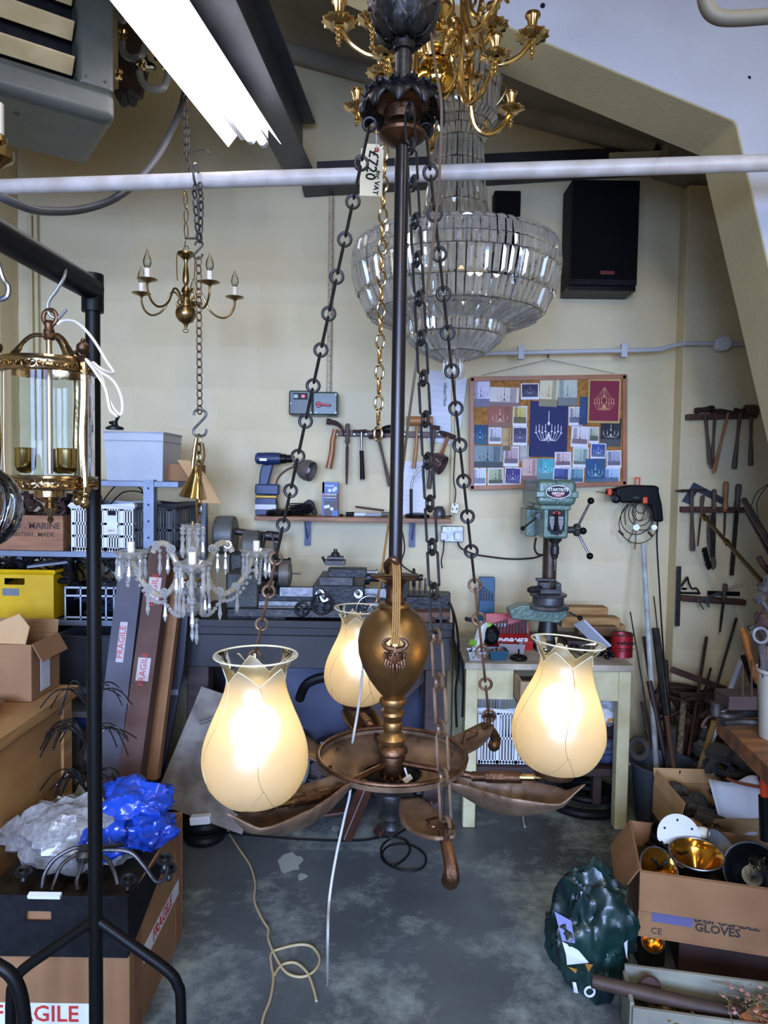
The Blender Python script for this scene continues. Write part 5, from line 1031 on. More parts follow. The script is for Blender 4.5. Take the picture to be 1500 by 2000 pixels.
# drill bits standing in a block on the bench
t=thing('drill_bit_stand',W(838,1200,3.45),'block of upright dark twist drills on the right of the lathe bench','drill bits')
b=MB(); b.bb((Wx(815,3.45),3.42,zbn+.001),(Wx(868,3.45),3.52,zbn+.05)); b.build('block',oldwood,t)
for k in range(10):
    x=Wx(812+k%5*11,3.45); b=MB(); y=3.43+.05*(k//5); b.cyl((x,y,zbn+.05),(x,y,zbn+.13+.012*(4-k%5)+.02*(k//5)),.0055-.0004*(k%5),n=6); b.build('drill_bit',darksteel,t)
b=MB(); b.box((Wx(845,3.25),3.25,zbn+.05),(.16,.12,.02),RZ(.1)); b.cyl((Wx(835,3.25),3.25,zbn+.0),(Wx(835,3.25),3.25,zbn+.04),.05,n=18); b.build('round_brown_tin',mat('brown_tin','6a4a36',None,.6,.2),None,'round brown tin with a lid on the lathe bench right end','tin')
# bench grinder / polisher
gr=thing('polishing_grinder',(Wx(480,3.6),3.6,zbn),'large twin wheel bench grinder with grey guards behind the crystal chandelier','grinder')
gm=mat('worn_grey_guard','6a6b66','565752',.5,.3,s=12,b=.12)
c=W(447,1045,3.6); b=MB(); b.cyl(c+V((-.065,0,0)),c+V((.035,0,0)),.098,n=36); b.build('wheel_guard',gm,gr,bev=.012)
c2=W(492,1065,3.54); b=MB(); b.prism([(.075*cos(a),.075*sin(a)) for a in [pi*k/14 for k in range(15)]]+[(-.075,-.12),(.075,-.12)],.085,TM(c2,RZ(pi/2)@RX(pi/2))); b.build('wheel_guard',gm,gr,bev=.012)
b=MB(); b.cyl(c+V((.03,0,.02)),W(545,1050,3.6),.018,n=14); b.cyl(W(520,1046,3.58),W(545,1048,3.58),.024,n=14); b.build('shaft',darksteel,gr)
b=MB(); a=W(470,1090,3.6); b.bb((a.x-.05,3.54,zbn),(a.x+.12,3.7,a.z+.03)); b.build('motor_body',castgrey,gr,bev=.02)
for s_,(x,y) in enumerate(((516,1075),(540,1090))):
    b=MB(); b.tube([W(x,y-30,3.58),W(x-4,y,3.57),W(x+6,y+30,3.57),W(x,y+60,3.58)],[.012,.010,.014,.018],10); b.cyl(W(x-6,y+5,3.54),W(x+22,y+7,3.54),.014,n=12); b.cyl(W(x+22,y+7,3.54),W(x+28,y+7,3.54),.02,n=12); b.build('rest_bracket',lathem,gr)
b=MB(); b.tube([W(536,1080,3.5),W(534,1055,3.5),W(528,1040,3.5)],.005,6); b.build('lever',darksteel,gr)
# dark under-bench things
b=MB()
for (p,q,w_,h_) in (((672,1640),(755,1440),.05,.10),((735,1630),(790,1580),.05,.05),((765,1580),(850,1565),.05,.04),((560,1600),(700,1580),.05,.03)): b.bar(Wz(p[0],p[1],.03),W(q[0],q[1],3.05),w_,h_*.5)
o=b.build('wooden_cross_leg_stand',mat('mahogany_stand','4a2c22','331d18',.4,s=6),None,'dark wooden crossed-leg stand on the floor under the lathe bench','stand',bev=.006)
t=thing('blue_plastic_sheet',(Wx(600,3.6),3.62,.02),'dull blue plastic sheet behind the lathe bench legs','sheet'); b=MB(); b.surf(lambda u,v:V((Wx(430,3.6)+u*1.05,3.62+.02*sin(u*14)+.01*sin(v*9),.02+v*.58)),30,10); b.build('sheet',mat('blue_tint_board','454a60','353a50',.6,s=3),t,solid=.004)
clutter('machine_scrap',xa+.15,xb-.12,3.25,3.55,.02,.22,50,lathem,'heap of dark iron machine parts on the floor under the lathe bench','scrap',33,.02,.3)
b=MB(); b.tube(pw([(585,1365,3.25),(600,1335,3.2),(640,1322,3.2),(690,1330,3.2)],3.2),.022,10); b.build('dark_hose',rubber,None,'thick dark hose curving under the lathe bench','hose')
# ---------------- wall shelf and its things ----------------
Yw=3.79; zs=W(690,1010,3.6).z; ws=thing('wall_shelf',(Wx(690,3.62),3.7,zs-.03),'narrow varnished wooden wall shelf above the lathe','shelf'); sx0,sx1=W(498,1010,3.58).x,W(881,1015,3.58).x
b=MB(); b.bb((sx0,3.56,zs-.022),(sx1,Yw,zs)); b.build('board',shelfwood,ws,bev=.003)
for px in (600,806):
    x=Wx(px,3.75); b=MB(); b.bb((x-.016,3.775,zs-.165),(x+.016,3.785,zs-.022)); b.bb((x-.004,3.62,zs-.03),(x+.004,3.78,zs-.022)); b.bar((x,3.64,zs-.03),(x,3.78,zs-.13),.006,.006); b.cyl((x,3.772,zs-.155),(x,3.776,zs-.155),.012,n=12); b.build('bracket',mat('blue_grey_bracket','4a5168',None,.5,.3),ws)
Ys=3.66; zs1=zs+.001
def onz(px,Y=Ys): return V((Wx(px,Y),Y,zs1))
# cordless drill
cd=thing('cordless_drill',onz(522),'navy blue cordless drill with yellow band standing on the wall shelf','drill'); D=lambda x,y,dy=0:W(x,y,Ys)+V((0,dy,0))
b=MB(); b.lathe([(.0,-.13),(.020,-.128),(.030,-.118),(.032,-.04),(.030,.0),(.0,.0)],D(548,896),20,RY(pi/2)@M.Diagonal((1,1,1))); b.build('motor_housing',navyp,cd)
b=MB(); b.lathe([(.026,0),(.024,.02),(.024,.028),(.020,.032),(.020,.055),(.014,.062),(.0,.064)],D(548,896),16,RY(pi/2)); b.cyl(D(562,893),D(576,893),.003,n=6); b.build('chuck',blackm,cd)
b=MB(); b.prism([(D(512,908).x,D(512,908).z),(D(535,906).x,D(535,906).z),(D(530,925).x,D(530,925).z),(D(524,948).x,D(524,948).z),(D(506,948).x,D(506,948).z),(D(508,925).x,D(508,925).z)],.04,TM((0,Ys,0),RX(pi/2))); b.build('grip',navyp,cd,bev=.008)
a=D(500,966); c=D(546,946); b=MB(); b.bb((a.x,Ys-.035,a.z),(c.x,Ys+.035,c.z)); b.build('battery_shoe',navyp,cd,bev=.008)
b=MB(); c0_=D(522,970); b.bb((a.x+.002,Ys-.034,c0_.z-.006),(c.x-.010,Ys+.03,c0_.z+.006)); b.build('yellow_band',yellowp,cd,bev=.003)
b=MB(); b.bb((a.x+.002,Ys-.033,zs1),(c.x-.012,Ys+.03,c0_.z-.006)); b.build('battery',navyp,cd,bev=.004); b=MB(); b.bb((a.x+.001,Ys-.035,zs1+.03),(c.x-.012,Ys-.032,zs1+.055)); b.build('battery_label',paper,cd)
b=MB(); b.box(D(516,898)+V((0,-.033,0)),(.036,.002,.012)); b.build('maker_plate',steel,cd)
# desk lamps
def desklamp(px_base,col,arm,label,metal,hp,ht_,R_=.052):
    t=thing('gooseneck_lamp',onz(px_base),label,'desk lamp'); b=MB(); b.lathe([(.0,0),(.062,0),(.064,.006),(.060,.016),(.03,.022),(.0,.022)],onz(px_base),28); b.build('base',blackm,t)
    b=MB(); b.tube(pw(arm,Ys,6),.0055,10); b.build('gooseneck',metal,t)
    A,B=V(hp),V(ht_); z=(B-A).normalized(); R=basis(z); b=MB(); b.lathe([(.014,-.025),(.018,-.012),(.022,0),(.036,.014),(.050,.036),(.055,.060),(.052,.085),(.050,.085),(.050,.060),(.034,.016)],A,26,R); b.build('shade',col,t)
    b=MB(); b.sph(A+z*.05,.022,12); b.build('bulb',white,t); return t
b=None
desklamp(545,mat('brown_grey_shade','6a625a',None,.35,.3),[(548,1000),(541,970),(540,945),(546,930),(560,918),(574,912)],'gooseneck desk lamp with grey shade turned right, beside the cordless drill',mat('copper_neck','7a5a4a',None,.35,.8),W(582,912,Ys),W(620,925,Ys-.05))
desklamp(815,mat('brown_enamel_shade','4a3634',None,.2,.1,coat=.5),[(803,1005),(803,965),(804,945),(812,925),(824,913),(832,906)],'gooseneck desk lamp with brown enamel shade behind the front chain',steel,W(838,895,Ys),W(880,918,Ys-.05))
b=MB(); b.cyl(W(803,1003,Ys),W(803,955,Ys),.008,n=10); b.build('black_sleeve',blackm,None,'black sleeve on the stem of the brown desk lamp','sleeve')
# polishing kit carton
pk=thing('polishing_kit_box',onz(645,3.68),'blue and brown boxed polishing kit standing on the wall shelf','box'); a=W(629,1006,3.64); c=W(661,942,3.64)
b=MB(); b.bb((a.x,3.64,zs1),(c.x,3.70,c.z)); b.build('carton',mat('kit_brown_print','4a3a3c',None,.5),pk,bev=.001)
b=MB(); b.bb((a.x,3.638,c.z-.055),(c.x,3.6395,c.z)); b.bb((a.x,3.638,zs1),(a.x+.01,3.6395,c.z)); b.bb((a.x+.05,3.638,zs1),(c.x,3.6395,zs1+.03)); b.build('blue_panel',mat('kit_blue_print','1e4a94',None,.4),pk,smooth=0)
for (x,z) in ((636,990),(641,989),(648,994),(655,954),(652,957),(644,958)): 
    b=MB(); b.cyl(W(x,z,3.637),W(x,z,3.6365),.009,n=14); b.build('printed_disc',white,pk,smooth=0)
text('PARKSIDE',W(646,966,3.637),.013,whiteink,pk,bold=.0004); text('PARKSIDE',W(644,949,3.637),.010,whiteink,pk,bold=.0004); text('POLISHING SET',W(645,972,3.637),.009,whiteink,pk,bold=.0003); text('PMFS 200 C1',W(646,977,3.637),.009,mat('kit_light_blue','4a86d0',None,.5),pk,bold=.0003)
b=MB(); b.box(W(634,966,3.6372),(.012,.001,.012)); b.build('red_logo_square',redp,pk)
# tangle of black lead & charger
b=MB(); b.lathe([(.0,0),(.062,0),(.066,.014),(.060,.028),(.03,.034),(.0,.034)],onz(545,3.62)+V((0,-.0,0)),26); o=b.build('black_charger',blackm,None,'round black charger base on the left of the wall shelf','charger')
random.seed(5); b=MB()
for k in range(9):
    p=[onz(random.uniform(562,612),3.66)+V((0,random.uniform(-.05,.05),random.uniform(.004,.06))) for _ in range(6)]; b.tube(spline(p,5),.0035,5)
b.build('black_leads',rubber,None,'coiled black leads and hair clipper beside the round charger','leads',kind='stuff')
b=MB(); b.prism([(W(p[0],p[1],3.7).x,W(p[0],p[1],3.7).z) for p in ((575,1000),(585,988),(603,975),(612,980),(620,1004),(612,1005),(606,988),(590,998))],.04,TM((0,3.7,0),RX(pi/2))); b.build('black_clamp_tool',blackm,None,'black plastic bowed tool standing behind the leads on the shelf','tool',bev=.005)
for i,(x0,x1,y,r_,m,lb_) in enumerate(((676,692,1004,.011,blackm,'black round tube, leftmost of the tubes on the shelf'),(691,712,1004,.010,white,'white and silver tube next to the black tube'),(714,742,1006,.009,lightgrey,'pale grey tube in the middle of the shelf'),(745,770,1003,.012,clearpl,'clear plastic tube near the main rod'))):
    b=MB(); b.cyl(W(x0,y,3.66),W(x1,y,3.66),r_,n=14); b.cyl(W(x1,y,3.66),W(x1+4,y,3.66),r_*.7,n=12); o=b.build('tube',m,None,lb_,'tube'); o.location.z=zs1
b=MB(); b.box(W(722,998,3.70)+V((0,0,.012)),(.15,.018,.010),RY(.12)); b.build('flat_file',rustm,None,'flat rusty file lying across the tubes on the shelf','file'); 
b=MB(); b.lathe([(.0,0),(.008,0),(.010,.010),(.0,.012)],onz(667,3.64),12); b.build('tube_stopper',blackm,None,'tiny black cap right of the polishing kit box','cap')
b=MB(); b.lathe([(.0,0),(.030,0),(.034,.02),(.026,.045),(.02,.05),(.024,.056),(.0,.060)],onz(858,3.68),18); b.build('dark_pot',mat('dark_glazed_pot','3a3a40',None,.35),None,'small dark lidded pot at the right end of the wall shelf','pot')
b=MB(); b.box(W(873,1012,3.62)+V((0,0,.010)),(.05,.02,.008),RZ(.4)); b.build('pliers_nose',darksteel,None,'dark tool end lying at the very right of the wall shelf','tool')
# switch box
sb=thing('motor_starter_switch',W(614,788,3.72),'grey green motor starter box with green and red buttons on the wall','switch')
a=W(565,811,3.72); c=W(612,764,3.72); b=MB(); b.bb((a.x,3.69,a.z),(c.x,3.79,c.z)); b.build('button_housing',mat('grey_cast_box','4c524e','3f4542',.4,s=20,b=.1),sb,bev=.010)
a=W(611,812,3.72); c=W(661,767,3.72); b=MB(); b.bb((a.x,3.68,a.z),(c.x,3.79,c.z)); b.build('isolator_housing',mat('dark_green_box','36473f',None,.3),sb,bev=.010)
b=MB(); b.box(W(587,774,3.688),(.072,.004,.032)); b.build('button_panel',blackm,sb,bev=.003)
for (x,m,nm,s_) in ((578,mat('green_button','7da89a',None,.4),'green_button','I'),(592,mat('red_button','c8303a',None,.4),'red_button','O')):
    b=MB(); b.box(W(x,774,3.684),(.024,.006,.020)); b.build(nm,m,sb,bev=.003); text(s_,W(x,774,3.680),.014,whiteink,sb,bold=.0005)
b=MB(); c=W(622,790,3.67); b.cyl(c+V((0,.02,0)),c,.016,n=20); b.bar(c+V((-.01,-.004,.004)),c+V((.062,-.008,-.004)),.012,.016,(0,1,0)); b.build('red_handle',redp,sb,bev=.003)
for (x,y) in ((568,788),(608,806),(656,770),(656,806),(617,806)): b=MB(); b.cyl(W(x,y,3.690),W(x,y,3.6775),.004,n=8); b.build('screw',steel,sb)
# tool rack above the shelf
tr=thing('tool_rack',W(750,845,3.77),'brown wooden tool rack strip behind the main rod','tool rack'); a=W(664,857,3.77); c=W(875,838,3.77); b=MB(); b.bar(W(662,846,3.775),W(877,850,3.775),.03,.05,(0,1,0)) ; b.build('rack_strip',rackwood,tr,bev=.003)
for x in (658,673,692,705,715,730,790,818,843,858,872): b=MB(); b.cyl(W(x,848,3.765),W(x,848,3.735),.005,n=8); b.build('peg',steel,tr)
def handle(b,A,B,r,Y=None,prof_=((0,.75),(.12,.8),(.45,.62),(.75,.95),(.95,1.1),(1,.9))):
    b.tube([V(A).lerp(V(B),t) for t,_ in prof_],[r*k for _,k in prof_],10)
def hammer(A,B,r,m,hd,hm,label,name='hammer',cat='hammer'):
    """A,B = ends of the handle; hd = list of (offset along, radius) head sections left to right, or shape key"""
    A=V(A);B=V(B); t=thing(name,B,label,cat); b=MB(); handle(b,A,B,r); b.build('handle',m,t)
    z=(A-B).normalized(); x=V((0,1,0)).cross(z).normalized(); 
    if x.x<0: x=-x
    b=MB()
    for (o0,r0,o1,r1,n_) in hd: b.cyl(A+x*o0,A+x*o1,r0,r1,n_)
    b.build('head',hm,t,bev=.0015); return t
Yt=3.735
# claw hammer
t=thing('claw_hammer',W(652,905,Yt),'claw hammer with thick orange wooden handle, leftmost on the rack','hammer'); b=MB(); b.tube([W(655,838,Yt),W(650,860,Yt),W(648,885,Yt),W(642,915,Yt)],[.013,.014,.0155,.017],10); b.build('handle',handleo,t)
b=MB(); b.cyl(W(638,823,Yt),W(646,824,Yt),.016,n=14); b.tube(pw([(644,824),(655,826),(664,832),(670,842),(672,852)],Yt,4),[.012]*6+[.010]*4+[.006]*7,8); b.build('head',rustm,t)
def filetool(A,B,f,rh,bw,hm,bm,label,name='file',cat='file',taper=.6):
    A=V(A);B=V(B); C_=A.lerp(B,f); t=thing(name,B,label,cat); b=MB(); b.tube([A.lerp(C_,k) for k in (0,.06,.3,.6,.85,1)],[rh*k for k in (.5,.95,1,.8,1.05,.7)],12); b.build('handle',hm,t)
    z=(B-C_).normalized(); R=basis(z,(0,1,0)); L_=(B-C_).length; b=MB(); vs=[]
    for (s_,w_) in ((0,bw*.45),(.08,bw),(.6,bw),(1,bw*taper)):
        for (i,j) in ((-1,-1),(1,-1),(1,1),(-1,1)): vs.append(C_+z*(L_*s_)+R@V((w_*.5*i,.0022*j,0)))
    b.add(vs,[(3,2,1,0)]+[(4*k+i,4*k+(i+1)%4,4*k+4+(i+1)%4,4*k+4+i) for k in range(3) for i in range(4)]+[(12,13,14,15)]); b.build('blade',bm,t,smooth=0); return t
filetool(W(679,827,Yt),W(677,946,Yt),.34,.012,.016,handlew,rustm,'rusty file with dark turned handle between the two hammers')
t=hammer(W(706,842,Yt),W(707,938,Yt),.009,steel,[(-.045,.009,-.028,.008,10),(-.028,.007,.028,.010,10),(.028,.004,.045,.003,8)],rustm,'small tack hammer with steel shaft and black rubber grip')
b=MB(); b.tube([W(706,880,Yt),W(707,900,Yt),W(708,936,Yt)],[.011,.011,.013],12); b.build('rubber_grip',rubber,t)
hammer(W(738,850,Yt),W(762,950,Yt),.011,handlew,[(-.05,.010,-.03,.012,10),(-.03,.012,.035,.022,10)],rustm,'dark hammer hanging tilted just left of the main rod')
b=MB(); c=W(760,838,Yt-.02); b.sph(c,(.045,.02,.022),16,RY(-.12)); b.cyl(c+V((-.04,0,-.004)),c+V((-.09,0,-.012)),.006,n=8); b.build('black_handled_awl',blackm,None,'fat black handled driver lying across the rack beside the rod','screwdriver')
t=thing('wooden_mallet',W(812,915,Yt),'pale wooden mallet with barrel head hanging right of the main rod','mallet'); b=MB(); b.cyl(W(794,822,Yt),W(845,822,Yt),.024,n=22); b.build('head',mat('mallet_wood','b0753e','93602f',.5,s=5,st=(1,6,6)),t,bev=.003); b=MB(); b.tube([W(815,832,Yt),W(813,870,Yt),W(808,915,Yt)],[.009,.010,.011],10); b.build('handle',handlel,t)
hammer(W(876,850,Yt),W(856,905,Yt),.013,handleo,[(-.055,.008,-.02,.014,8),(-.02,.014,.04,.012,8)],rustm,'hammer with rusty curved head behind the brown desk lamp')
hammer(W(848,835,Yt),W(838,955,Yt),.012,handlew,[(-.02,.014,.03,.011,8)],rustm,'dark old hammer hanging behind the front chain')
# papers
for i,(pts,Y,lb_) in enumerate((([(838,722),(884,728),(884,868),(836,862)],3.782,'sheet of white paper on the wall behind the chain, upper'),([(782,900),(832,903),(832,1008),(782,1005)],3.783,'sheet of squared paper on the wall above the shelf, lower'),([(890,742),(912,738),(900,835),(889,842)],3.781,'sheet of lined paper beside the cork board'),([(865,740),(889,740),(888,796),(864,796)],3.779,'strip of paper with handwriting hung under the crystal chandelier'))):
    b=MB(); b.add([W(x,y,Y) for x,y in pts],[(0,1,2,3)]); o=b.build('paper_sheet',paper,None,lb_,'paper',solid=.0006,smooth=0)
    if i==3: text('105cm/170cm',W(869,770,Y-.002),.022,ink,o,RX(pi/2)@RZ(-pi/2),bold=.0004)
    else:
        b=MB()
        for k in range(9):
            t_=.1+.09*k; A_=W(*pts[0],Y-.001).lerp(W(*pts[3],Y-.001),t_); B_=W(*pts[1],Y-.001).lerp(W(*pts[2],Y-.001),t_); b.bar(A_.lerp(B_,.1),A_.lerp(B_,.85),.0008,.0008)
        b.build('ruled_lines',mat('faint_print','8a8e9a',None,.6),o,kind='stuff')
# twin socket, plugs, hanging plug
ts=thing('twin_socket',W(882,1042,3.77),'steel twin wall socket with two white plugs under the shelf','socket'); a=W(862,1058,3.77); c=W(905,1028,3.77); b=MB(); b.bb((a.x,3.755,a.z),(c.x,3.79,c.z)); b.build('face_plate',steel,ts,bev=.004)
for x in (867,894): b=MB(); b.box(W(x,1047,3.74),(.036,.028,.042)); b.build('white_plug',white,ts,bev=.006)
for x in (876,883): b=MB(); b.box(W(x,1034,3.753),(.010,.006,.018)); b.build('rocker',white,ts,bev=.001)
hp=thing('hanging_plug',W(888,1002,3.7),'old cream three pin plug hanging on a black lead from the cork board side','plug'); b=MB(); b.box(W(888,993,3.7),(.044,.03,.055),RY(.1)); b.build('plug_body',creamp,hp,bev=.008)
b=MB(); [b.box(W(x,y,3.68),(.005,.006,.009)) for x,y in ((888,986),(884,994),(892,994))]; b.build('slots',blackmat,hp)
b=MB(); b.tube(pw([(888,982),(890,960),(886,935),(888,900),(890,860)],3.7),.003,6); b.build('lead',rubber,hp)
cable('wall_cable',pw([(867,1055),(866,1075),(862,1095),(864,1110)],3.74,4),.0035,rubber,'thin black cable from the left plug down behind the bench','cable')
cable('wall_cable',pw([(894,1058),(900,1070),(925,1082),(960,1088),(1000,1092),(1040,1090),(1062,1083)],3.74,4),.0045,rubber,'black cable sagging from the right plug to the drill press','cable')
cable('wall_cable',pw([(782,1028),(788,1050),(790,1075),(784,1100),(800,1115),(815,1122)],3.7,4),.004,rubber,'black cable hanging under the shelf behind the main rod','cable')
cable('wall_cable',pw([(860,1165,3.5),(880,1180,3.4),(893,1230,3.1),(896,1300,3.1),(890,1350,3.1),(892,1420,3.1)],3.4,4),.0055,rubber,'black cable drooping off the right end of the lathe bench','cable')
cable('wall_cable',pw([(855,1160,3.5),(872,1170,3.4),(885,1200,3.1),(886,1260,3.1),(898,1275,3.05),(905,1320,3.05),(903,1400,3.08)],3.4,4),.005,rubber,'second black cable drooping between the two benches','cable')
# ---------------- cork board ----------------
Yc_=3.74; cb=thing('cork_board',W(1070,955,Yc_),'wood framed cork board crowded with chandelier photographs','notice board')
q=lambda x,y,dy=0:V((W(x,y,Yc_).x,Yc_+dy,W(x,y,Yc_).z)); TL,TR,BR,BL=q(921,741),q(1219,736),q(1219,944),q(921,953)
b=MB(); b.add([TL,TR,BR,BL],[(0,1,2,3)]); b.build('cork',corkm,cb,solid=.008,smooth=0)
fw_=mat('frame_wood','a5683e','8a532f',.45,s=6)
for (p,r_) in ((TL,TR),(TR,BR),(BR,BL),(BL,TL)): b=MB(); d=(r_-p).normalized()*.007; b.bar(p-d+V((0,-.006,0)),r_+d+V((0,-.006,0)),.024,.016,(0,1,0)); b.build('frame_bar',fw_,cb,bev=.002)
b=MB(); hk_=W(1071,702,Yc_); b.tube([q(940,734,-.01),hk_,q(1199,730,-.01)],.0014,5); b.build('hanging_wire',darksteel,cb)
b=MB(); b.prism([(-.016,.024),(.016,.024),(.004,.0),(.003,-.02),(-.003,-.02),(-.004,0)],.006,TM(W(1071,692,Yc_-.005),RX(pi/2))); b.build('picture_hook',rustm,None,'rusty picture hook holding the cork board wire','hook')
def flat(name,c,m,parent,lbl=None): pass
PH=[ # x0,y0,x1,y1, bg, fg, frame, what, rot
(922,741,957,795,'cfc8d8','4a4660',0,'tall pale photo of a room chandelier, top left of the board'),
(956,757,1014,793,'d4ccc0','7a3a4a',0,'wide photo of urns on a red sideboard, near the top left'),
(1017,749,1053,780,'2a2440','b0a8c0',1,'white edged dark photo of a chandelier above the big blue picture'),
(1053,739,1090,794,'cfc4a0','8a7f60',0,'cream photo of a chandelier on a beamed ceiling, top middle'),
(1089,739,1128,792,'b4bca8','6a7288',0,'green grey photo of roof beams right of the top middle'),
(953,794,1000,834,'9a5a4a','e0c8b0',0,'photo of a red drawing room interior'),
(1001,793,1030,833,'c8b46a','2e2a20',1,'instant photo of a dark lantern on yellow'),
(922,830,953,868,'1f4468','8ac0d8',0,'blue toned photo of a wall light with candles, left edge'),
(954,835,980,867,'c4c0c8','6a6878',1,'square photo of a crystal fitting beside the blue wall light'),
(980,836,998,880,'b8986a','5a4c3a',0,'buff clipping with a drawn lantern'),
(1001,834,1030,870,'3c3858','b4b0d4',1,'instant photo of a tiered chandelier on violet, under the yellow one'),
(922,871,982,912,'7c8c90','20262c',0,'wide photo of a mirrored hall, left edge'),
(983,872,1014,911,'b49aa0','6a5060',1,'pinkish instant photo next to the mirrored hall'),
(1015,870,1035,901,'a8a49a','e4e4e8',0,'small crumpled photo left of the blue picture foot'),
(922,914,950,950,'c8ccd8','7078a0',1,'instant photo in the bottom left corner'),
(952,914,984,950,'a8b090','202418',1,'instant photo of a dark fitting, second along the bottom'),
(985,913,1018,950,'3a3070','c8c8e8',1,'violet instant photo with handwriting below'),
(1019,896,1049,938,'c4a8a0','94506a',0,'pink photo of a crystal chandelier on the bottom row'),
(1049,896,1082,936,'4aa0ac','c0e8e8',0,'turquoise photo on the bottom row'),
(1033,784,1110,892,'141c50','e4e0e4',2,'big dark blue picture of a white glass chandelier in the centre'),
(1083,883,1116,913,'c8b4b8','5a1c34',1,'photo of a maroon chandelier under the big blue picture'),
(1080,914,1112,940,'4a5890','20284c',1,'blue instant photo partly behind the drill press, left'),
(1110,795,1138,831,'b8b8b4','3e4e78',1,'pale instant photo of a basket chandelier right of the big blue picture'),
(1131,775,1149,830,'26406c','4a6a98',0,'narrow blue photo under the red picture corner'),
(1115,833,1150,873,'d0ccd0','6a2438',1,'instant photo of a ship shaped fitting'),
(1118,874,1150,913,'a8b8ac','4e6058',1,'green grey instant photo under the ship'),
(1150,834,1170,866,'b0b8a0','20282a',1,'narrow instant photo right of the ship'),
(1153,866,1184,897,'2a4a90','e8e8e8',1,'instant photo of a white fitting on blue and brown'),
(1112,914,1141,946,'6a98a4','2c4a6c',1,'instant photo with a glare streak, bottom row'),
(1143,896,1183,946,'264e7c','a8d8c8',0,'blue photo of a large crystal basket, bottom right'),
(1178,914,1211,948,'a4bcd4','284a70',1,'instant photo of a blue lantern in the bottom right corner'),
(1172,817,1214,872,'1a1a20','d8d4c8',0,'black picture of a crystal chandelier at the right edge'),
(1184,880,1214,914,'a4a4b8','5c5c78',1,'grey violet photo under the black picture'),
(1147,740,1213,826,'7a1230','e0a878',3,'large dark red picture of a gilt candle chandelier, top right'),
]
pm={}
def cmat(c,r=.7):
    if c not in pm: pm[c]=mat('print_'+c,c,None,r)
    return pm[c]
random.seed(9)
for i,(x0,y0,x1,y1,bg,fg,fr,lb_) in enumerate(PH):
    Y=Yc_-.006-.0006*(i%6)-(.004 if fr==3 else 0); A=W(x0,y1,Y); B=W(x1,y0,Y); cx_,cz_=(A.x+B.x)/2,(A.z+B.z)/2; w_,h_=B.x-A.x,B.z-A.z; ro=RY(random.uniform(-.035,.035) if fr<2 else 0)
    t=thing('pinned_photo',(cx_,Y,cz_-h_/2),lb_,'photo','pictures pinned on the cork board'); c=V((cx_,Y,cz_))
    b=MB(); b.box(c,(w_,.0005,h_),ro); b.build('print_paper',paper if fr==1 else (cmat('b49a5c') if fr==3 else cmat(bg)),t,smooth=0)
    bb_=(.06,.06,.06,.16) if fr==1 else ((.05,.05,.05,.05) if fr==3 else (0,0,0,0)); ih=h_*(1-bb_[2]-bb_[3]); iw=w_*(1-bb_[0]*2); ic=c+ro@V((0,-.0006,h_*(bb_[3]-bb_[2])/2))
    if fr in (1,3): b=MB(); b.box(ic,(iw,.0004,ih),ro); b.build('image_area',cmat(bg),t,smooth=0)
    if fr<2:
        b=MB(); kk=[.30,.22,.38,.26][i%4]; b.box(ic+ro@V((0,-.0005,-ih*(1-kk)/2)),(iw,.0003,ih*kk),ro); b.build('printed_foreground',cmat(''.join('%02x'%int((int(bg[q:q+2],16)*.45+int(fg[q:q+2],16)*.3)) for q in (0,2,4))),t,smooth=0)
        b=MB(); b.box(ic+ro@V((iw*(.3 if i%2 else -.32),-.0004,ih*.1)),(iw*.22,.0003,ih*.75),ro); b.build('printed_panel',cmat(''.join('%02x'%int((int(bg[q:q+2],16)*.72+int(fg[q:q+2],16)*.1)) for q in (0,2,4))),t,smooth=0)
    b=MB(); n_=5 if fr<2 else 9; s=min(iw,ih)*.40; u_=s*.022 if fr<2 else s*.02; f0=ic+V((0,-.0008,0)); P=lambda x,z:f0+ro@V((x*s*(1 if fr<2 else .92),0,z*s*(1.0 if fr<2 else 1.25)))
    if fr<2: random.seed(i)
    b.bar(P(0,-.7),P(0,.95),u_*2,.0003,(0,1,0)); b.sph(P(0,-.35),(s*.12,.0002,s*.12),8); b.sph(P(0,.3),(s*.08,.0002,s*.12),8)
    for k in range(n_):
        x=-1+2*k/(n_-1); a=P(0,-.35); e_=P(x*.9,-.2+.08*(k%2)); m__=P(x*.5,-.62); ss=spline([a,m__,e_],3); 
        for j in range(len(ss)-1):
            if (ss[j+1]-ss[j]).length>1e-5: b.bar(ss[j],ss[j+1],u_*1.3,.0003,(0,1,0))
        b.bar(e_,P(x*.9,.18+.08*(k%2)),u_*1.8,.0003,(0,1,0)); b.sph(e_,(s*.09,.0002,s*.035),8)
        if fr==3: b.bar(P(x*.9,.0),P(0,.95),u_*.6,.0003,(0,1,0))
    b.build('printed_chandelier',cmat(fg),t,kind='stuff',smooth=0)
    if fr<2: b=MB(); b.sph(c+V((0,-.002,h_*.46)),.0022,6); b.build('pin',blackm,t)
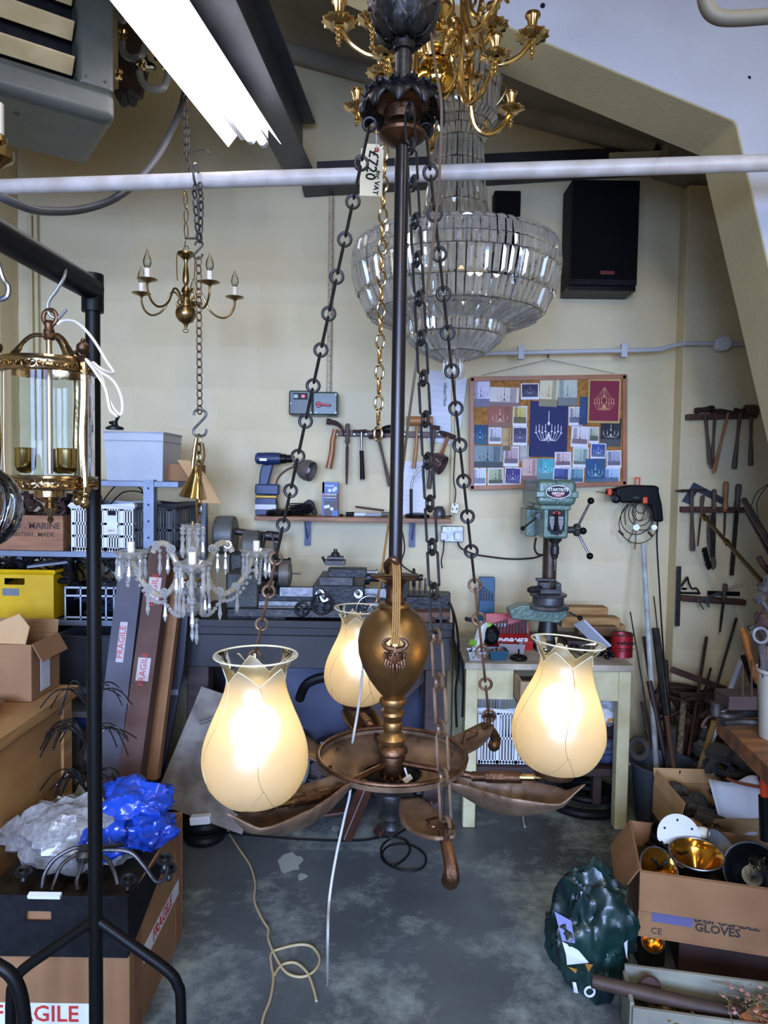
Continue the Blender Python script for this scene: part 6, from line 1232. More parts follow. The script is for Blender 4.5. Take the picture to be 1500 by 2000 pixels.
# ---------------- cream table and drill press ----------------
Yt0,Yt1=3.07,3.70; tx0,tx1=Wx(914,Yt0),Wx(1250,Yt0); zt0=W(1085,1298,Yt0).z
ct=thing('cream_table',((tx0+tx1)/2,3.4,0),'chipped cream painted kitchen table with open drawer, under the drill press','table')
b=MB(); b.bb((tx0,Yt0,zt0-.028),(tx1,Yt1,zt0)); b.build('table_top',mat('worn_table_top','b7ae98','8e8472',.6,s=10,b=.15),ct,bev=.004)
for (x,y) in ((tx0+.035,Yt0+.04),(tx1-.035,Yt0+.04),(tx0+.035,Yt1-.04),(tx1-.035,Yt1-.04)):
    b=MB(); b.bb((x-.028,y-.028,0),(x+.028,y+.028,zt0-.028)); b.build('leg',creamtable,ct,bev=.006)
b=MB(); xm0,xm1=Wx(1013,Yt0),Wx(1158,Yt0)
b.bb((tx0+.06,Yt0+.02,zt0-.165),(xm0,Yt0+.04,zt0-.028)); b.build('front_rail',creamtable,ct,bev=.002); b=MB(); b.bb((xm1,Yt0+.02,zt0-.165),(tx1-.06,Yt0+.04,zt0-.028)); b.build('front_rail',creamtable,ct,bev=.002)
b=MB(); b.bb((tx0+.01,Yt0+.07,zt0-.165),(tx0+.03,Yt1-.07,zt0-.028)); b.build('side_rail',creamtable,ct); b=MB(); b.bb((tx1-.03,Yt0+.07,zt0-.165),(tx1-.01,Yt1-.07,zt0-.028)); b.build('side_rail',creamtable,ct)
dr=W(1085,1360,2.95); b=MB(); b.bb((xm0+.003,2.95,zt0-.155),(xm1-.003,2.97,zt0-.045)); b.bb((xm0+.003,2.97,zt0-.155),(xm0+.015,3.4,zt0-.045)); b.bb((xm1-.015,2.97,zt0-.155),(xm1-.003,3.4,zt0-.045)); b.bb((xm0+.003,2.97,zt0-.155),(xm1-.003,3.4,zt0-.145)); b.build('drawer',mat('drawer_wood','b89c78','9c8060',.6,s=6),ct,bev=.002)
# drill press
Yd=3.38; dp=thing('drill_press',(Wx(1080,Yd),Yd,zt0),'green enamelled bench drill press with black ball handles on the cream table','drill press')
def dbox(nm,x0,y0,x1,y1,Ya,Yb_,m=greenm,bev=.012,par=None):
    a=W(x0,y1,Ya); c=W(x1,y0,Ya); b=MB(); b.bb((a.x,Ya,a.z),(c.x,Yb_,c.z)); return b.build(nm,m,par or dp,bev=bev)
dbox('belt_cover',1048,937,1128,987,3.12,3.42,bev=.022)
dbox('cover_side',1040,938,1052,992,3.30,3.55,bev=.01)
a=W(1047,972,3.11); c=W(1131,960,3.11); b=MB(); b.bb((a.x,3.112,a.z),(c.x,3.42,c.z-.0)); b.build('cover_rib',greenm,dp,bev=.006)
a=W(1088,986,3.11); b=MB(); b.bb((a.x-.003,3.108,a.z),(a.x+.003,3.13,W(1088,938,3.11).z)); b.build('cover_rib',greenm,dp,bev=.002)
badge=W(1090,961,3.104); b=MB(); b.prism([(.054*cos(t),.029*sin(t)) for t in [2*pi*k/32 for k in range(32)]],.004,TM(badge,RX(pi/2))); b.build('badge_rim',whiteink,dp,smooth=0)
b=MB(); b.prism([(.0505*cos(t),.026*sin(t)) for t in [2*pi*k/32 for k in range(32)]],.004,TM(badge+V((0,-.0008,0)),RX(pi/2))); b.build('badge',blackm,dp,smooth=0)
b=MB(); b.prism([(-.027,.000),(.027,.000),(.027,-.012),(.012,-.022),(-.012,-.022),(-.027,-.012)],.003,TM(badge+V((0,-.002,0)),RX(pi/2))); b.build('badge_shield',mat('badge_red','8e2a26',None,.4),dp,smooth=0)
text('STARTRITE',badge+V((0,-.0035,.0095)),.018,whiteink,dp,bold=.0005); text('MERCURY',badge+V((0,-.0042,-.006)),.0125,whiteink,dp,bold=.0003); text('Mark II',badge+V((0,-.0042,-.0155)),.007,whiteink,dp,bold=.0002)
dbox('head_casting',1060,988,1112,1052,3.16,3.40,bev=.012); dbox('head_collar',1056,986,1116,996,3.15,3.42,bev=.006)
dbox('motor_mount',1027,994,1050,1048,3.34,3.5,bev=.006)
dbox('speed_plate',1070,997,1104,1037,3.154,3.158,blackm,.0)
pl=W(1087,1002,3.151); b=MB(); b.prism([(.018*cos(t),.007*sin(t)) for t in [2*pi*k/20 for k in range(20)]],.002,TM(pl,RX(pi/2))); b.build('plate_badge',redink,dp,smooth=0); b=MB()
for k in range(9):
    for s_ in (-1,1): b.box(W(1087+s_*8.5,1010+k*2.9,3.1515),(.022-.0012*max(0,k-4)*3,.0006,.0022))
b.build('plate_print',whiteink,dp,kind='stuff',smooth=0)
b=MB(); b.cyl(W(1087,1045,3.13),W(1087,1000,3.13),.0055,n=8); b.box(W(1087,1040,3.13),(.045,.02,.012)); b.build('depth_rod',blackm,dp)
c=W(1085,1050,3.24); b=MB(); b.lathe([(.0,.0),(.034,.0),(.030,-.018),(.018,-.030),(.016,-.042),(.020,-.044),(.0205,-.078),(.017,-.082),(.015,-.098),(.006,-.104),(.0,-.104)],W(1084,1048,3.24),20); b.build('chuck',darksteel,dp)
b=MB(); q=W(1084,1092,3.24); b.tube([q,q-V((0,0,.055))],[.004,.0025],8); b.build('drill_bit',steel,dp)
b=MB(); b.cyl((Wx(1076,3.45),3.45,zt0),(Wx(1076,3.45),3.45,W(1076,990,3.45).z),.034,n=22); b.build('column',mat('brown_steel_column','5c4c40','483a32',.35,.6,s=6),dp)
hub=W(1125,1035,3.26); b=MB(); b.cyl(hub+V((-.05,.0,0)),hub+V((-.005,0,0)),.016,n=14); b.lathe([(.0,-.012),(.026,-.012),(.030,-.004),(.030,.004),(.026,.012),(.0,.012)],hub+V((.004,0,0)),20,RY(pi/2)); b.build('quill_hub',castgrey,dp)
for (x,y,Y) in ((1154,978,3.22),(1152,1086,3.22),(1139,1037,3.06)):
    e=W(x,y,Y); b=MB(); b.cyl(hub,e,.0055,n=10); b.build('spoke',steel,dp); b=MB(); b.sph(e,.0155,16); b.build('ball_knob',blackm,dp)
a=W(1052,1008,3.22); e=W(1021,1032,3.18); b=MB(); b.cyl(a,e,.005,n=8); b.cyl(a+V((0,.04,0)),a+V((0,-.01,0)),.015,n=14); b.build('lock_lever',darksteel,dp); b=MB(); b.sph(e,.0105,12); b.build('ball_knob',blackm,dp)
b=MB(); b.tube(pw([(1047,1050),(1044,1070),(1050,1082),(1062,1084)],3.42),.005,6); b.build('motor_lead',rubber,dp)
# its table, vice and round guard
q=W(1070,1190,3.28); b=MB(); b.lathe([(.0,0),(.075,0),(.096,.006),(.098,.012),(.092,.022),(.074,.030),(.0,.030)],q+V((0,0,.0)),34); b.lathe([(.0,.03),(.072,.03),(.072,.060),(.084,.064),(.086,.072),(.080,.076),(.0,.076)],q,34); b.build('round_table',mat('scuffed_machine_table','4e5052','77787a',.4,.7,s=12,b=.1),dp)
b=MB(); a=W(1010,1200,3.22); b.prism([(W(p[0],p[1],3.2).x,W(p[0],p[1],3.2).z) for p in ((998,1197),(1022,1186),(1118,1190),(1114,1208),(1096,1222),(1004,1214))],.10,TM((0,3.30,0),RX(pi/2))); b.build('table_arm',greenm,dp,bev=.006)
v0=q+V((0,-.01,.078)); b=MB(); b.box(v0+V((.0,0,.012)),(.10,.08,.022)); b.box(v0+V((-.02,.02,.035)),(.05,.05,.03)); b.box(v0+V((.035,.0,.033)),(.025,.08,.035)); b.box(v0+V((-.01,.03,.058)),(.09,.03,.012)); b.cyl(v0+V((-.04,-.02,.022)),v0+V((-.095,-.045,.020)),.016,n=14); b.cyl(v0+V((-.095,-.045,.020)),v0+V((-.105,-.05,.020)),.012,n=14); b.build('drill_vice',darksteel,dp,bev=.003)
e=W(1133,1207,3.12); b=MB(); b.cyl(W(1112,1196,3.22),e,.005,n=8); b.build('spoke',steel,dp); b=MB(); b.sph(e,.0115,12); b.build('ball_knob',blackm,dp)
b=MB(); b.cyl((Wx(1076,3.45),3.45,zt0+.001),(Wx(1076,3.45),3.45,zt0+.13),.055,.04,n=22); b.bb((Wx(1045,3.4),3.3,zt0),(Wx(1110,3.4),3.6,zt0+.03)); b.build('base_casting',darksteel,dp,bev=.004)
# items on the cream table
z0=zt0+.001
def on(px,Y): return V((Wx(px,Y),Y,z0))
ri=thing('red_drill_index',on(1000,3.36),'red drill bit index case with rows of twist drills on the table','drill index'); b=MB(); c=on(998,3.40)
b.box(c+V((0,.03,.075)),(.21,.02,.15),RX(-.25)); b.build('back_leaf',redp,ri,bev=.003); b=MB(); b.box(c+V((0,-.04,.028)),(.21,.09,.05),RX(.25)); b.build('front_leaf',redp,ri,bev=.003); text('DORMER',c+V((.01,-.086,.045)),.036,whiteink,ri,RX(pi/2+.2),bold=.0008); text('DORMER',c+V((-.05,.004,.10)),.022,whiteink,ri,RX(pi/2-.25),bold=.0005)
for k in range(12): b=MB(); p=c+V((-.085+.0155*k,.006-.012,.05)); b.cyl(p,p+V((0,.0,.055+.03*(k%6)/6)),.0045,n=6); b.build('drill_bit',darksteel,ri)
b=MB(); p=on(955,3.62); b.box(p+V((0,.02,.15)),(.08,.04,.30)); o=b.build('blue_drill_case',mat('teal_blue_case','23506c',None,.4),None,'tall blue plastic case of drills standing behind the red index','drill case',bev=.005)
b=MB()
for k in range(5): b.cyl(p+V((-.03+.014*k,-.004,.18)),p+V((-.03+.014*k,-.004,.26-.01*k)),.004,n=6)
b.build('drill_bits',darksteel,o,kind='stuff')
t=thing('cordless_tool',on(945,3.2),'white and lime green small power tool lying on the left of the cream table','power tool'); b=MB(); c=on(940,3.2); b.bar(c+V((-.01,0,.02)),c+V((.03,.03,.15)),.035,.04); b.build('tool_body',mat('tool_white','c8ccc4',None,.4),t,bev=.008); b=MB(); b.cyl(c+V((-.02,-.02,.06)),c+V((-.035,-.03,.07)),.014,n=14); b.sph(c+V((.05,.03,.13)),.018,10); b.build('green_button',mat('lime_green','7ab83a',None,.4),t); b=MB(); b.sph(c+V((.06,.03,.09)),(.04,.035,.05),14); b.cyl(c+V((.06,-.005,.09)),c+V((.06,-.012,.09)),.022,n=16); b.build('lamp_end',blackm,t); b=MB(); b.box(c+V((-.035,.02,.16)),(.05,.03,.016),RY(.2)); b.build('black_cap_piece',blackm,t,bev=.003)
def tray(nm,px,Y,w_,d_,h_,m,label,rot=0,fill=None,seed=1):
    t=thing(nm,on(px,Y),label,'tray'); c=on(px,Y); R=RZ(rot); b=MB(); i=.010
    vs=[c+R@V(p) for p in ((-w_/2+i,-d_/2+i,0),(w_/2-i,-d_/2+i,0),(w_/2-i,d_/2-i,0),(-w_/2+i,d_/2-i,0),(-w_/2,-d_/2,h_),(w_/2,-d_/2,h_),(w_/2,d_/2,h_),(-w_/2,d_/2,h_))]; b.add(vs,[(0,1,2,3),(0,4,5,1),(1,5,6,2),(2,6,7,3),(3,7,4,0)]); b.build('tray_wall',m,t,solid=.003,bev=.002)
    if fill:
        random.seed(seed); b=MB()
        for k in range(26): p=c+R@V((random.uniform(-.4,.4)*w_,random.uniform(-.4,.4)*d_,h_*random.uniform(.3,.9))); (b.cyl(p,p+V((random.uniform(-.012,.012),random.uniform(-.01,.01),.006)),.0045,n=6) if k%2 else b.sph(p,.006,6))
        b.build('small_screws',fill,t,kind='stuff')
    return t
copperbits=mat('copper_bits','9a5a40','5e4438',.4,.7,s=60)
tray('clear_tray',936,3.14,.08,.07,.04,mat('milky_tray','b8b8bc',None,.3,tr=.3),'small milky tray at the left front corner of the cream table',fill=steel,seed=2)
tray('blue_tray',978,3.15,.085,.08,.045,mat('petrol_blue_tray','1f4a5e',None,.4),'petrol blue tray of copper screws on the cream table front',.05,copperbits,3)
tray('cloudy_tray',1005,3.27,.12,.10,.05,mat('cloudy_pink_tray','a8a0a0',None,.35,tr=.3),'cloudy larger tray of bits below the red drill index',-.1,copperbits,4)
b=MB(); c=on(1020,3.13); b.torus(c+V((0,0,.012)),.030,.009,n=24); b.cyl(c+V((0,0,.004)),c+V((0,0,.05)),.004,n=8); b.lathe([(.02,.008),(.021,.014),(0,.016)],c,16); b.build('buffing_wheel',blackm,None,'small black buffing wheel with spindle on the cream table','wheel')
for i,(x0,x1,y0,y1,Y,rz,m,lb_) in enumerate(((1108,1188,1187,1205,3.5,.02,rough,'upper sawn timber block in the pile right of the drill press'),(1100,1170,1203,1212,3.52,-.05,rough,'thin sawn batten under the top block of the timber pile'),(1095,1212,1207,1226,3.42,.06,rough,'long sawn timber block in the middle of the pile'),(1155,1222,1222,1244,3.46,-.04,rough,'short timber offcut at the right end of the pile'),(1130,1205,1224,1240,3.38,.0,mat('bark_edged_wood','7c5a38','5e4229',.8,s=9,b=.4),'bark edged timber offcut low in the pile'))):
    a=W(x0,y1,Y); c=W(x1,y0,Y); b=MB(); b.box(((a.x+c.x)/2,Y+.04,(a.z+c.z)/2),(c.x-a.x,.08,c.z-a.z),RY(rz*.3)@RZ(rz)); b.build('timber_offcut',m,None,lb_,'timber',bev=.003)
b=MB(); b.bb((Wx(1100,3.5),3.35,z0),(Wx(1205,3.5),3.56,W(1150,1246,3.42).z)); b.build('dark_wood_stack',oldwood,None,'dark wooden boards under the timber offcuts on the cream table','timber',bev=.004)
ld=thing('white_plastic_lid',on(1155,3.24),'cloudy white rectangular plastic lid leaning on the timber offcuts','lid'); Rl=RY(.75)@RX(-.6)
b=MB(); c=W(1156,1241,3.24); b.box(c,(.17,.075,.003),Rl); b.build('lid_panel',mat('lid_white','b9bec8',None,.4),ld,smooth=0); b=MB(); b.tube([c+Rl@V((x*.085,y*.0375,.004)) for x,y in ((-1,-1),(1,-1),(1,1),(-1,1))],.004,5,closed=True); b.build('lid_rim',mat('lid_white','b9bec8',None,.4),ld)
tn=thing('red_tin',on(1223,3.24),'open red cutting compound tin with black lettering, right end of table','tin'); c=on(1223,3.24); b=MB(); b.lathe([(.0,.003),(.048,.003),(.049,0),(.048,.004),(.048,.100),(.0495,.102),(.048,.104),(.046,.100),(.046,.03)],c,32); b.build('can',mat('red_tin_paint','9c1420','7c101a',.4,.2,s=12),tn)
b=MB(); b.lathe([(.046,.03),(.0,.032)],c,32); b.build('dark_grease',blackm,tn)
b=MB(); b.torus(c+V((0,0,.103)),.048,.0035,n=30,m=6); b.build('rim',darksteel,tn)
text('trefolex',c+V((0,-.0500,.070)),.026,ink,tn,bold=.0007); text('CUTTING COMPOUND',c+V((0,-.0500,.043)),.0082,ink,tn,bold=.0002); text('METAL CUTTING',c+V((0,-.05,.032)),.0075,ink,tn,bold=.0002)
clutter('table_bits',Wx(1110,3.2),Wx(1200,3.2),3.16,3.3,z0,z0+.025,16,blackm,'small black bits and wire on the right front of the table','bits',41,.005,.08)
# under the cream table
slotcrate('white_slotted_basket',Wx(945,3.2),Wx(1045,3.2),3.21,3.5,.24,.26,white,'white slotted basket under the cream table, left side',2,16,8,handle=False,cat='basket')
b=MB(); b.bb((Wx(935,3.2),3.18,.20),(Wx(1230,3.2),3.6,.235)); b.bb((tx0+.08,3.5,.05),(tx0+.12,3.55,.2)); b.bb((tx1-.12,3.5,.05),(tx1-.08,3.55,.2)); b.bb((tx0+.08,3.22,.05),(tx0+.12,3.26,.2)); b.bb((tx1-.12,3.22,.05),(tx1-.08,3.26,.2)); o=b.build('low_shelf_board',oldwood,None,'low dark shelf board under the cream table','shelf',bev=.004)
b=MB(); b.bb((Wx(1060,3.45),3.3,.236),(Wx(1222,3.45),3.56,.42)); b.build('dark_carton',mat('dark_grey_carton','3a363c','2c292e',.7,s=5),None,'dark carton under the cream table, right side','box',bev=.004)
b=MB(); crumple(b,(Wx(1195,3.2),3.25,.47),(.10,.07,.06),51,.3,40); o=b.build('white_patterned_bag',mat('bag_print','cfd0d4','c08a3a',.35,s=16,lo=.58,hi=.62),None,'white and orange printed plastic bag beside the cream table leg','plastic bag')
b=MB(); crumple(b,(Wx(1185,3.2),3.24,.30),(.11,.06,.055),53,.3,40); b.build('blue_grey_bag',mat('blue_grey_bag_plastic','4a5470','3a4460',.35,s=6),None,'blue grey plastic bag under the printed bag','plastic bag')
for i,(px,py,R_,r_,lb_,m) in enumerate(((1010,1545,.19,.020,'dusty flat coil on the floor under the table, left',mat('dusty_coil','6a5e50','3e3832',.8,s=10)),(1010,1535,.155,.020,'second dusty ring resting inside the left coil',dusty),(1145,1565,.21,.022,'black rubber tyre flat on the floor under the table, right',rubber),(1150,1560,.15,.018,'smaller black ring lying inside the rubber tyre',rubber))):
    c=Wz(px,py,.02+.0*i); c.z=r_+.001+(.04 if i in(1,3) else 0); b=MB(); b.torus(c,R_*.8,r_,n=40,m=10,sy=.85); 
    b.build('rubber_ring' if i>1 else 'coil_ring',m,None,lb_,'ring')
# bucket with rods
bu=thing('grey_bucket',(Wx(1318,3.15),3.15,0),'dark grey plastic bucket holding long metal rods, beside the cream table','bucket'); bc_=V((Wx(1318,3.13),3.15,0)); b=MB(); b.lathe([(.0,.004),(.108,.0),(.112,.006),(.142,.27),(.150,.275),(.150,.285),(.143,.285),(.138,.27),(.108,.012),(.0,.012)],bc_,34); b.build('bucket_wall',mat('blue_grey_bucket','3e444e','343a42',.5,s=6),bu)
b=MB(); b.tube(pw([(1328,1505,3.0),(1320,1560,2.98),(1310,1600,3.0),(1270,1600,3.0)],3.0),.004,6); b.build('bucket_cord',rubber,bu)
RODS=[((1256,1062,3.66),(1290,1475,3.2),.013,mat('white_tube_paint','b2b6b8','8e9088',.5,s=18),'tall white painted tube leaning left of the bucket rods','tube'),
((1280,1228,3.6),(1345,1490,3.2),.020,darksteel,'thick dark steel tube rising from the bucket','tube'),
((1258,1244,3.62),(1310,1500,3.18),.011,rustm,'rusty dark rod next to the white tube','rod'),
((1231,1195,3.64),(1300,1450,3.2),.0035,darksteel,'thin dark rod leaning toward the table','rod'),
((1277,1165,3.66),(1330,1450,3.15),.0035,darksteel,'thin black wire rod in front of the pilaster edge','rod'),
((1302,1400,3.0),(1345,1480,3.05),.010,mat('brown_wood_stick','5a3c2a',None,.6),'brown stick sloping out of the bucket toward the left','stick'),
((1380,1244,3.6),(1362,1500,3.2),.008,rustm,'slim brown rod standing upright on the bucket right side','rod'),
((1438,1208,3.6),(1368,1510,3.2),.007,darksteel,'long dark rod leaning right against the pilaster wall','rod'),
((1448,1290,3.1),(1380,1500,3.12),.012,mat('white_metal_tube','b9bcc4',None,.4),'bright white tube leaning behind the bench clamps','tube'),
((1395,1410,3.0),(1345,1515,3.12),.013,mat('bamboo','9c7c4c','7d5f38',.5,s=9),'yellow bamboo cane tilted right out of the bucket','cane'),
((1312,1420,3.1),(1310,1500,3.15),.022,dusty,'short fat dusty tube with a capped end in the bucket','tube'),
((1268,1330,3.4),(1322,1500,3.2),.014,oldwood,'dark wooden post among the bucket rods','post'),
((1335,1370,3.4),(1346,1470,3.25),.014,mat('lichened_stick','8a7c5c','4e463a',.8,s=50,b=.3),'pale flaking stick behind the bucket','stick'),
((1300,1290,3.6),(1336,1480,3.25),.012,darksteel,'dark iron bar between thick tube and dusty tube','bar'),
((1388,1305,3.6),(1376,1480,3.3),.006,rustm,'short rusty rod beside the slim brown rod','rod'),
((1254,1370,3.4),(1295,1480,3.22),.009,rustm,'rusty pipe low behind the white painted tube','pipe')]
for i,(A,B,r_,m,lb_,ca) in enumerate(RODS):
    b=MB(); A=W(*A); B=W(*B)
    if (B.xy-bc_.xy).length>.10: B.xy=bc_.xy+(B.xy-bc_.xy).normalized()*.095
    B.z=min(B.z,.05) if i not in () else B.z
    d=(A-B); b.tube([A,B],r_,10); b.build(ca if ca in('cane','stick','post','pipe','bar','tube') else 'metal_rod',m,None,lb_,ca,'rods and sticks stood in the bucket')
b=MB(); b.torus(W(1248,1462,3.2),.04,.016,RX(1.2),n=20); b.build('dusty_felt_wheel',dusty,None,'dusty round felt wheel on the floor behind the bucket','wheel')
clutter('corner_scrap',Wx(1290,3.5),Wx(1480,3.5),3.35,3.62,.02,.5,36,rustm,'rusty bars and brackets piled in the corner behind the bucket','scrap',61,.012,.45)
b=MB(); b.bar(W(1325,1360,3.45),W(1440,1362,3.45),.05,.03); b.bar(W(1333,1360,3.45),W(1336,1500,3.45),.03,.03); b.bar(W(1383,1362,3.45),W(1375,1500,3.45),.025,.03); b.build('square_iron_stand',rustm,None,'dark square iron frame leaning in the corner behind the rods','frame',bev=.002)
b=MB(); b.bar(W(1310,1307,3.5),W(1418,1347,3.45),.032,.008,(0,1,0)); b.build('flat_iron_bar',rustm,None,'flat dark iron bar sloping across the corner','bar')
# ---------------- power drill and hoops on the wall ----------------
Ye=3.70; pd=thing('black_power_drill',W(1240,1010,Ye),'black and orange corded power drill hanging on the wall beside the cork board','drill')
b=MB(); b.prism([(W(p[0],p[1],Ye).x,W(p[0],p[1],Ye).z) for p in ((1200,953),(1230,947),(1276,948),(1285,952),(1284,960),(1290,985),(1293,1015),(1291,1019),(1276,1019),(1270,990),(1262,985),(1246,981),(1215,982),(1200,976))],.055,TM((0,Ye,0),RX(pi/2))); b.build('drill_body',blackm,pd,bev=.010)
b=MB(); b.lathe([(.0,0),(.022,0),(.022,.018),(.016,.022),(.0155,.032),(.008,.045),(.0,.047)],W(1200,962,Ye),16,RY(-pi/2)); b.cyl(W(1182,963,Ye),W(1164,960,Ye),.0022,n=6); b.build('chuck',blackm,pd)
b=MB(); b.box(W(1189,961,Ye),(.022,.05,.036)); b.build('orange_collar',orangep,pd,bev=.006); b=MB(); b.box(W(1258,977,Ye-.01),(.026,.042,.036)); b.build('orange_trigger',orangep,pd,bev=.006)
b=MB(); b.cyl(W(1204,973,Ye),W(1202,974,Ye-.10),.018,n=16); b.lathe([(.0,.0),(.023,0),(.023,.012),(.012,.016)],W(1202,974,Ye-.10),16,RX(pi/2)); b.build('side_grip',blackm,pd)
text('DRILL',W(1243,972,Ye-.03),.012,mat('dim_print','6a6a6a',None,.5),pd)
b=MB(); b.tube(pw([(1284,1019),(1283,1060,3.66),(1288,1150,3.62),(1294,1250,3.6),(1300,1330,3.6)],Ye),.0045,7); b.build('drill_lead',rubber,pd)
b=MB(); c=W(1245,941,Ye+.02); b.box(c+V((-.011,0,0)),(.007,.008,.04)); b.box(c+V((.011,0,0)),(.007,.008,.04)); b.box(c+V((0,0,.02)),(.03,.008,.008)); b.build('orange_hook',orangep,None,'orange plastic wall hook above the black power drill','hook',bev=.002)
hb_=thing('hoops_and_chains',W(1250,1060,3.72),'bunch of thin brass hoops and fine chains hanging under the power drill','hoops')
for (x,y,R_,m) in ((1247,1022,.105,brassd),(1243,1012,.085,darksteel),(1250,1004,.062,darksteel),(1251,1000,.045,steel),(1252,992,.028,darksteel)): b=MB(); b.torus(W(x,y,3.70),R_,.0026,RX(pi/2)@RY(.1),n=36,m=6); b.build('hoop',m,hb_)
for L_ in ([(1236,985),(1238,1030),(1228,1055),(1232,1060)],[(1240,985),(1242,1040),(1240,1072)],[(1262,985),(1270,1010),(1275,1030),(1255,1036),(1242,1030)],[(1258,985),(1256,1010),(1246,1020)],[(1226,985),(1220,1005),(1222,1025)]):
    P_=pw(L_,3.68,4); ovalchain('fine_chain',P_,.014,.0014,darksteel,None,None,parent=hb_)
for (x,y) in ((1213,1041),(1270,1043)): b=MB(); b.box(W(x,y,3.68),(.034,.012,.012),RY(.8)); b.build('spring_clip',rustm,hb_,bev=.002)
b=MB(); b.cyl(W(1243,1030,3.66),W(1243,1030,3.655),.016,n=14); b.cyl(W(1278,1030,3.66),W(1278,1030,3.655),.014,n=10); b.build('disc_tag',steel,hb_)
# ---------------- wall tool racks on the pilaster ----------------
Yq=3.655
def rackstrip(pts,label,th=.05):
    t=thing('tool_rack',W((pts[0][0]+pts[1][0])/2,pts[0][1],3.68),label,'tool rack'); b=MB(); b.bar(W(*pts[0],3.683),W(*pts[1],3.683),.03,th,(0,1,0)); b.build('rack_strip',rackwood,t,bev=.003)
    for k in range(9): b=MB(); p=W(*pts[0],3.665).lerp(W(*pts[1],3.665),.12+.8*k/9); b.cyl(p,p-V((0,.025,0)),.0045,n=7); b.build('peg',steel,t)
    return t
rackstrip([(1341,815),(1475,812)],'upper brown tool rack with five hammers on the pilaster')
rackstrip([(1330,995),(1459,996)],'middle brown tool rack with files on the pilaster')
rackstrip([(1330,1168),(1453,1176)],'lower brown tool rack with square and calipers on the pilaster')
hammer(W(1377,800,Yq),W(1387,907,Yq),.011,handlew,[(-.052,.015,-.028,.015,8),(-.028,.013,.022,.015,10),(.022,.018,.045,.016,12)],rustm,'heavy ball pein hammer, first from the left on the upper rack')
hammer(W(1397,803,Yq+.01),W(1390,915,Yq+.01),.010,handlew,[(-.03,.010,.035,.014,10),(.035,.013,.06,.011,8)],rustm,'dark hammer partly behind the first, second on the upper rack')
hammer(W(1423,804,Yq-.01),W(1394,923,Yq-.01),.009,handlel,[(-.02,.008,.02,.008,10)],rustm,'slim hammer with light brown handle crossing the second one')
hammer(W(1446,803,Yq),W(1434,916,Yq),.012,handlew,[(-.030,.016,-.01,.013,10),(-.01,.011,.028,.015,10)],rustm,'fourth hammer on the upper rack, short dark head')
t=hammer(W(1467,802,Yq),W(1466,910,Yq),.012,handlew,[(-.03,.030,.028,.030,20)],mat('rawhide_head','5c4034','3e2a22',.6,s=25,b=.2),'round headed mallet at the right end of the upper rack','mallet','mallet')
t=hammer(W(1351,958,Yq),W(1353,1076,Yq),.012,handlew,[(-.085,.004,-.05,.008,8),(-.05,.008,.03,.008,8),(.03,.007,.08,.004,8)],rustm,'long cross pein hammer, first on the middle rack')
b=MB(); b.prism([(W(p[0],p[1],3.69).x,W(p[0],p[1],3.69).z) for p in ((1332,979),(1355,942),(1413,972),(1410,985),(1362,960),(1347,985))],.004,TM((0,3.69,0),RX(pi/2))); b.build('set_square_plate',mat('blued_steel_plate','5a6472','4a525e',.4,.6,s=20),None,'blue grey angled steel plate behind the middle rack','plate')
filetool(W(1373,967,Yq),W(1363,1067,Yq),.34,.010,.007,handlew,rustm,'thin needle file with stubby handle on the middle rack')
filetool(W(1395,955,Yq),W(1392,1088,Yq),.34,.012,.024,handlew,darksteel,'broad flat scraper with dark handle beside the wire brush',taper=1)
wb_=thing('wire_brush',W(1390,1112,Yq),'curved wooden wire brush with black bristles hanging on the middle rack','brush'); b=MB(); b.tube(pw([(1387,1005),(1384,1035),(1387,1065),(1393,1090),(1394,1105),(1390,1110)],Yq+.01,4),[.008]*6+[.011]*14+[.009],10); b.build('handle',handlew,wb_)
b=MB(); random.seed(2)
for k in range(60): t_=k/59; p=W(1380+10*t_,1068+40*t_,Yq+random.uniform(-.008,.012)); b.cyl(p,p+V((-.020+random.uniform(-.006,.004),random.uniform(-.004,.004),-.010+random.uniform(-.006,.006))),.003,n=4)
b.build('bristles',blackmat,wb_,kind='stuff')
filetool(W(1418,940,Yq),W(1415,1047,Yq),.55,.014,.008,handlel,rustm,'small file with long pale wooden handle on the middle rack')
filetool(W(1443,945,Yq),W(1429,1124,Yq),.27,.015,.022,handlew,darksteel,'large flat black file, rightmost on the middle rack',taper=.95)
cs=thing('combination_square',W(1322,1224,Yq),'dark combination square hanging at the left of the lower rack','square'); b=MB(); b.bar(W(1326,1106,Yq),W(1323,1223,Yq),.024,.004,(0,1,0)); b.build('rule',darksteel,cs)
b=MB(); b.tube([W(1330,1145,Yq),W(1343,1127,Yq)],.006,6); b.tube(pw([(1343,1127),(1346,1140),(1352,1150),(1360,1149),(1366,1158)],Yq,4),.0045,6); b.bar(W(1328,1158,Yq),W(1367,1159,Yq),.010,.012,(0,1,0)); b.cyl(W(1332,1150,Yq),W(1341,1150,Yq),.006,n=8); b.build('square_head',blackm,cs)
cl=thing('vernier_calipers',W(1378,1180,Yq-.02),'bright steel vernier calipers hooked diagonally over the lower rack','calipers'); b=MB(); A,B=W(1366,1173,Yq-.02),W(1410,1157,Yq-.02); b.bar(A,B,.014,.004,(0,1,0)); b.build('beam_scale',steel,cl); dd=(B-A).normalized()
b=MB(); b.prism([(0,.016),(.012,.006),(.012,-.01),(.034,-.046),(.028,-.047),(.004,-.014),(-.004,.006),(-.008,.014)],.004,TM(A+V((-.008,-.002,0)),RX(pi/2))); b.prism([(0,.01),(.03,.012),(.028,-.01),(.016,-.012),(.026,-.042),(.018,-.040),(.002,-.012)],.004,TM(A+V((.028,-.003,.006)),RX(pi/2))); b.build('jaws',steel,cl)
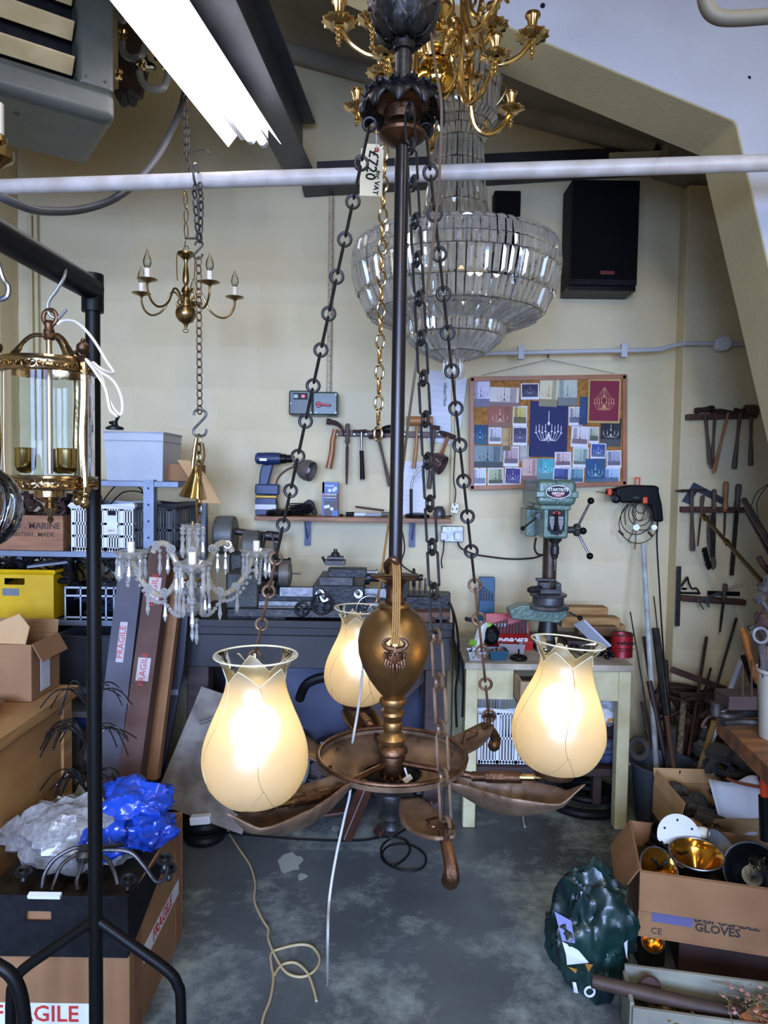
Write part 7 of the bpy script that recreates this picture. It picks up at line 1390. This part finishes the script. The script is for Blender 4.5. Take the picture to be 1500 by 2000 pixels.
filetool(W(1417,1140,Yq),W(1406,1235,Yq),.34,.012,.012,handlew,darksteel,'dark file with round handle hanging on the lower rack')
b=MB(); b.bar(W(1382,1158,3.69),W(1444,1160,3.69),.022,.012,(0,1,0)); b.build('black_straightedge',blackm,None,'black straight bar resting on top of the lower rack','bar')
b=MB(); 
for k in range(9): b.tube([W(1410,1158,Yq),W(1440+random.uniform(-8,14),1142+random.uniform(-5,5),Yq)],.0006,3)
b.build('dried_sprig',mat('dry_straw','8a7c5c',None,.8),None,'dried wispy sprig tucked behind the lower rack','sprig',kind='stuff')
# long brass tube, awl, rods at right
t=thing('jointed_brass_tube',W(1495,1150,3.0),'long jointed brass tube slanting down to the right bench','tube'); b=MB(); A,B=W(1374,1008,3.3),W(1500,1150,2.9); b.tube([A,B],[.008,.0105],12); b.build('tube',mat('old_brass_tube','6e5c3c','55462e',.4,.8,s=12),t); 
for f in (.0,.03,.38,.40): b=MB(); p=A.lerp(B,f); d=(B-A).normalized(); b.cyl(p-d*.006,p+d*.006,.0135,n=12); b.build('collar',brassd,t)
b=MB(); b.tube([W(1452,976,2.9),W(1512,1075,2.7)],.013,12); b.build('metal_tube',mat('tarnished_tube','4a4440','2f2b29',.35,.8,s=8),None,'thick tarnished tube slanting in from the right edge, upper of two','tube')
b=MB(); b.tube([W(1458,1000,2.95),W(1512,1100,2.75)],.008,10); b.build('metal_tube',darksteel,None,'thinner black tube below the tarnished tube at the right edge','tube')
cable('thin_wire',pw([(1466,992),(1480,960),(1512,940)],3.0),.0016,rubber,'thin black wire arching off the right edge, upper','wire')
cable('thin_wire',pw([(1482,1010),(1478,985),(1490,960),(1512,935)],3.0),.0016,rubber,'thin black wire arching off the right edge, lower','wire')
b=MB(); b.tube(pw([(1482,1088),(1492,1105),(1510,1125)],2.8),.012,8); b.build('stub_tube',rustm,None,'short rusty stub poking in at the right edge','tube')
t=thing('wooden_knife_handle',W(1478,1350,2.7),'hanging orange wooden handled tool with a string loop above the bench','tool'); b=MB(); b.tube([W(1448,1227,2.9),W(1456,1245,2.88),W(1462,1275,2.85),W(1472,1310,2.8),W(1480,1332,2.75)],[.010,.018,.013,.015,.012],12); b.build('handle',handleo,t); b=MB(); b.tube([W(1440,1183,3.1),W(1446,1225,2.9),W(1452,1225,2.9),W(1442,1183,3.1)],.0009,4); b.build('string',whitecord,t); b=MB(); b.bar(W(1452,1280,2.85),W(1474,1345,2.78),.020,.012); b.build('blade',blackm,t)
# ---------------- right hand bench ----------------
zw=W(1400,1402,2.35).z; rb=thing('right_workbench',(1.55,1.9,0),'rough orange brown wooden workbench entering from the right edge','workbench')
P0=Wz(1399,1400,zw); P1=Wz(1515,1512,zw); P1=P0+(P1-P0)*3.2
b=MB(); poly=[(P0.x,P0.y),(P1.x,P1.y),(2.2,P1.y-.1),(2.2,P0.y+.02)]; b.prism(poly,.055,TM((0,0,zw-.0275))); b.build('bench_top',mat('rough_orange_wood','8c5a30','5a3820',.7,s=5,b=.4,st=(1,4,4)),rb,bev=.003)
b=MB(); b.bb((P0.x+.40,P0.y-.09,0),(P0.x+.48,P0.y-.01,zw-.055)); b.bb((2.0,P0.y-.05,0),(2.08,P0.y+.03,zw-.055)); b.build('leg',oldwood,rb)
clm=mat('black_cast_clamp','2e2c2a','46423c',.5,.5,s=20,b=.2)
for i,(pts,lb_) in enumerate((([(1398,1385),(1420,1376),(1440,1380),(1470,1376),(1512,1378)],'topmost cast iron clamp lying on the bench corner'),([(1400,1395),(1425,1400),(1460,1392),(1512,1396)],'middle black clamp bar on the bench corner'),([(1412,1412),(1450,1410),(1512,1414)],'lower black clamp bar on the bench corner'))):
    q=[Wz(x,y,zw+.075-.022*i) for x,y in pts]; b=MB(); b.tube(spline(q,4),.012,8)
    if i==0: b.cyl(q[0]+V((0,0,-.02)),q[0]+V((0,0,.02)),.014,n=12); b.box(q[1],(.04,.03,.03))
    b.build('g_clamp',clm,None,lb_,'clamp')
b=MB(); q=Wz(1440,1392,zw+.03); b.box(Wz(1450,1365,zw+.1)+V((.06,0,0)),(.26,.09,.045),RZ(.05)); b.build('brown_wood_block',oldwood,None,'dark wooden block with steel rods behind the clamps','block',bev=.004)
for k,(x,y) in enumerate(((1442,1300),(1460,1290),(1475,1272))): b=MB(); c=Wz(x+8,1362,zw+.12); b.cyl(c,W(x+8,y,c.y),.0035,n=6); b.build('thin_rod',rustm,None,['shortest','middle','tallest'][k]+' of three upright rusty rods in the dark block','rod','upright rods in the dark block')
b=MB(); c=Wz(1420,1377,zw+.05); b.tube(spline([W(1405,1395,2.3),W(1385,1400,2.3),W(1374,1412,2.3),W(1372,1420,2.3),W(1380,1420,2.3)],4),.005,6); b.build('iron_hook',rustm,None,'bent iron hook sticking out past the bench corner','hook')
tw=thing('white_bin',Wz(1500,1436,zw+.001),'tall off white plastic bin on the bench, cut by the right edge','bin'); c=Wz(1522,1440,zw+.001); b=MB(); b.lathe([(.0,0),(.058,0),(.068,.20),(.074,.205),(.074,.215),(.066,.213),(.056,.01)],c,28); b.build('bin_wall',mat('dirty_white_bin','b8b4a6','a39d8c',.5,s=6),tw)
sn=thing('ring_spanner',c+V((-.03,0,.2)),'large chrome ring spanner standing in the white bin','spanner'); b=MB(); q=W(1484,1241,c.y-.02); b.lathe([(.018,-.007),(.026,-.007),(.0285,0),(.026,.007),(.018,.007),(.018,-.007)],q,28,RX(pi/2-.2)); b.build('ring_head',steel,sn); b=MB(); b.bar(q+V((.006,0,-.024)),q+V((.035,.01,-.16)),.022,.008,(0,1,0)); b.build('shank',steel,sn,bev=.002)
b=MB(); b.tube([W(1462,1228,2.35),W(1478,1222,2.35),W(1500,1260,2.3)],.010,8); b.build('grey_pliers',darksteel,None,'dark pliers jaws beside the ring spanner','pliers')
t=thing('steel_hex_tool',W(1485,1160,2.4),'steel hexagon headed bolt tool at the right edge above the spanner','tool'); b=MB(); b.cyl(W(1480,1163,2.4),W(1486,1172,2.4),.020,n=6); b.cyl(W(1484,1168,2.4),W(1502,1195,2.4),.008,n=8); b.build('hex_head',steel,t); b=MB(); b.lathe([(.0,0),(.03,.002),(.03,.010),(.012,.016),(.012,.05),(.0,.05)],W(1494,1152,2.4),16,RX(.4)); b.build('steel_cap',steel,t)
b=MB(); crumple(b,W(1490,1210,2.5),(.03,.025,.04),71,.3,24); b.build('black_lump',rustm,None,'dark cast iron lump just above the ring spanner','casting')
b=MB(); b.tube([W(1492,1505,2.1),W(1494,1570,2.1)],.012,10); b.build('orange_stick',orangep,None,'orange tool stick under the bench at the right edge','tool')
b=MB(); b.cyl(W(1494,1555,2.1),W(1496,1640,2.1),.018,n=12); b.build('black_grip_tool',blackm,None,'black gripped tool under the orange handle at the right edge','tool')
# behind/right lower heap
t,R=carton('open_carton',(Wx(1450,2.75),2.82,.13),.44,.32,.13,-.03,cardl,'low open carton of leather scraps behind the gloves box',flaps=[('L',.06,-10),('B',.06,20)])
clutter('leather_scraps',Wx(1370,2.75),Wx(1440,2.75),2.68,2.92,.17,.27,24,mat('dark_scrap','4a4438','2a2622',.9,s=30),'dark scraps inside the low open carton','scraps',81,.016,.14)
b=MB(); b.surf(lambda u,v:W(1412+u*100,1548+v*80+6*sin(u*5),2.66-.0)+V((0,.12*(1-v)+.01*sin(u*9),.0)),14,8); b.build('white_sheet',paper,None,'white sheet of paper draped over the low open carton','paper',solid=.002)
b=MB(); b.bb((Wx(1375,2.6),2.66,.0),(Wx(1520,2.6),2.98,.125)); b.build('dark_crate',mat('near_black_crate','1c1a1c',None,.6),None,'near black low crate under the carton of scraps','crate',bev=.006)
cable('orange_lead',pw([(1420,1520),(1440,1528),(1470,1535),(1510,1540)],2.75),.006,mat('dull_orange_cable','8a4428',None,.5),'dull orange cable under the right bench','cable')
clutter('bench_under_scrap',Wx(1400,3.0),Wx(1500,3.0),2.9,3.15,.05,.42,24,dusty,'brown and dark odds and ends under the right bench','scrap',83,.018,.3)
# boxes lower right
zg0=.155; gx_=Wx(1243,2.17); GA=rad(-14); FLc=W(1245,1828,2.17); zg0=FLc.z; gc_=FLc+RZ(GA)@V((.245,.17,0))
t,R=carton('gloves_carton',gc_,.49,.34,.212,GA,card,'open brown carton printed GLOVES full of old lamp reflectors',flaps=[('L',.12,148)])
def gp(x,z): return gc_+R@V((x,-.171,z))
ext=R@RX(pi/2); dkp=mat('box_print','352a26',None,.7)
text('GLOVES',gp(-.015,.058),.036,dkp,t,ext,bold=.0010); text('DISPOSABLE',gp(.01,.086),.034,dkp,t,ext,bold=.0010); text('CE',gp(-.19,.025),.028,dkp,t,ext); text('NDGPPDLL',gp(.18,.022),.020,dkp,t,ext,bold=.0006)
b=MB(); b.box(gp(-.145,.078)+R@V((0,-.0005,0)),(.12,.0008,.045),R); b.build('violet_print',mat('violet_print','5c587e',None,.7),t,smooth=0)
b=MB(); b.box(gc_+R@V((0,-.176,.150)),(.49,.006,.122),R@RX(-.03)); b.build('front_flap',card,t,bev=.0015)
b=MB(); b.bb((gx_+.06,2.22,.0),(2.0,2.62,.15)); 
b=MB(); b.box(gc_+R@V((.10,.02,-zg0/2)),(.44,.34,zg0-.004),R); b.build('dark_wooden_box',mat('mahogany_box','3a2420','2a1a18',.6,s=6),None,'dark mahogany coloured wooden box under the gloves carton','box',bev=.004)
# contents: reflectors
gl_=lambda x,y,z=0:gc_+R@V((x,y,.180+z))
chrome=mat('tarnished_chrome','8a7f70','4e463e',.2,1,s=14); amber=mat('amber_reflector','c8862c',None,.15,.9)
def refl(name,c,Rr,R_,outer,inner,label,cat='lamp reflector',k=1.0):
    t=thing(name,c,label,cat); b=MB(); b.lathe([(.020*k,-.075*k),(.034*k,-.072*k),(.055*k,-.045*k),(.068*k,-.02*k),(.080*k,.0),(.083*k,.006*k)],c,36,Rr); b.build('outer_bowl',outer,t); b=MB(); b.lathe([(.0,-.066*k),(.030*k,-.064*k),(.052*k,-.042*k),(.065*k,-.018*k),(.079*k,.004*k),(.083*k,.006*k)],c,36,Rr); b.build('inner_face',inner,t); b=MB(); b.torus(V(c)+Rr@V((0,0,.006*k)),.083*k,.003*k,Rr,36,6); b.build('rim',steel,t); return t
refl('chrome_reflector',gl_(-.06,-.05,.045),RX(.12)@RY(-.06),0,chrome,amber,'upright chrome lamp reflector with amber inside in the gloves carton')
refl('amber_reflector',gl_(-.18,-.10,.005),RX(.85)@RY(.3),0,blackm,amber,'amber lined reflector facing up at the carton left corner',k=.82)
refl('dark_reflector',gl_(.105,-.07,.025),RX(.9)@RY(-.35),0,mat('cream_shell','b0a890',None,.4),mat('black_inside','0c0c0e',None,.25),'cream edged reflector with black inside at the carton right',k=1.05)
refl('back_reflector',gl_(.04,.07,.03),RX(.5)@RY(.5),0,mat('grey_bowl','7a7568',None,.4),greypl,'small grey green reflector behind the chrome one',k=.7)
t=thing('white_disc',gl_(-.045,.05,.04),'round white perforated ceiling plate standing in the gloves carton','plate'); Rd=RX(1.15)@RY(-.05); c=gl_(-.10,.04,.055); b=MB(); b.cyl(c-Rd.col[2]*.002,c+Rd.col[2]*.002,.072,n=40); b.build('disc',white,t)
b=MB()
for k in range(6): a=k*pi/3+.5; p=c+Rd@V((.052*cos(a),.052*sin(a),.0025)); b.cyl(p,p+Rd.col[2]*.001,.004,n=8)
b.cyl(c+Rd@V((-.01,-.035,.002)),c+Rd@V((-.01,-.035,.012)),.007,n=8); b.build('holes',blackm,t,kind='stuff')
t=thing('black_bowl_frame',gl_(-.10,.03,.02),'black rimmed glass bowl behind the white disc','bowl'); b=MB(); b.lathe([(.03,-.05),(.06,-.02),(.068,.02),(.064,.02),(.056,-.018)],gl_(-.13,.05,.03),28,RX(.3)@RY(.25)); b.build('bowl',blackm,t)
clutter('black_springs',0,0,0,0,0,0,1,blackm,'loose black wire bundle in the carton left side','wire',85,.001,.001) if 0 else None
random.seed(86); b=MB()
for k in range(14): p=[gl_(-.16+random.uniform(-.045,.04),.0+random.uniform(-.06,.08),random.uniform(-.02,.045)) for _ in range(4)]; b.tube(spline(p,4),.004,5)
b.build('black_wire_bundle',blackm,None,'loose black wire bundle in the left of the gloves carton','wire',kind='stuff')
b=MB(); b.sph(gl_(-.02,.09,.055),(.03,.018,.022),12); b.build('ceramic_ball',creamp,None,'cream ceramic ball between white disc and grey reflector','ceramic piece')
b=MB(); b.box(gl_(.0,.0,-.06),(.46,.31,.02),R); b.build('carton_filling',dusty,None,'dark filling under the reflectors in the gloves carton','filling',kind='stuff')
random.seed(88); b=MB()
for k in range(7): a=random.random()*6; c=gl_(.12,-.09,.05); b.sph(c+V((random.uniform(-.03,.03),random.uniform(-.02,.02),random.uniform(-.01,.02))),(.012,.008,.018),8,RX(a))
b.build('glass_drops',glassm,None,'cluster of clear glass pieces on the cream edged reflector','glass pieces')
# small amber reflector on the floor between bag and box
refl('floor_reflector',W(1275,1838,2.2)+V((0,0,.0)),RX(1.2)@RY(-.2),0,chrome,amber,'amber reflector glinting between the green bag and dark box',k=.42)
b=MB(); q=W(1275,1838,2.2); b.bb((q.x-.04,2.2,0),(q.x+.04,2.3,q.z-.03)); b.build('black_block',blackmat,None,'black block under the small amber reflector','block')
# green bag
bgc=V((Wx(1178,2.1),2.10,.175)); b=MB(); crumple(b,bgc,(.125,.10,.190),91,.30,110,2.2,squash=-.173); gb=b.build('green_carrier_bag',greenp,None,'crumpled dark green carrier bag with white marks on the floor','plastic bag')
def onbag(dx,dz):   # ray to the bag surface from the front
    o=Vc=V((bgc.x+dx,0,bgc.z+dz)); best=None
    for p in gb.data.vertices:
        w_=p.co+gb.location
        if abs(w_.x-o.x)<.012 and abs(w_.z-o.z)<.012 and (best is None or w_.y<best): best=w_.y
    return V((o.x,(best if best is not None else bgc.y-.1)-.004,o.z))
for nm,poly,m in (('white_patch',[(-.115,.075),(-.075,.072),(-.072,.028),(-.108,.030)],mat('bag_lilac','7c84b8',None,.3)),('white_patch',[(-.108,.028),(-.060,.004),(-.030,-.030),(-.090,-.046),(-.096,-.01)],white),('orange_patch',[(-.04,-.035),(-.02,-.030),(-.03,-.060)],mat('bag_orange','b8802c',None,.4)),('orange_patch',[(-.085,-.055),(-.06,-.060),(-.062,-.075)],mat('bag_orange','b8802c',None,.4)),('white_patch',[(-.070,-.105),(-.060,-.105),(-.054,-.135),(-.064,-.138)],white),('white_patch',[(.07,.03),(.08,.04),(.088,-.02),(.10,-.05),(.088,-.03)],white)):
    b=MB(); b.add([onbag(*p) for p in poly],[tuple(range(len(poly)))]); b.build(nm,m,gb,solid=.001,smooth=0)
b=MB(); b.torus(onbag(-.022,-.125),.014,.0035,RX(pi/2),n=18); b.build('printed_letter',white,gb)
# tray in the lower right corner with pipes and dried flowers
TA=rad(-10); RT=RZ(TA); tc=W(1219,1906,1.98); tc.z=0; tc=tc+RT@V((.26,-.07,0))
t=thing('grey_wooden_tray',tc,'pale grey wooden tray of pipes and dried flowers in the lower right corner','tray')
for (c_,d_) in (((0,-.07,.072),(.52,.012,.136)),((0,.07,.082),(.52,.012,.156)),((-.26,0,.075),(.012,.128,.142)),((.26,0,.075),(.012,.128,.142)),((0,0,.012),(.51,.13,.010))): b=MB(); b.box(tc+RT@V(c_),d_,RT); b.build('tray_board',mat('grey_green_paint','8e8d7c','77766a',.7,s=8),t,bev=.002)
tp=lambda x,y,z:tc+RT@V((x,y*.55,z+.02))
b=MB(); b.tube([tp(-.36,-.02,.135),tp(-.10,-.03,.11),tp(.05,-.03,.10)],[.018,.020,.020],14); b.build('brown_pipe',mat('brown_pipe_paint','4a382c','382a22',.6,.2,s=12),None,'brown pipe poking left out of the corner tray','pipe')
b=MB(); c=tp(-.20,.03,.115); b.lathe([(.010,-.008),(.030,-.008),(.034,0),(.030,.008),(.010,.008)],c,22,RX(1.2)); b.build('round_flange',rustm,None,'round iron flange lying in the corner tray','flange')
clutter('brass_bits',tp(-.2,0,0).x,tp(.0,0,0).x,tp(0,-.10,0).y,tp(0,.08,0).y,.06,.12,26,mat('brass_and_iron_bits','8a6a34','3e342c',.4,.6,s=40),'small brass and iron fittings in the corner tray','fittings',95,.006,.06)
fl_=thing('dried_flowers',tp(.14,0,.1),'dried pink and straw coloured flowers heaped in the corner tray','dried flowers',kind='stuff'); random.seed(97)
straw=mat('straw_stems','8a7c54','6a5e40',.8,s=20); b=MB()
for k in range(90): p=tp(random.uniform(.02,.24),random.uniform(-.12,.10),random.uniform(.06,.13)); b.tube(spline([p,p+V((random.uniform(-.05,.05),random.uniform(-.03,.03),random.uniform(.0,.04))),p+V((random.uniform(-.09,.09),random.uniform(-.04,.04),random.uniform(-.02,.06)))],3),.0013,4)
b.build('stems',straw,fl_,kind='stuff'); b=MB()
for k in range(110):
    p=tp(random.uniform(-.02,.24),random.uniform(-.12,.08),random.uniform(.10,.16)); rr=random.uniform(.004,.009); R_=RZ(random.random()*6)@RX(random.random()*3); b.add([p+R_@V(q) for q in ((-rr,0,0),(0,-rr*.7,rr*.3),(rr,0,0),(0,rr*.7,rr*.3))],[(0,1,2,3)])
b.build('petals',mat('dusty_pink_petals','a8685c','c49078',.8,s=30),fl_,kind='stuff'); b=MB()
for k in range(60):
    p=tp(random.uniform(.08,.25),random.uniform(-.12,.08),random.uniform(.09,.16)); rr=random.uniform(.008,.016); R_=RZ(random.random()*6)@RX(random.random()*3); b.add([p+R_@V(q) for q in ((-rr,0,0),(0,-rr*.4,rr*.2),(rr,0,0),(0,rr*.4,rr*.2))],[(0,1,2,3)])
b.build('leaves',mat('dry_leaf_green','5a5e40','7c7450',.8,s=30),fl_,kind='stuff')
b=MB(); b.tube(spline([tp(.20,.10,.20),tp(.17,.10,.23),tp(.15,.10,.20),tp(.175,.10,.185),tp(.18,.10,.205)],6),.003,6); b.build('iron_scroll',rustm,None,'small rusty scroll standing behind the dried flowers','scroll')
b=MB(); b.box(tp(.06,-.06,.10),(.08,.05,.03),RZ(.5)@RX(.4)); b.build('orange_tile_piece',mat('terracotta','a05c30','8a4c28',.8,s=12),None,'terracotta coloured piece among the dried flowers','piece',bev=.003)
# ---------------- cables on the floor ----------------
zf=.0045; Z=lambda x,y:Wz(x,y,zf)
cable('mains_cord',[Z(402,1600)+V((0,0,.10)),Z(425,1600)+V((0,0,.05)),Z(445,1622),Z(465,1655),Z(488,1690),Z(498,1725),Z(497,1760),Z(512,1795),Z(524,1815),Z(524,1835),Z(540,1872),Z(560,1900),Z(590,1908),Z(615,1895),Z(624,1872),Z(610,1850),Z(585,1845),Z(548,1853),Z(530,1862),Z(530,1885),Z(534,1910),Z(528,1950),Z(515,1985),Z(508,2020)],.0042,creamcord,'cream mains cord running across the floor from the white coupler','cord')
cable('mains_cord',[Z(536,1905),Z(545,1890),Z(560,1881),Z(580,1882),Z(600,1900),Z(612,1930),Z(618,1955)],.0042,creamcord,'short loose end of cream cord curling on the floor','cord')
b=MB(); b.box(Wz(392,1600,.135),(.085,.04,.034),RY(-.1)); b.build('cable_coupler',white,None,'white cable coupler beside the blue bag','coupler',bev=.006)
cable('black_floor_cable',[Z(425,1625),Z(500,1632),Z(600,1640),Z(700,1642),Z(750,1635),Z(790,1640),Z(800,1665),Z(770,1690),Z(745,1675),Z(760,1652),Z(800,1650),Z(830,1670),Z(825,1695),Z(790,1700),Z(755,1685),Z(745,1655),Z(775,1630),Z(830,1600)],.004,rubber,'black cable lying in loops on the floor under the pendant','cable')
cable('grey_lead_end',[Z(1022,1585),Z(1022,1600),Z(1025,1615)],.004,whitecord,'short pale lead end on the floor under the cream table','cable')
